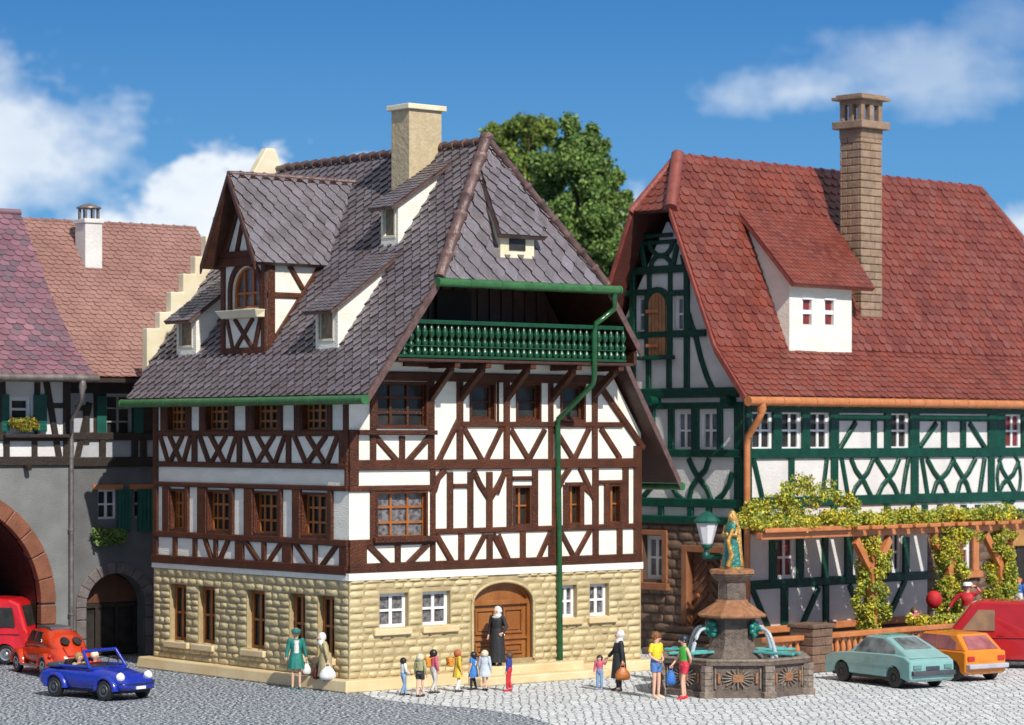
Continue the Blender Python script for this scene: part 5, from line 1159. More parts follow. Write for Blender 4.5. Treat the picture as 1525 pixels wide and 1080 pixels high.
# statue
ST = thing('statue', 'green and gold robed statue with folded hands on top of the fountain column', 'statue', (FC.x, FC.y, 3.46), R(-45)); ST.scale = (.84, .84, 1)
def ell(cx, cy, z, rx, ry, n=18, fold=0, k=7): return [(cx + (rx * (1 + fold * math.cos(k * 2 * math.pi * i / n))) * math.cos(2 * math.pi * i / n), cy + (ry * (1 + fold * math.cos(k * 2 * math.pi * i / n))) * math.sin(2 * math.pi * i / n), z) for i in range(n)]
m = MB(); m.loft([ell(0, 0, 0, .42, .38, 28), ell(0, 0, .06, .42, .38, 28)], False); m.build('statue_base', M_gold, ST)
m = MB(); m.loft([ell(0, 0, .06, .36, .32, 28, .07), ell(0, 0, .3, .33, .28, 28, .07), ell(0, 0, .7, .27, .23, 28, .05), ell(0, 0, .95, .25, .2, 28, .03), ell(0, 0, 1.15, .27, .19, 28, 0), ell(0, 0, 1.28, .2, .15, 28), ell(0, 0, 1.33, .09, .09, 28)]); m.build('robed_body', mat('gilded_bronze', (.015, .20, .17), (.03, .12, .10), .35, 7, .7, 14, metal=.2), ST); m = MB(); m.ball((0, -.03, 1.45), (.10, .12, .14), 12, 9); m.ball((0, -.145, 1.44), .022, 6, 4); m.build('head', M_gold, ST); m = MB(); m.tube([(.2, -.18, 1.15), (.1, -.3, .8), (.22, -.28, .4), (.12, -.33, .08)], [.05, .08, .09, .1], 8); m.build('gold_sash', M_gold, ST)
m = MB(); m.loft([ell(.03, .10, .08, .36, .24, 28, .08), ell(.03, .09, .6, .30, .2, 28, .07), ell(.02, .07, 1.1, .3, .17, 28, .04), ell(0, .06, 1.35, .19, .15, 28, .02), ell(0, .045, 1.52, .145, .14, 28), ell(0, .03, 1.62, .09, .09, 28), ell(0, .02, 1.65, .02, .02, 28)]); m.build('veil', M_gold, ST)
m = MB()
for s_ in (-1, 1): m.tube([(s_ * .25, 0, 1.2), (s_ * .27, -.1, .95), (s_ * .07, -.26, .95)], [.09, .085, .05], 8)
m.ball((0, -.27, .97), (.08, .05, .07)); m.build('folded_arms', M_gold, ST)

# =====================================================================
# CARS
# =====================================================================
def paint(name, c, rough=.22): return mat(name, c, tuple(q * .85 for q in c), rough, 2, .05, 30, coat=.5)
M_cglass = mat('car_glass', (.045, .055, .06), (.20, .22, .23), .06, 2.5, 0)
M_tail = mat('tail_red', (.5, .02, .02), (.35, .015, .015), .2, 3)
M_lampw = mat('headlight_white', (.85, .85, .78), (.7, .7, .65), .15, 3)
M_greyp = mat('grey_plastic', (.07, .075, .09), (.045, .05, .06), .35, 3)
def wheel(par, x, y, r=.30, w=.19, rim=M_black, side=1):
    m = MB(); ring = lambda R_, yy: [(x + R_ * math.cos(2 * math.pi * k / 24), yy, r + R_ * math.sin(2 * math.pi * k / 24)) for k in range(24)]
    m.loft([ring(r * .86, y - w / 2), ring(r, y - w / 2 + .03), ring(r, y + w / 2 - .03), ring(r * .86, y + w / 2)], True)
    W_ = m.build('wheel', M_black, par); m = MB(); yo = y + side * w / 2
    m.loft([ring(r * .62, yo - side * .0), ring(r * .58, yo + side * .015), ring(r * .3, yo - side * .012), ring(r * .16, yo + side * .02)], False); m.build('rim', rim, W_)
def arch(cx, r, zb, n=9, rev=False):
    pts = []
    for k in range(n + 1):
        a = math.pi * k / n; pts.append((cx - r * math.cos(a), max(zb, .30 + r * math.sin(a) * .98)))
    return pts
def quad_pt(q, s_, t): 
    a = Vector(q[0]).lerp(Vector(q[1]), s_); b = Vector(q[3]).lerp(Vector(q[2]), s_); return a.lerp(b, t)
def pane_on(q, sts, off, par, name, mt, th=.012, inside=None):
    n = (Vector(q[1]) - Vector(q[0])).cross(Vector(q[3]) - Vector(q[0])).normalized(); c = sum((Vector(p) for p in q), Vector()) / 4
    if inside is not None and n.dot(c - Vector(inside)) < 0: n = -n
    P_ = [quad_pt(q, s_, t) for s_, t in sts]
    m = MB(); m.prism([p + n * off for p in P_], [p + n * (off + th) for p in P_]); return m.build(name, mt, par)
def car(name, label, loc, head, L, Wd, prof, wx, wr, gh, M_body, M_gl, zs, group=None, tailtrim=None, rim=M_black):
    """prof: upper outline from rear to front [(x,z)]; wx: wheel x positions; gh: glasshouse dict"""
    C_ = thing(name, label, 'car' if 'van' not in name else 'van', loc, head, group)
    zb = .22; lo = []
    x0, x1 = prof[0][0], prof[-1][0]
    lower = [(x1, zb + .08), (x1 - .1, zb)] + list(reversed(arch(wx[1], wr + .06, zb))) + list(reversed(arch(wx[0], wr + .06, zb))) + [(x0 + .1, zb), (x0, zb + .08)]
    poly = prof + lower; hw = Wd / 2
    def sec(y, ins): 
        cx_, cz_ = 0, .55
        return [(cx_ + (x - cx_) * (1 - ins / (L / 2)), y, cz_ + (z - cz_) * (1 - ins * 1.6)) for x, z in poly]
    m = MB(); rings = [sec(-hw + .02, .03), sec(-hw, 0.01) if False else sec(-hw, .012), sec(-hw * .5, -.012), sec(0, -.018), sec(hw * .5, -.012), sec(hw, .012), sec(hw - (-.0) if False else hw + 0.0, .03)]
    rings[-1] = sec(hw, .012); rings = [[(x, y * .965, z) for x, y, z in sec(-hw, .045)]] and [sec(-hw, .05), sec(-hw + .03, .0), sec(-hw * .5, -.012), sec(0, -.02), sec(hw * .5, -.012), sec(hw - .03, .0), sec(hw, .05)]
    m.loft(rings, False); body = m.build('body', M_body, C_, bevel=.018)
    md = MB(); md.box((x0 + .25, -hw + .12, .2), (x1 - .25, hw - .12, .5)); md.build('underbody', M_black, C_)
    for i, x in enumerate(wx):
        for s_ in (-1, 1): wheel(C_, x, s_ * (hw - .12), wr, .2, rim, s_)
    if gh:
        (a, b, c, d), zb_, zr, wb, wt = gh['x'], gh['zb'], gh['zr'], gh['wb'], gh['wt']   # a rear base, b rear roof, c front roof, d front base
        bot = [(a, -wb, zb_), (d, -wb, zb_), (d, wb, zb_), (a, wb, zb_)]; top = [(b, -wt, zr), (c, -wt, zr), (c, wt, zr), (b, wt, zr)]
        m = MB(); mid = [(b * .98, -wt * .6, zr + .03), (c * .98, -wt * .6, zr + .03), (c * .98, wt * .6, zr + .03), (b * .98, wt * .6, zr + .03)]
        m.hexa(bot + top); m.build('cabin', M_body, C_, bevel=.05)
        if gh.get('crown', 1): k = MB(); k.hexa([(b + .08, -wt + .1, zr), (c - .08, -wt + .1, zr), (c - .08, wt - .1, zr), (b + .08, wt - .1, zr), (b + .22, -wt + .25, zr + .03), (c - .22, -wt + .25, zr + .03), (c - .22, wt - .25, zr + .03), (b + .22, wt - .25, zr + .03)]); k.build('roof_panel', M_body, C_, bevel=.02)
        ins = ((a + d) / 2, 0, (zb_ + zr) / 2)
        for s_ in (-1, 1):
            q = [(a, s_ * wb, zb_), (d, s_ * wb, zb_), (c, s_ * wt, zr), (b, s_ * wt, zr)]
            for i, st in enumerate(gh['side']): pane_on(q, st, .004, C_, 'side_window', M_gl, inside=ins)
        q = [(a, -wb, zb_), (a, wb, zb_), (b, wt, zr), (b, -wt, zr)]; pane_on(q, gh.get('rear', [(.12, .12), (.88, .12), (.85, .86), (.15, .86)]), .004, C_, 'rear_window', M_gl, inside=ins)
        q = [(d, -wb, zb_), (d, wb, zb_), (c, wt, zr), (c, -wt, zr)]; pane_on(q, [(.08, .1), (.92, .1), (.9, .88), (.1, .88)], .004, C_, 'windscreen', M_gl, inside=ins)
    return C_
def fit(front_px, rear_px, off, hw):   # centre of the axles from two wheel contact points on the near side
    a, b = G(*front_px), G(*rear_px); h = (a - b).normalized(); n = Vector((-h.y, h.x, 0)) * off; c = (a + b) / 2 + n * hw
    return c, math.atan2(h.y, h.x), (a - b).length
# blue-green hatchback
M_tealc = paint('pale_teal_paint', (.21, .40, .39)); c_, hd, wbse = fit((1250, 1014), (1343, 1026), -1, .68)
wbse = 2.45
prof = [(-2.0, .50), (-1.98, .80), (-1.72, .93), (-1.2, .97), (.75, .93), (1.55, .86), (1.98, .74), (2.05, .5)]
Ct = car('hatchback_car', 'pale blue-green hatchback parked in front of the terrace balustrade', c_, hd, 4.1, 1.6, prof, (-wbse / 2, wbse / 2), .31,
         dict(x=(-1.9, -.62, .28, .98), zb=.88, zr=1.42, wb=.735, wt=.57, side=[[(.49, .08), (.92, .07), (.95, .90), (.51, .90)], [(.20, .08), (.465, .08), (.48, .90), (.24, .90), (.08, .5)]], rear=[(.14, .42), (.86, .42), (.84, .93), (.16, .93)]), M_tealc, M_cglass, None)
m = MB(); m.box((-2.12, -.76, .40), (-1.96, .76, .54)); m.build('rear_bumper', M_greyp, Ct, bevel=.03); m = MB(); m.box((1.96, -.74, .38), (2.12, .74, .52)); m.build('front_bumper', M_greyp, Ct, bevel=.03)
for s_ in (-1, 1):
    m = MB(); m.box((-2.035, s_ * .55 - .14, .58), (-1.99, s_ * .55 + .14, .70)); m.build('tail_light', mat('teal_lens', (.12, .25, .24)), Ct, bevel=.01)
    m = MB(); m.box((-1.2, s_ * .795, .60), (1.05, s_ * .806, .63)); m.build('side_moulding', M_tealc, Ct); m = MB(); m.box((-.2, s_ * .795, .82), (0, s_ * .815, .85)); m.build('door_handle', M_tealc, Ct)
m = MB(); m.box((-2.03, -.24, .55), (-2.0, .24, .66)); m.build('number_plate', M_greyp, Ct); m = MB(); m.box((-.45, -.3, 1.44), (.1, .3, 1.465)); m.build('sunroof', mat('teal_roof', (.10, .25, .22)), Ct)
# orange hatchback
M_orc = paint('orange_paint', (.72, .22, .012)); M_pinkg = mat('pink_glass', (.36, .12, .13), (.22, .07, .08), .08, 3, 0)
ax = Vector(((1452 - CX) / F * 79.3, 79.3, 0)); hd2 = R(122); hv = Vector((math.cos(hd2), math.sin(hd2), 0)); c2_ = ax + hv * 1.2 + Vector((0, .2, 0))
prof = [(-1.72, .52), (-1.72, .86), (-1.66, .90), (.85, .90), (1.5, .82), (1.8, .74), (1.85, .5)]
Co = car('hatchback_car', 'orange hatchback with boxy tail, parked between the blue-green car and the red van', c2_, hd2, 3.7, 1.58, prof, (-1.15, 1.2), .31,
         dict(x=(-1.68, -1.12, .35, .9), zb=.88, zr=1.38, wb=.72, wt=.60, side=[[(.52, .09), (.92, .08), (.94, .88), (.54, .88)], [(.16, .09), (.49, .09), (.51, .88), (.22, .88), (.10, .5)]], rear=[(.10, .12), (.90, .12), (.86, .86), (.14, .86)]), M_orc, M_pinkg, None)
m = MB(); m.box((-1.9, -.76, .40), (-1.7, .76, .54)); m.build('rear_bumper', mat('silver_bumper', (.45, .45, .5), (.35, .35, .4), .35, 3), Co, bevel=.03)
for s_ in (-1, 1): m = MB(); m.box((-1.76, s_ * .58 - .13, .62), (-1.71, s_ * .58 + .13, .76)); m.build('tail_light', M_tail, Co, bevel=.01)
m = MB(); m.box((-1.745, -.25, .60), (-1.72, .25, .72)); m.build('number_plate', M_orc, Co, bevel=.005)
# red van on the right
M_redp = paint('red_paint', (.40, .008, .010), .3)
vx, vy = (1420 - CX) / F * 84.0, 84.0
def van(name, label, loc, head, M_, glmat, nose=None):
    V = thing(name, label, 'van', loc, head)
    hw = .86; prof = [(-2.3, .3), (-2.3, 1.75), (-2.2, 2.02), (1.05, 2.08), *(nose or [(1.35, 1.98), (1.98, 1.15), (2.1, 1.0)]), (2.15, .3), (1.83, .3)] + list(reversed(arch(1.45, .38, .3))) + [(1.07, .3), (-.97, .3)] + list(reversed(arch(-1.35, .38, .3))) + [(-1.73, .3)]
    sec = lambda y, k: [(x * (1 - k * .5), y * (1 - max(0, z - 1.1) * .12), z if z < 1.2 else z - k * 1.2) for x, z in prof]
    m = MB(); m.loft([sec(-hw, .05), sec(-hw + .06, 0), sec(-hw + .3, -.02), sec(0, -.03), sec(hw - .3, -.02), sec(hw - .06, 0), sec(hw, .05)], False); m.build('body', M_, V, bevel=.03)
    for s_ in (-1, 1):
        y = s_ * hw
        m = MB(); yy = lambda z: y * (1 - max(0, z - 1.1) * .12) + s_ * .012
        def pl(pts, nm, mt): m = MB(); m.prism([(a, yy(z) - s_ * .06, z) for a, z in pts], [(a, yy(z) + s_ * .006, z) for a, z in pts]); m.build(nm, mt, V)
        pl([(.62, 1.18), (1.62, 1.18), (1.12, 1.82), (.62, 1.82)] if not nose else [(.8, 1.2), (1.75, 1.2), (1.65, 1.8), (.8, 1.8)], 'side_window', glmat)
        if nose: pl([(-.3, 1.18), (.45, 1.18), (.45, 1.8), (-.3, 1.8)], 'side_window', glmat); pl([(-1.3, 1.18), (-.45, 1.18), (-.45, 1.8), (-1.3, 1.8)], 'side_window', glmat)
        m = MB(); m.tube([(-2.2, s_ * (hw + .005), .98), (1.9, s_ * (hw + .005), .98)], .018, 6); m.build('side_trim', M_, V)
        for x in (1.45, -1.35): wheel(V, x, s_ * (hw - .12), .32, .2, M_chrome, s_)
        m = MB(); m.box((.35, s_ * (hw - .02), 1.02), (.52, s_ * (hw + .03), 1.06)); m.build('door_handle', M_, V)
        m = MB(); m.lathe([(.11, 0), (.1, .05), (.03, .08)], (0, 0, 0), 12); o = m.build('headlight', M_lampw, V); o.rotation_euler = (0, R(90), 0); o.location = (2.11, s_ * .6, .75)
    if not nose: m = MB(); m.hexa([(1.95, -.66, 1.21), (1.4, -.6, 1.93), (1.4, .6, 1.93), (1.95, .66, 1.21), (1.985, -.66, 1.23), (1.44, -.6, 1.95), (1.44, .6, 1.95), (1.985, .66, 1.23)]); m.build('windscreen', glmat, V)
    else: m = MB(); m.hexa([(2.06, -.66, 1.2), (1.86, -.6, 1.84), (1.86, .6, 1.84), (2.06, .66, 1.2), (2.12, -.66, 1.22), (1.92, -.6, 1.86), (1.92, .6, 1.86), (2.12, .66, 1.22)]); m.build('windscreen', glmat, V)
    m = MB(); m.box((2.1, -.8, .32), (2.22, .8, .46)); m.build('front_bumper', M_greyp, V, bevel=.03); m = MB(); m.box((-2.0, -.7, .22), (1.9, .7, .5)); m.build('underbody', M_black, V)
    return V
hd3 = R(180 - 14); van('delivery_van', 'red panel van cut by the right edge, behind the orange car', Vector((vx, vy, 0)) - Vector((math.cos(hd3), math.sin(hd3), 0)) * 2.05 + Vector((0, .6, 0)), hd3, M_redp, mat('tan_glass', (.30, .17, .09), (.2, .12, .07), .12, 3))
hd4 = R(-8); van('passenger_van', 'red van with side windows in front of the sandstone arch', Vector(((50 - CX) / F * 85.0, 85.6, 0)) - Vector((math.cos(hd4), math.sin(hd4), 0)) * 2.2, hd4, paint('bright_red_paint', (.62, .012, .02), .3), M_glass, [(1.55, 2.05), (1.85, 1.92), (2.08, 1.2), (2.16, 1.0)])
# blue open convertible
M_blu = paint('blue_paint', (.010, .030, .36), .25)
cbl = (G(78, 1038) + G(137, 1044)) / 2; hd5 = R(-38); nb_ = Vector((-math.sin(hd5), math.cos(hd5), 0)); cbl = cbl + nb_ * .68 + Vector((.24, 0, 0))
prof = [(-1.78, .42), (-1.77, .55), (-1.70, .67), (-1.56, .77), (-1.35, .84), (-1.15, .87), (-.95, .85), (-.93, .60), (.22, .60), (.30, .86), (.55, .84), (.85, .80), (1.15, .73), (1.38, .65), (1.53, .55), (1.60, .42)]
Cb = thing('convertible_car', 'small open-top blue convertible in the left foreground', 'car', cbl, hd5)
def shell(prof, hw, par, mt, wx, wr):
    lower = [(prof[-1][0] - .02, .22)] + list(reversed(arch(wx[1], wr + .05, .2))) + list(reversed(arch(wx[0], wr + .05, .2))) + [(prof[0][0] + .03, .22)]
    poly = prof + lower
    sec = lambda y, k: [((x * (1 - k)), y, .5 + (z - .5) * (1 - k * 2)) for x, z in poly]
    m = MB(); m.loft([sec(-hw, .09), sec(-hw + .05, .03), sec(-hw + .2, -.01), sec(0, -.05), sec(hw - .2, -.01), sec(hw - .05, .03), sec(hw, .09)], False); return m.build('body', mt, par, bevel=.045)
def sup(x, w, z0, z1, n=24, e=2.6, yc=0):
    zc, hz = (z0 + z1) / 2, (z1 - z0) / 2; o = []
    for k in range(n):
        a = 2 * math.pi * k / n; c, s_ = math.cos(a), math.sin(a)
        o.append((x, yc + w * math.copysign(abs(c) ** (2 / e), c), zc + hz * math.copysign(abs(s_) ** (2 / e), s_)))
    return o
def mudguard(par, mt, x, s_, rx, rz, ri, y0, y1, y2, hub=.30):
    m = MB(); rings = []
    for k in range(13):
        a = math.pi * k / 12; c_, q_ = math.cos(a), math.sin(a)
        rings.append([(x - rx * c_, s_ * y0, hub + rz * q_), (x - rx * c_, s_ * y1, hub + (rz - .015) * q_), (x - (rx - .05) * c_, s_ * y2, hub + (rz - .05) * q_), (x - ri * c_, s_ * y2, hub + ri * q_), (x - ri * c_, s_ * y0, hub + ri * q_)])
    m.loft(rings, True); return m.build('mudguard', mt, par)
m = MB(); E4 = 3.6
m.loft([sup(-1.80, .42, .34, .56, e=3), sup(-1.76, .60, .28, .68, e=3), sup(-1.6, .68, .25, .78, e=E4), sup(-1.35, .66, .24, .855, e=E4), sup(-1.0, .62, .24, .88, e=E4), sup(-.62, .70, .22, .87, e=E4), sup(-.1, .73, .22, .86, e=E4), sup(.35, .70, .22, .87, e=E4), sup(.6, .66, .24, .85, e=E4), sup(.98, .60, .24, .79, e=E4), sup(1.3, .66, .25, .70, e=E4), sup(1.5, .66, .27, .60, e=3), sup(1.6, .56, .30, .52, e=3), sup(1.63, .40, .34, .48, e=3)], True); m.build('body', M_blu, Cb)
m = MB(); m.box((-.98, -.56, .80), (.22, .56, .885)); m.build('cockpit', M_black, Cb, bevel=.03)
m = MB(); m.tube([(1.50, -.66, .50), (1.62, -.45, .47), (1.655, 0, .46), (1.62, .45, .47), (1.50, .66, .50)], .022, 6); m.build('bumper_strip', M_black, Cb)
for s_ in (-1, 1):
    m = MB(); m.tube([(-.95, s_ * .62, .87), (-.3, s_ * .66, .88), (.35, s_ * .64, .88)], .04, 8); m.build('door_top', M_blu, Cb)
    mudguard(Cb, M_blu, -1.0, s_, .46, .44, .335, .45, .70, .78, .28); mudguard(Cb, M_blu, .98, s_, .44, .42, .33, .45, .70, .78, .28)
    for x in (-1.0, .98): wheel(Cb, x, s_ * .68, .28, .18, M_greyp, s_)
    m = MB(); m.lathe([(.125, -.06), (.125, .02), (.06, .06)], (0, 0, 0), 14); o = m.build('headlight', M_lampw, Cb); o.rotation_euler = (0, R(70), 0); o.location = (1.42, s_ * .52, .66)
    m = MB(); m.box((-1.3, s_ * .3 - .24, .5), (-.55, s_ * .3 + .24, .62)) if False else m.box((-.75, s_ * .30 - .2, .80), (-.3, s_ * .30 + .2, .9)); m.box((-.86, s_ * .30 - .2, .80), (-.72, s_ * .30 + .2, 1.04)); m.build('seat', M_black, Cb, bevel=.04)
m = MB(); fr = [(.36, -.68, .84), (.02, -.60, 1.30), (.02, .60, 1.30), (.36, .68, .84)]; m.tube([fr[0], fr[1]], .045, 8); m.tube([fr[1], fr[2]], .045, 8); m.tube([fr[2], fr[3]], .045, 8); m.tube([fr[3], fr[0]], .04, 8); m.build('windscreen_frame', M_blu, Cb)
m = MB(); m.hexa([(-1.55, -.62, .80), (-.85, -.66, .82), (-.85, .66, .82), (-1.55, .62, .80), (-1.45, -.58, .93), (-.95, -.62, .98), (-.95, .62, .98), (-1.45, .58, .93)]); m.build('folded_hood', M_greyp, Cb, bevel=.05)
m = MB(); m.box((1.62, -.17, .32), (1.665, .17, .40)); m.build('number_plate', M_lampw, Cb)
m = MB(); m.tube([(.2 + .02 * math.cos(a), .34 + .17 * math.cos(a), .95 + .17 * math.sin(a)) for a in [2 * math.pi * k / 16 for k in range(17)]], .018, 6); m.build('steering_wheel', M_black, Cb)
m = MB(); m.box((-1.4, -.55, .2), (1.4, .55, .4)); m.build('underbody', M_black, Cb)
# orange-red beetle-shaped car
M_beet = paint('tomato_paint', (.55, .045, .012), .18)
ft = G(32, 1001); hd6 = R(180 - 60); h6 = Vector((math.cos(hd6), math.sin(hd6), 0)); n6 = Vector((-h6.y, h6.x, 0)); cbt = ft - h6 * 1.05 - n6 * .62
Bt = thing('beetle_car', 'orange-red rounded old car with split rear windows, seen from behind', 'car', cbt, hd6)
def sup(x, w, z0, z1, n=24, e=2.6, yc=0):
    zc, hz = (z0 + z1) / 2, (z1 - z0) / 2; o = []
    for k in range(n):
        a = 2 * math.pi * k / n; c, s_ = math.cos(a), math.sin(a)
        o.append((x, yc + w * math.copysign(abs(c) ** (2 / e), c), zc + hz * math.copysign(abs(s_) ** (2 / e), s_)))
    return o
m = MB(); m.loft([sup(-1.9, .25, .35, .55), sup(-1.85, .45, .28, .72), sup(-1.6, .58, .25, .95), sup(-1.2, .66, .25, 1.02), sup(0, .72, .25, 1.0), sup(.8, .66, .25, .98), sup(1.3, .5, .26, .90), sup(1.65, .36, .3, .78), sup(1.85, .2, .38, .6)], True); m.build('body', M_beet, Bt)
m = MB(); m.loft([sup(-1.72, .38, .55, .85), sup(-1.45, .52, .55, 1.10), sup(-1.1, .58, .55, 1.30), sup(-.7, .60, .55, 1.42), sup(-.2, .60, .55, 1.47), sup(.25, .59, .55, 1.44), sup(.55, .60, .55, 1.32), sup(.8, .62, .55, 1.05), sup(.95, .55, .55, .9)], True); m.build('cabin', M_beet, Bt)
for x, fx in ((-1.15, -1), (1.15, 1)):
    for s_ in (-1, 1):
        m = MB()
        rings = []
        for k in range(13):
            a = math.pi * (k / 12) * 1.0; rx = .50; cx_ = x - rx * math.cos(a); cz_ = .30 + .46 * math.sin(a)
            ri, zi = .36, .30 + .34 * math.sin(a); xi = x - ri * math.cos(a)
            rings.append([(cx_, s_ * .52, cz_), (cx_, s_ * .70, cz_ - .02), (x - (rx - .05) * math.cos(a), s_ * .80, .30 + .42 * math.sin(a)), (xi, s_ * .80, zi), (xi, s_ * .52, zi)])
        m.loft(rings, True); m.build('mudguard', M_beet, Bt); wheel(Bt, x, s_ * .68, .31, .17, M_chrome, s_)
for s_ in (-1, 1):
    m = MB(); m.box((-.72, s_ * .62, .26), (.72, s_ * .80, .33)); m.build('running_board', M_chrome, Bt, bevel=.02)
    for xa, xb, ya in ((-.78, -.18, 0), (-.10, .48, 1)):
        pts = [(xa + (.10 if not ya else 0), 1.02), (xb, 1.02), (xb - (.12 if ya else 0), 1.32), (xa + .22 if not ya else xa, 1.32)]
        m = MB(); yo = lambda z: s_ * (.628 - max(0, (z - 1.02)) * .36); m.prism([(a, yo(z) - s_ * .12, z) for a, z in pts], [(a, yo(z) + s_ * .012, z) for a, z in pts]); m.build('side_window', M_glass, Bt)
    m = MB(); m.prism([(-1.50 + .20 * math.sin(a) * .5, s_ * .19 + .13 * math.cos(a), 1.12 + .10 * math.sin(a)) for a in [2 * math.pi * k / 14 for k in range(14)]], [(-1.60 + .30 * math.sin(a) * .3, s_ * .19 + .13 * math.cos(a), 1.10 + .10 * math.sin(a)) for a in [2 * math.pi * k / 14 for k in range(14)]]); m.build('rear_window', M_glass, Bt)
    m = MB(); m.ball((-1.55, s_ * .68, .66), .06); m.build('tail_light', M_tail, Bt)
m = MB(); m.hexa([(-.75, -.36, 1.38), (.35, -.36, 1.38), (.35, .36, 1.38), (-.75, .36, 1.38), (-.72, -.33, 1.475), (.32, -.33, 1.475), (.32, .33, 1.475), (-.72, .33, 1.475)]); m.build('sunroof', M_greyp, Bt, bevel=.03)
m = MB(); m.tube([(-1.9, -.62, .42), (-2.0, -.3, .42), (-2.0, .3, .42), (-1.9, .62, .42)], .04, 8); m.build('rear_bumper', M_chrome, Bt)
m = MB(); m.tube([(-1.66, -.3, .93), (-1.86, -.22, .68), (-1.88, .22, .68), (-1.66, .3, .93)], .014, 6); m.build('engine_lid_seam', mat('seam_dark', (.15, .01, .005)), Bt)

# =====================================================================
# PEOPLE
# =====================================================================
M_skin = mat('skin', (.72, .43, .31), (.64, .35, .25), .5, 6)
def cm(name, c, rough=.65): return mat(name, c, tuple(q * .7 for q in c), rough, 5, .3, 18)
DG = bpy.context.evaluated_depsgraph_get
def skin_mesh(verts, edges, radii, root=0, sub=2):
    me = bpy.data.meshes.new('tmp'); me.from_pydata(verts, edges, []); o = bpy.data.objects.new('tmp', me); COL.objects.link(o)
    q = o.modifiers.new('skin', 'SKIN'); q.use_smooth_shade = True
    sv = me.skin_vertices[0].data
    for i, r in enumerate(radii): sv[i].radius = r if isinstance(r, tuple) else (r, r); sv[i].use_root = (i == root)
    o.modifiers.new('sub', 'SUBSURF').levels = sub
    bpy.context.view_layer.update(); ev = o.evaluated_get(DG()); em = ev.to_mesh()
    V = [tuple(v.co) for v in em.vertices]; Fc = [tuple(p.vertices) for p in em.polygons]; ev.to_mesh_clear()
    bpy.data.objects.remove(o); bpy.data.meshes.remove(me)
    return V, Fc
def person(label, loc, face, h, pose=None, top=None, sleeves=2, skirt=None, trousers=None, shoes=M_black, hair=None, cap=None, scarf=None, coat=None, group=None, hem=.5, apron=None, socks=None, leglen=1.0, child=False, vis_legs=True):
    """h: height; face: heading in degrees (0 = looks along +X); pose: joint offsets"""
    pose = pose or {}
    k = h / 1.75; Pn = thing('person', label, 'person', loc, R(face), group)
    hr = .118 if not child else .15
    J = dict(pelvis=(0, 0, .95), waist=(0, 0, 1.08), chest=(0, 0, 1.30), neck=(0, 0, 1.49), head=(.02, 0, 1.62), crown=(.01, 0, 1.69),
             lhip=(0, .095, .90), lknee=(.02, .10, .50), lank=(0, .105, .09), ltoe=(.15, .12, .035), rhip=(0, -.095, .90), rknee=(.02, -.10, .50), rank=(0, -.105, .09), rtoe=(.15, -.12, .035),
             lsh=(0, .18, 1.42), lel=(-.02, .25, 1.14), lwr=(.06, .26, .90), lhd=(.09, .26, .82), rsh=(0, -.18, 1.42), rel=(-.02, -.25, 1.14), rwr=(.06, -.26, .90), rhd=(.09, -.26, .82))
    for a, b in pose.items():
        if a in J: J[a] = b
    if child:
        for a in ('neck', 'head', 'crown'): J[a] = (J[a][0], J[a][1], J[a][2] - .04)
        J['head'] = (J['head'][0], J['head'][1], J['head'][2] - .03)
    S_ = lambda p: tuple(q * k for q in p)
    names = list(J); idx = {n: i for i, n in enumerate(names)}
    E_ = [('pelvis', 'waist'), ('waist', 'chest'), ('chest', 'neck'), ('neck', 'head'), ('head', 'crown'), ('pelvis', 'lhip'), ('lhip', 'lknee'), ('lknee', 'lank'), ('lank', 'ltoe'), ('pelvis', 'rhip'), ('rhip', 'rknee'), ('rknee', 'rank'), ('rank', 'rtoe'),
          ('chest', 'lsh'), ('lsh', 'lel'), ('lel', 'lwr'), ('lwr', 'lhd'), ('chest', 'rsh'), ('rsh', 'rel'), ('rel', 'rwr'), ('rwr', 'rhd')]
    rad = dict(pelvis=.12, waist=.11, chest=.12, neck=.052, head=hr * 1.04, crown=hr * .92, lhip=.08, rhip=.08, lknee=.055, rknee=.055, lank=.036, rank=.036, ltoe=.03, rtoe=.03, lsh=.05, rsh=.05, lel=.04, rel=.04, lwr=.028, rwr=.028, lhd=(.036, .02), rhd=(.036, .02))
    V, Fc = skin_mesh([S_(J[n]) for n in names], [(idx[a], idx[b]) for a, b in E_], [tuple(q * k for q in rad[n]) if isinstance(rad[n], tuple) else rad[n] * k for n in names])
    m = MB(); m.add(V, Fc, True)
    for sd_ in 'lr':   # five fingers on each hand
        w, hd = Vector(J[sd_ + 'wr']), Vector(J[sd_ + 'hd']); d = (hd - w).normalized(); s_ = d.cross(Vector((0, 1, .1))).normalized(); nrm = d.cross(s_)
        for i, (o_, l) in enumerate(((-.030, .060), (-.010, .075), (.010, .070), (.029, .055))):
            b_ = hd + s_ * o_ - d * .01; m.tube([S_(b_), S_(b_ + d * l * .55), S_(b_ + d * l * .9 + nrm * .02)], [.0105 * k, .010 * k, .007 * k], 6)
        b_ = w.lerp(hd, .55) - s_ * .03; m.tube([S_(b_), S_(b_ - s_ * .028 + d * .03), S_(b_ - s_ * .03 + d * .06)], [.013 * k, .011 * k, .008 * k], 6)
    hc = Vector(J['head']); m.ball(S_(hc + Vector((hr * .92, 0, -.015))), (.018 * k, .014 * k, .022 * k), 8, 5)
    for s_ in (-1, 1): m.ball(S_(hc + Vector((0, s_ * hr * .92, 0))), (.02 * k, .012 * k, .03 * k), 8, 5)
    body = m.build('body', M_skin, Pn, fix=False)
    m = MB()
    for s_ in (-1, 1): m.ball(S_(hc + Vector((hr * .80, s_ * .04, .02))), (.012 * k, .016 * k, .010 * k), 8, 5)
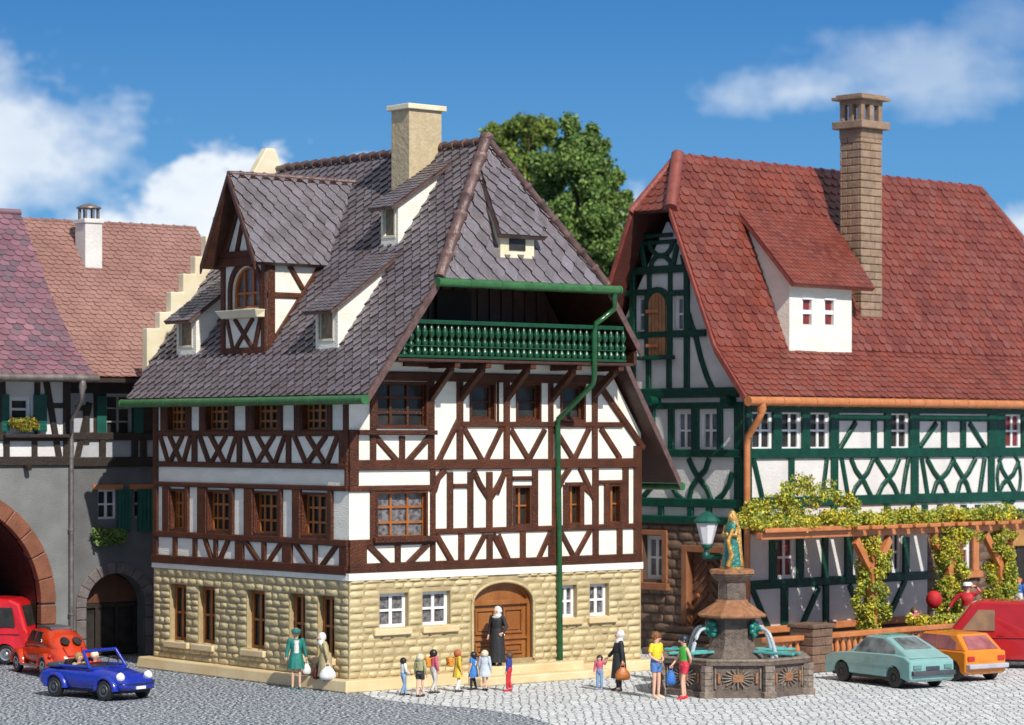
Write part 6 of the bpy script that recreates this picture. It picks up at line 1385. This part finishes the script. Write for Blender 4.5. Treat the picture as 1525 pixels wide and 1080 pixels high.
    m.build('eyes', M_black, body); m = MB(); m.ball(S_(hc + Vector((hr * .82, 0, -.055))), (.010 * k, .026 * k, .008 * k), 8, 5); m.build('mouth', mat('lip_red', (.45, .10, .08)), body)
    def graph(ns, es, rs, name, mt, par=Pn):
        ii = {n: i for i, n in enumerate(ns)}; V, Fc = skin_mesh([S_(ns[n]) for n in ns], [(ii[a], ii[b]) for a, b in es], [tuple(q * k for q in r) if isinstance(r, tuple) else r * k for r in rs])
        q = MB(); q.add(V, Fc, True); return q.build(name, mt, par, fix=False)
    def sleeve_tube(q, ps, rs): q.tube([S_(p) for p in ps], [r * k for r in rs], 10); q.ball(S_(ps[0]), rs[0] * k * 1.03, 10, 6)
    if top:
        q = MB(); pv_, wv_, cv_, nv_ = (Vector(J[n]) for n in ('pelvis', 'waist', 'chest', 'neck')); sh = (Vector(J['lsh']) + Vector(J['rsh'])) / 2
        rr_ = [(pv_ + Vector((0, 0, .01)), .145, .168), (wv_, .128, .155), (cv_.lerp(wv_, .4), .135, .170), (cv_ + Vector((0, 0, .03)), .145, .192), (sh + Vector((0, 0, -.03)), .125, .205), (sh + Vector((0, 0, .035)), .085, .15), (nv_ - Vector((0, 0, .02)), .062, .068)]
        q.loft([[S_(w) for w in ell(c.x, c.y, c.z, a_, b_, 20)] for c, a_, b_ in rr_])
        for s_ in 'lr':
            sh_, el_, wr_ = (Vector(J[s_ + n]) for n in ('sh', 'el', 'wr'))
            if sleeves == 1: sleeve_tube(q, [sh_, sh_.lerp(el_, .62)], [.078, .068])
            elif sleeves == 2: sleeve_tube(q, [sh_, el_, el_.lerp(wr_, .92)], [.078, .062, .048])
        q.build('top', top, Pn)
    if trousers:
        mt, ln = trousers; q = MB(); pv_ = Vector(J['pelvis'])
        q.loft([[S_(w) for w in ell(pv_.x, pv_.y, pv_.z + dz, a_, b_, 20)] for dz, a_, b_ in ((.12, .132, .158), (.04, .142, .172), (-.05, .142, .175), (-.11, .11, .15))])
        for s_ in 'lr':
            hp, kn, an = (Vector(J[s_ + n]) for n in ('hip', 'knee', 'ank'))
            if ln == 'short': sleeve_tube(q, [hp, hp.lerp(kn, .45)], [.102, .098])
            else: sleeve_tube(q, [hp, kn, kn.lerp(an, .9)], [.100, .075, .066]); q.ball(S_(kn), .075 * k, 8, 6)
        q.build('shorts' if ln == 'short' else 'trousers', mt, Pn)
    def drape(z0, z1, r0, r1, name, mt, folds=.05, kk=9, off=.0, n=36, shift=0, par=Pn, top_close=True):
        m = MB(); rings = []
        cx0, cy0 = J['waist'][0], J['waist'][1]
        for i in range(7):
            t = i / 6; z = z0 + (z1 - z0) * t; rx = r0[0] + (r1[0] - r0[0]) * t ** .8; ry = r0[1] + (r1[1] - r0[1]) * t ** .8
            rings.append([tuple(q * k for q in p) for p in ell(cx0 * (1 - t) + shift * t, cy0 * (1 - t), z, rx, ry, n, folds * t, kk)])
        m.loft(rings, True); return m.build(name, mt, par)
    if skirt: drape(1.10, hem, (.135, .165), (.21, .25), 'skirt', skirt, .07)
    if coat:
        drape(1.12, hem, (.165, .185), (.24, .27), 'coat_skirt', coat, .05, 8)
    if apron:
        for s_ in (-1, 1):
            m = MB(); m.tube([S_((.15, s_ * .02, 1.12)), S_((.155, s_ * .09, 1.3)), S_((.03, s_ * .11, 1.475)), S_((-.14, s_ * .03, 1.3)), S_((-.15, -s_ * .06, 1.12))], .02 * k, 6); m.build('strap', apron, Pn)
    if socks:
        for s_ in 'lr':
            m = MB(); kn, an = Vector(J[s_ + 'knee']), Vector(J[s_ + 'ank']); m.tube([S_(kn.lerp(an, -.1 if socks[1] == 'long' else .5)), S_(kn.lerp(an, .5)), S_(an)], [.068 * k, .062 * k, .045 * k], 10); m.build('stocking', socks[0], Pn)
    if shoes:
        for s_ in 'lr':
            a, t_ = Vector(J[s_ + 'ank']), Vector(J[s_ + 'toe']); m = MB(); d = (t_ - a); d.z = 0; d.normalize(); s2 = Vector((-d.y, d.x, 0)); c_ = a + d * .05; c_.z = a.z - .045; rings = []
            for x, w, z0, z1 in ((-.11, .028, -.035, .03), (-.09, .042, -.045, .055), (0, .046, -.045, .045), (.10, .05, -.045, .015), (.15, .04, -.045, -.005), (.17, .02, -.042, -.02)):
                rings.append([S_(c_ + d * x + s2 * w * sx_ + Vector((0, 0, z))) for sx_, z in ((-1, z0), (1, z0), (1, (z0 + z1) / 2), (.6, z1), (-.6, z1), (-1, (z0 + z1) / 2))])
            m.loft(rings, True); m.build('shoe', shoes, Pn)
    if hair:
        mt, kind = hair; m = MB(); m.ball(S_(hc + Vector((-.038, 0, .04))), ((hr + .006) * k, (hr + .016) * k, (hr + .015) * k), 16, 10)
        if kind == 'long': m.loft([[S_(q) for q in ell(hc.x - .05, hc.y, hc.z, .10, .12, 14)], [S_(q) for q in ell(hc.x - .08, hc.y, hc.z - .15, .07, .13, 14)], [S_(q) for q in ell(hc.x - .09, hc.y, hc.z - .26, .04, .09, 14)]])
        if kind == 'bun': m.ball(S_(hc + Vector((-.13, 0, .03))), .06 * k)
        if kind == 'curly':
            for q in range(34):
                a, b = random.uniform(.9, 5.38), random.uniform(-.3, 1.4); m.ball(S_(hc + Vector((-.03 + (hr) * math.cos(a) * math.cos(b) * .95, (hr + .005) * math.sin(a) * math.cos(b), .03 + hr * math.sin(b)))), .035 * k, 6, 4)
        m.build('hair', mt, Pn)
    if scarf:
        mt, vl = scarf; m = MB(); m.ball(S_(hc + Vector((-.058, 0, .035))), ((hr + .012) * k, (hr + .022) * k, (hr + .03) * k), 16, 10)
        m.loft([[S_(q) for q in ell(hc.x - .045, hc.y, hc.z - .05, hr * .9, hr * 1.1, 18)], [S_(q) for q in ell(hc.x - .02, hc.y, hc.z - .125, .105, .13, 18)], [S_(q) for q in ell(J['neck'][0], J['neck'][1], J['neck'][2] - .03, .135, .17, 18)], [S_(q) for q in ell(J['neck'][0], J['neck'][1], J['neck'][2] - .10, .10, .13, 18)]]); m.build('headscarf', mt, Pn)
        if vl: m = MB(); m.ball(S_(hc + Vector((-.095, 0, .05))), ((hr + .01) * k, (hr + .03) * k, (hr + .035) * k), 16, 10); m.loft([[S_(q) for q in ell(hc.x - .08, hc.y, hc.z, .11, .14, 18)], [S_(q) for q in ell(hc.x - .10, hc.y, hc.z - .2, .10, .17, 18)], [S_(q) for q in ell(hc.x - .11, hc.y, hc.z - .42, .06, .17, 18)]]); m.build('veil', vl, Pn)
    if cap:
        m = MB(); m.loft([[S_(q) for q in ell(hc.x, hc.y, hc.z + .05, hr + .02, hr + .02, 16)], [S_(q) for q in ell(hc.x, hc.y, hc.z + .11, hr + .03, hr + .03, 16)], [S_(q) for q in ell(hc.x, hc.y, hc.z + .15, hr * .7, hr * .7, 16)]]); m.loft([[S_(q) for q in ell(hc.x + .05, hc.y, hc.z + .045, hr + .05, hr + .01, 16)], [S_(q) for q in ell(hc.x + .05, hc.y, hc.z + .06, hr + .05, hr + .01, 16)]]); m.build('hat', cap, Pn)
    Pn['_k'] = k
    return Pn, J, k
def at_hand(Pn, J, k, hand='l', dz=0, dx=0, dy=0):
    p = Vector(J[hand + 'hd']) * k + Vector((dx, dy, dz)); a = Pn.rotation_euler.z
    return Vector(Pn.location) + Vector((p.x * math.cos(a) - p.y * math.sin(a), p.x * math.sin(a) + p.y * math.cos(a), p.z))
def bag(name, label, loc, w, d, h, mt, rz=0, cat='bag'):
    """loc: top of the handle, the bag hangs below it"""
    B_ = thing(name, label, cat, loc - Vector((0, 0, h + .10)), rz); m = MB(); n = 18
    m.loft([[tuple(q) for q in ell(0, 0, z * h, w * r, d * r, n)] for z, r in ((0, .55), (.06, .85), (.25, 1.0), (.5, .95), (.75, .72), (.92, .42), (1.0, .30))]); m.build('bag_body', mt, B_)
    m = MB(); m.tube([(-w * .3, 0, h * .92), (-w * .22, 0, h + .06), (0, 0, h + .10), (w * .22, 0, h + .06), (w * .3, 0, h * .92)], .012, 6); m.build('bag_handle', mt, B_); return B_
def backpack(label, Pn, J, k, mt):
    a = Pn.rotation_euler.z; c_ = Vector(J['chest']) * k + Vector((-.155 - .1 * k, 0, -.05 * k)); loc = Vector(Pn.location) + Vector((c_.x * math.cos(a) - c_.y * math.sin(a), c_.x * math.sin(a) + c_.y * math.cos(a), c_.z))
    B_ = thing('school_bag', label, 'school bag', loc, a); s_ = .66 * (k + .35)
    m = MB(); m.box((-.12 * s_, -.2 * s_, -.19 * s_), (.09 * s_, .2 * s_, .17 * s_)); m.build('bag_body', mt, B_, bevel=.06 * s_)
    m = MB(); m.box((-.15 * s_, -.205 * s_, -.02 * s_), (.08 * s_, .205 * s_, .19 * s_)); m.build('bag_flap', mt, B_, bevel=.05 * s_)
    m = MB(); m.box((-.15 * s_, -.13 * s_, -.15 * s_), (-.11 * s_, .13 * s_, -.04 * s_)); m.build('bag_pocket', mt, B_, bevel=.02 * s_)
    for t in (-1, 1):
        m = MB(); m.tube([(.05, t * .10 * s_, .14 * s_), (.13 * k + .14, t * .13 * s_, .22 * s_), (.2 * k + .17, t * .15 * s_, .05), (.13 * k + .1, t * .16 * s_, -.14 * s_)], .014, 6); m.build('bag_strap', mt, B_)
CW, CB, CBEIGE, CTEAL = cm('white_cloth', (.78, .78, .76)), cm('black_cloth', (.018, .019, .024)), cm('beige_cloth', (.46, .38, .20)), cm('teal_cloth', (.015, .20, .17))
# two women in front of the long side
Pn, J, k = person('woman in teal hat, teal jacket and teal skirt with white blouse', G(441, 1026), -80, 1.70, dict(lwr=(.02, .30, .92), lhd=(.03, .31, .84), rwr=(.03, -.29, .92), rhd=(.04, -.30, .84)), top=CTEAL, skirt=CTEAL, shoes=CTEAL, hair=(cm('grey_hair', (.35, .25, .17)), 'short'), cap=CTEAL, hem=.60)
m = MB(); m.loft([[tuple(q * k for q in p) for p in ell(.075, 0, z, .085, .085, 14)] for z in (1.06, 1.25, 1.43)]); m.build('blouse', CW, Pn)
bag('paper_bag', 'small white bag held by the woman in the teal hat', at_hand(Pn, J, k, 'l', -.0), .12, .05, .30, CW)
Pn, J, k = person('old woman in white headscarf, long beige coat and black boots', G(485, 1028), 195, 1.66, dict(chest=(.06, 0, 1.28), neck=(.12, 0, 1.45), head=(.17, 0, 1.56), crown=(.18, 0, 1.63), lsh=(.06, .17, 1.40), rsh=(.06, -.17, 1.40), lel=(.02, .24, 1.12), rel=(.04, -.24, 1.12), lwr=(-.02, .30, .92), lhd=(0, .31, .84), rwr=(.14, -.26, .92), rhd=(.17, -.26, .84), lknee=(.03, .09, .5), rknee=(-.02, -.09, .5)), top=CBEIGE, coat=CBEIGE, hem=.42, scarf=(CW, None), socks=(CB, 'long'))
bag('plastic_bag', 'full white plastic bag in the left hand of the old woman in the beige coat', at_hand(Pn, J, k, 'l'), .24, .15, .38, CW, R(10))
bag('handbag', 'dark maroon bag hanging between the two women', at_hand(Pn, J, k, 'r', -.02), .19, .10, .38, cm('maroon_leather', (.10, .012, .012), .4), R(20))
# children walking to the door
walk = lambda f=1, s=1: dict(lknee=(.10 * f, .09, .50), lank=(.12 * f, .09, .09), ltoe=(.27 * f if f > 0 else -.02, .09, .035), rknee=(.02, -.09, .49), rank=(-.16 * f, -.09, .12), rtoe=(-.03, -.09, .035))
kids = 'school children walking to the arched door'
DENIM, JB = cm('denim', (.20, .34, .56)), cm('dark_hair', (.02, .016, .015), .4)
ORB = cm('orange_satchel', (.72, .26, .02), .5)
def kid(label, px, face, h, **a): return person(label, G(*px), face, h, a.pop('pose', None), group=kids, child=True, **a)
kid('small boy with dark hair in white shirt and light blue jeans', (601, 1036), 25, 1.06, pose=dict(walk(), lel=(.05, .26, 1.16), lwr=(.25, .24, 1.06), lhd=(.32, .22, 1.04), rel=(.02, -.26, 1.14), rwr=(.22, -.25, 1.0), rhd=(.3, -.24, .98)), top=CW, trousers=(DENIM, 'long'), hair=(JB, 'short'))
kid('boy with white-blond hair in olive shirt and black shorts', (626, 1038), 60, 1.20, pose=dict(walk(-.7)), top=cm('olive_cloth', (.42, .40, .20)), trousers=(CB, 'short'), hair=(cm('blond_hair', (.78, .68, .50)), 'short'), socks=(M_skin, 'short'))
Pn, J, k = kid('boy with dark hair, pink shirt and pale grey trousers carrying a large satchel', (646, 1033), 35, 1.24, pose=dict(walk(1.2)), top=cm('pink_cloth', (.62, .12, .20)), trousers=(cm('pale_grey_cloth', (.58, .56, .52)), 'long'), hair=(JB, 'short'))
backpack('round orange satchel on the back of the boy in pale grey trousers', Pn, J, k, ORB)
Pn, J, k = kid('red-haired girl in yellow dress and white stockings', (682, 1031), 20, 1.20, pose=dict(walk(.6), lel=(.03, .26, 1.16), lwr=(.24, .24, 1.0), lhd=(.32, .22, .98)), top=cm('yellow_cloth', (.72, .50, .05)), skirt=cm('yellow_cloth', (.72, .50, .05)), hem=.62, hair=(cm('ginger_hair', (.50, .13, .04)), 'bun'), socks=(CW, 'long'))
backpack('orange satchel on the back of the girl in the yellow dress', Pn, J, k, ORB)
BLU = cm('blue_cloth', (.04, .20, .55))
kid('girl with long black hair in blue pinafore with white straps', (705, 1028), 150, 1.10, pose=walk(.5), top=BLU, sleeves=1, skirt=BLU, hem=.60, hair=(JB, 'long'), apron=CW, socks=(CB, 'long'))
kid('child with pale blond hair in a light blue coat dress', (722, 1029), 70, 1.16, pose=walk(.6), top=cm('pale_blue_cloth', (.55, .62, .72)), coat=cm('pale_blue_cloth', (.55, .62, .72)), hem=.62, hair=(cm('blond_hair', (.78, .68, .50)), 'short'))
kid('child in dark blue sweater and bright red trousers', (758, 1030), 165, 1.13, pose=walk(.4), top=cm('navy_cloth', (.02, .05, .30)), trousers=(cm('red_cloth', (.62, .02, .04)), 'long'), hair=(cm('brown_hair', (.10, .05, .03)), 'short'), shoes=cm('red_cloth', (.62, .02, .04)))
# nun on the step
dp = MS; np_ = MS.plane(741, 1000, (0, 1, 0), -.52); nw = toW(MS, (np_[0], -.5, .5))
person('nun in black habit and white coif standing on the door step', nw, -120, 1.72, dict(head=(.05, .03, 1.60), lel=(-.04, .30, 1.16), lwr=(.08, .24, .98), lhd=(.13, .2, .95)), top=CB, coat=CB, hem=.10, scarf=(CW, CB))
# nun with child
Pn, J, k = person('nun in black dress and white veil holding a child by the hand', G(922, 1029), 195, 1.68, dict(rel=(.08, -.26, 1.16), rwr=(.22, -.36, .98), rhd=(.28, -.41, .93), lwr=(-.02, .27, .9), lhd=(-.02, .28, .82)), top=CB, coat=CB, hem=.38, scarf=(CW, None), socks=(CB, 'long'))
bag('handbag', 'tan orange bag carried by the nun with the child', at_hand(Pn, J, k, 'l'), .22, .12, .36, cm('tan_leather', (.45, .14, .03), .45), R(10))
person('small child in pink vest with red sleeves and blue jeans holding the nun\'s hand', G(893, 1028), 255, 1.0, dict(lel=(.02, .28, 1.3), lwr=(.06, .36, 1.42), lhd=(.07, .40, 1.50)), top=cm('pink_cloth', (.62, .12, .20)), trousers=(DENIM, 'long'), hair=(JB, 'short'), child=True, shoes=DENIM)
# two young women by the fountain
Pn, J, k = person('young woman with curly brown hair, yellow T-shirt and blue shorts', G(977, 1040), -40, 1.78, dict(head=(.03, .02, 1.63), crown=(-.02, .02, 1.70), lel=(-.02, .27, 1.16), lwr=(.14, .14, 1.04), lhd=(.18, .05, 1.02), rel=(-.02, -.27, 1.16), rwr=(.14, -.14, 1.04), rhd=(.18, -.06, 1.02)), top=cm('bright_yellow_cloth', (.85, .66, .03)), sleeves=1, trousers=(cm('blue_short', (.08, .20, .50)), 'short'), hair=(cm('auburn_hair', (.26, .10, .03)), 'curly'), shoes=cm('cream_shoe', (.75, .62, .45)))
Pn, J, k = person('young woman with tied dark hair, green top, red shorts and red shoes', G(1019, 1041), -160, 1.72, dict(head=(.05, 0, 1.63), lel=(-.08, .26, 1.15), lwr=(-.12, .16, 1.02), lhd=(-.1, .08, 1.0), rel=(.06, -.25, 1.15), rwr=(.24, -.24, .96), rhd=(.30, -.24, .89), lknee=(.10, .09, .5), lank=(.08, .10, .09), rknee=(-.02, -.1, .5), rank=(-.08, -.11, .09)), top=cm('green_cloth', (.06, .38, .05)), sleeves=0, trousers=(cm('red_short', (.62, .03, .06)), 'short'), hair=(cm('blueblack_hair', (.02, .03, .05), .4), 'bun'), shoes=cm('red_cloth', (.62, .02, .04)))
bag('beach_bag', 'blue bag held beside the fountain by the woman in red shorts', at_hand(Pn, J, k, 'r'), .14, .08, .40, cm('blue_bag_cloth', (.03, .16, .50)))
# people on the terrace
def onT(x, y, z, v): p = RS.plane(x, y, (0, 1, 0), v); return toW(RS, (p[0], v, z))
person('man in red jacket and white cap standing on the terrace with one arm raised', onT(1441, 960, .34, -4.1), -110, 2.0, dict(chest=(.05, 0, 1.28), lel=(.02, .38, 1.5), lwr=(.05, .22, 1.66), lhd=(.07, .15, 1.68), rel=(.0, -.40, 1.22), rwr=(.06, -.52, 1.02), rhd=(.08, -.55, .96)), top=cm('crimson_cloth', (.55, .02, .03)), trousers=(cm('khaki_cloth', (.30, .20, .09)), 'long'), cap=CW, hair=(cm('brown_hair', (.10, .05, .03)), 'short'))
person('small child in pink with brown hair looking over the balustrade', onT(1362, 960, .34, -4.0), -60, 1.30, dict(lel=(.06, .26, 1.3), lwr=(.1, .26, 1.5), lhd=(.12, .25, 1.56)), top=cm('pink_cloth', (.62, .12, .20)), trousers=(DENIM, 'long'), hair=(cm('brown_hair', (.10, .05, .03)), 'long'), child=True)
person('person in yellow shirt and white trousers at the back of the terrace', onT(1503, 905, .95, -2.7), -110, 1.65, None, top=cm('bright_yellow_cloth', (.85, .66, .03)), trousers=(CW, 'long'), cap=cm('bright_yellow_cloth', (.85, .66, .03)), hair=(cm('blond_hair', (.78, .68, .50)), 'short'))
person('person in blue shirt beside the person in yellow', onT(1518, 905, .95, -2.75), -120, 1.30, None, top=cm('navy_cloth2', (.03, .12, .48)), trousers=(CW, 'long'), hair=(cm('ginger_hair', (.50, .13, .04)), 'short'))
# the round red ball in the vine
bp_ = onT(1391, 893, 0, -3.9); zb_b = RS.plane(1391, 893, (0, 1, 0), -3.9)[2]
B_ = thing('balloon', 'round red balloon in front of the middle vine post', 'balloon', (bp_.x, bp_.y, .34)); m = MB(); m.ball((0, 0, zb_b - .34), (.27, .27, .30), 16, 12); m.build('balloon_skin', cm('balloon_red', (.50, .01, .015), .7), B_); m = MB(); m.tube([(0, 0, 0), (0, .0, zb_b - .72)], .014, 6); m.build('string', CW, B_)
# driver and passenger of the convertible
def car_pt(C_, p): a = C_.rotation_euler.z; return Vector(C_.location) + Vector((p[0] * math.cos(a) - p[1] * math.sin(a), p[0] * math.sin(a) + p[1] * math.cos(a), p[2]))
sit = dict(lhip=(.02, .10, .93), rhip=(.02, -.10, .93), lknee=(.42, .12, .98), rknee=(.42, -.12, .98), lank=(.62, .12, .66), rank=(.62, -.12, .66), ltoe=(.74, .12, .64), rtoe=(.74, -.12, .64))
for lab, y_, hr_, tp, ar in (('blond driver in the blue convertible with hands on the wheel', .30, (cm('blond_hair', (.78, .68, .50)), 'short'), cm('red_cloth', (.62, .02, .04)), dict(lel=(.22, .22, 1.2), lwr=(.42, .12, 1.25), lhd=(.5, .10, 1.28), rel=(.22, -.22, 1.2), rwr=(.42, -.12, 1.25), rhd=(.5, -.10, 1.28))),
                           ('passenger in the blue convertible with light brown hair', -.30, (cm('lightbrown_hair', (.35, .2, .09)), 'short'), CBEIGE, dict(lel=(.1, .26, 1.2), lwr=(.3, .2, 1.1), lhd=(.36, .18, 1.08)))):
    person(lab, car_pt(Cb, (-.48, y_, -.42)), math.degrees(hd5), 1.62, dict(sit, **ar), top=tp, trousers=(CB, 'long'), hair=hr_)

# =====================================================================
# TREES BEHIND
# =====================================================================
def tree(label, px, Y, crown, n, size, mt, seed, group='trees behind the houses'):
    """crown: clumps given by their place in the picture and depth offset: (x, y, r_px, dY)"""
    rt = random.Random(seed); bx_ = (px - CX) / F * Y; T_ = thing('tree', label, 'tree', (bx_, Y, 0), 0, group); bl = []
    for x, y, rp, dY in crown:
        yy = Y + dY; c = Vector(((x - CX) / F * yy - bx_, dY, CAMH + (HY - y) / F * yy)); r = rp / F * yy
        for _ in range(16):
            d = Vector((rt.gauss(0, 1), rt.gauss(0, 1), rt.gauss(0, 1))).normalized() * r * rt.uniform(.35, .85); bl.append((*(c + d), r * rt.uniform(.22, .42)))
    m = MB(); leafmass(m, bl, n, size, rt); m.build('crown', mt, T_, fix=False)
    top = max(b[2] for b in bl); m = MB(); m.tube([(0, 0, 0), (.1, 0, top * .3), (-.1, 0, top * .55), (0, 0, top * .8)], [.55, .42, .3, .12], 10)
    for b in rt.sample(bl, 26): z0 = rt.uniform(.35, .7) * top; mid = (b[0] * .5, b[1] * .5, (z0 + b[2]) / 2 + .3); m.tube([(0, 0, min(z0, b[2])), mid, b[:3]], [.16, .1, .04], 6)
    m.build('trunk', mat('bark', (.075, .05, .035), (.045, .03, .02), .9, 6, .8, 14), T_)
big = [(858, 205, 40, 0), (885, 215, 28, 1), (830, 250, 45, -1), (870, 265, 48, -2), (905, 270, 30, 0), (815, 290, 35, 1), (850, 320, 50, -3), (895, 310, 42, -1), (930, 300, 18, 0), (900, 355, 45, -2), (860, 370, 40, -2), (915, 395, 38, 0), (940, 410, 22, 1), (922, 345, 20, 2), (936, 360, 18, 2), (925, 300, 16, 1), (870, 420, 50, 0), (920, 450, 40, 0), (935, 330, 12, 0), (880, 480, 50, 0), (850, 540, 50, 0)]
bigm = big
tree('tall dark green leafy tree rising between the two steep roofs', 870, 118, bigm + [(875, 300, 40, 3), (870, 360, 40, 3)], 90000, .095, M_treeL, 3)
sm = [(790, 190, 32, 0), (760, 205, 26, 1), (735, 200, 20, 0), (810, 200, 24, 0), (775, 240, 42, 0), (740, 240, 30, 0), (800, 270, 45, 0), (760, 300, 45, 0), (790, 350, 50, 0), (780, 430, 55, 0), (775, 520, 55, 0)]
tree('olive green tree partly hidden behind the grey slate roof', 775, 128, sm, 50000, .10, M_treeL2, 9)
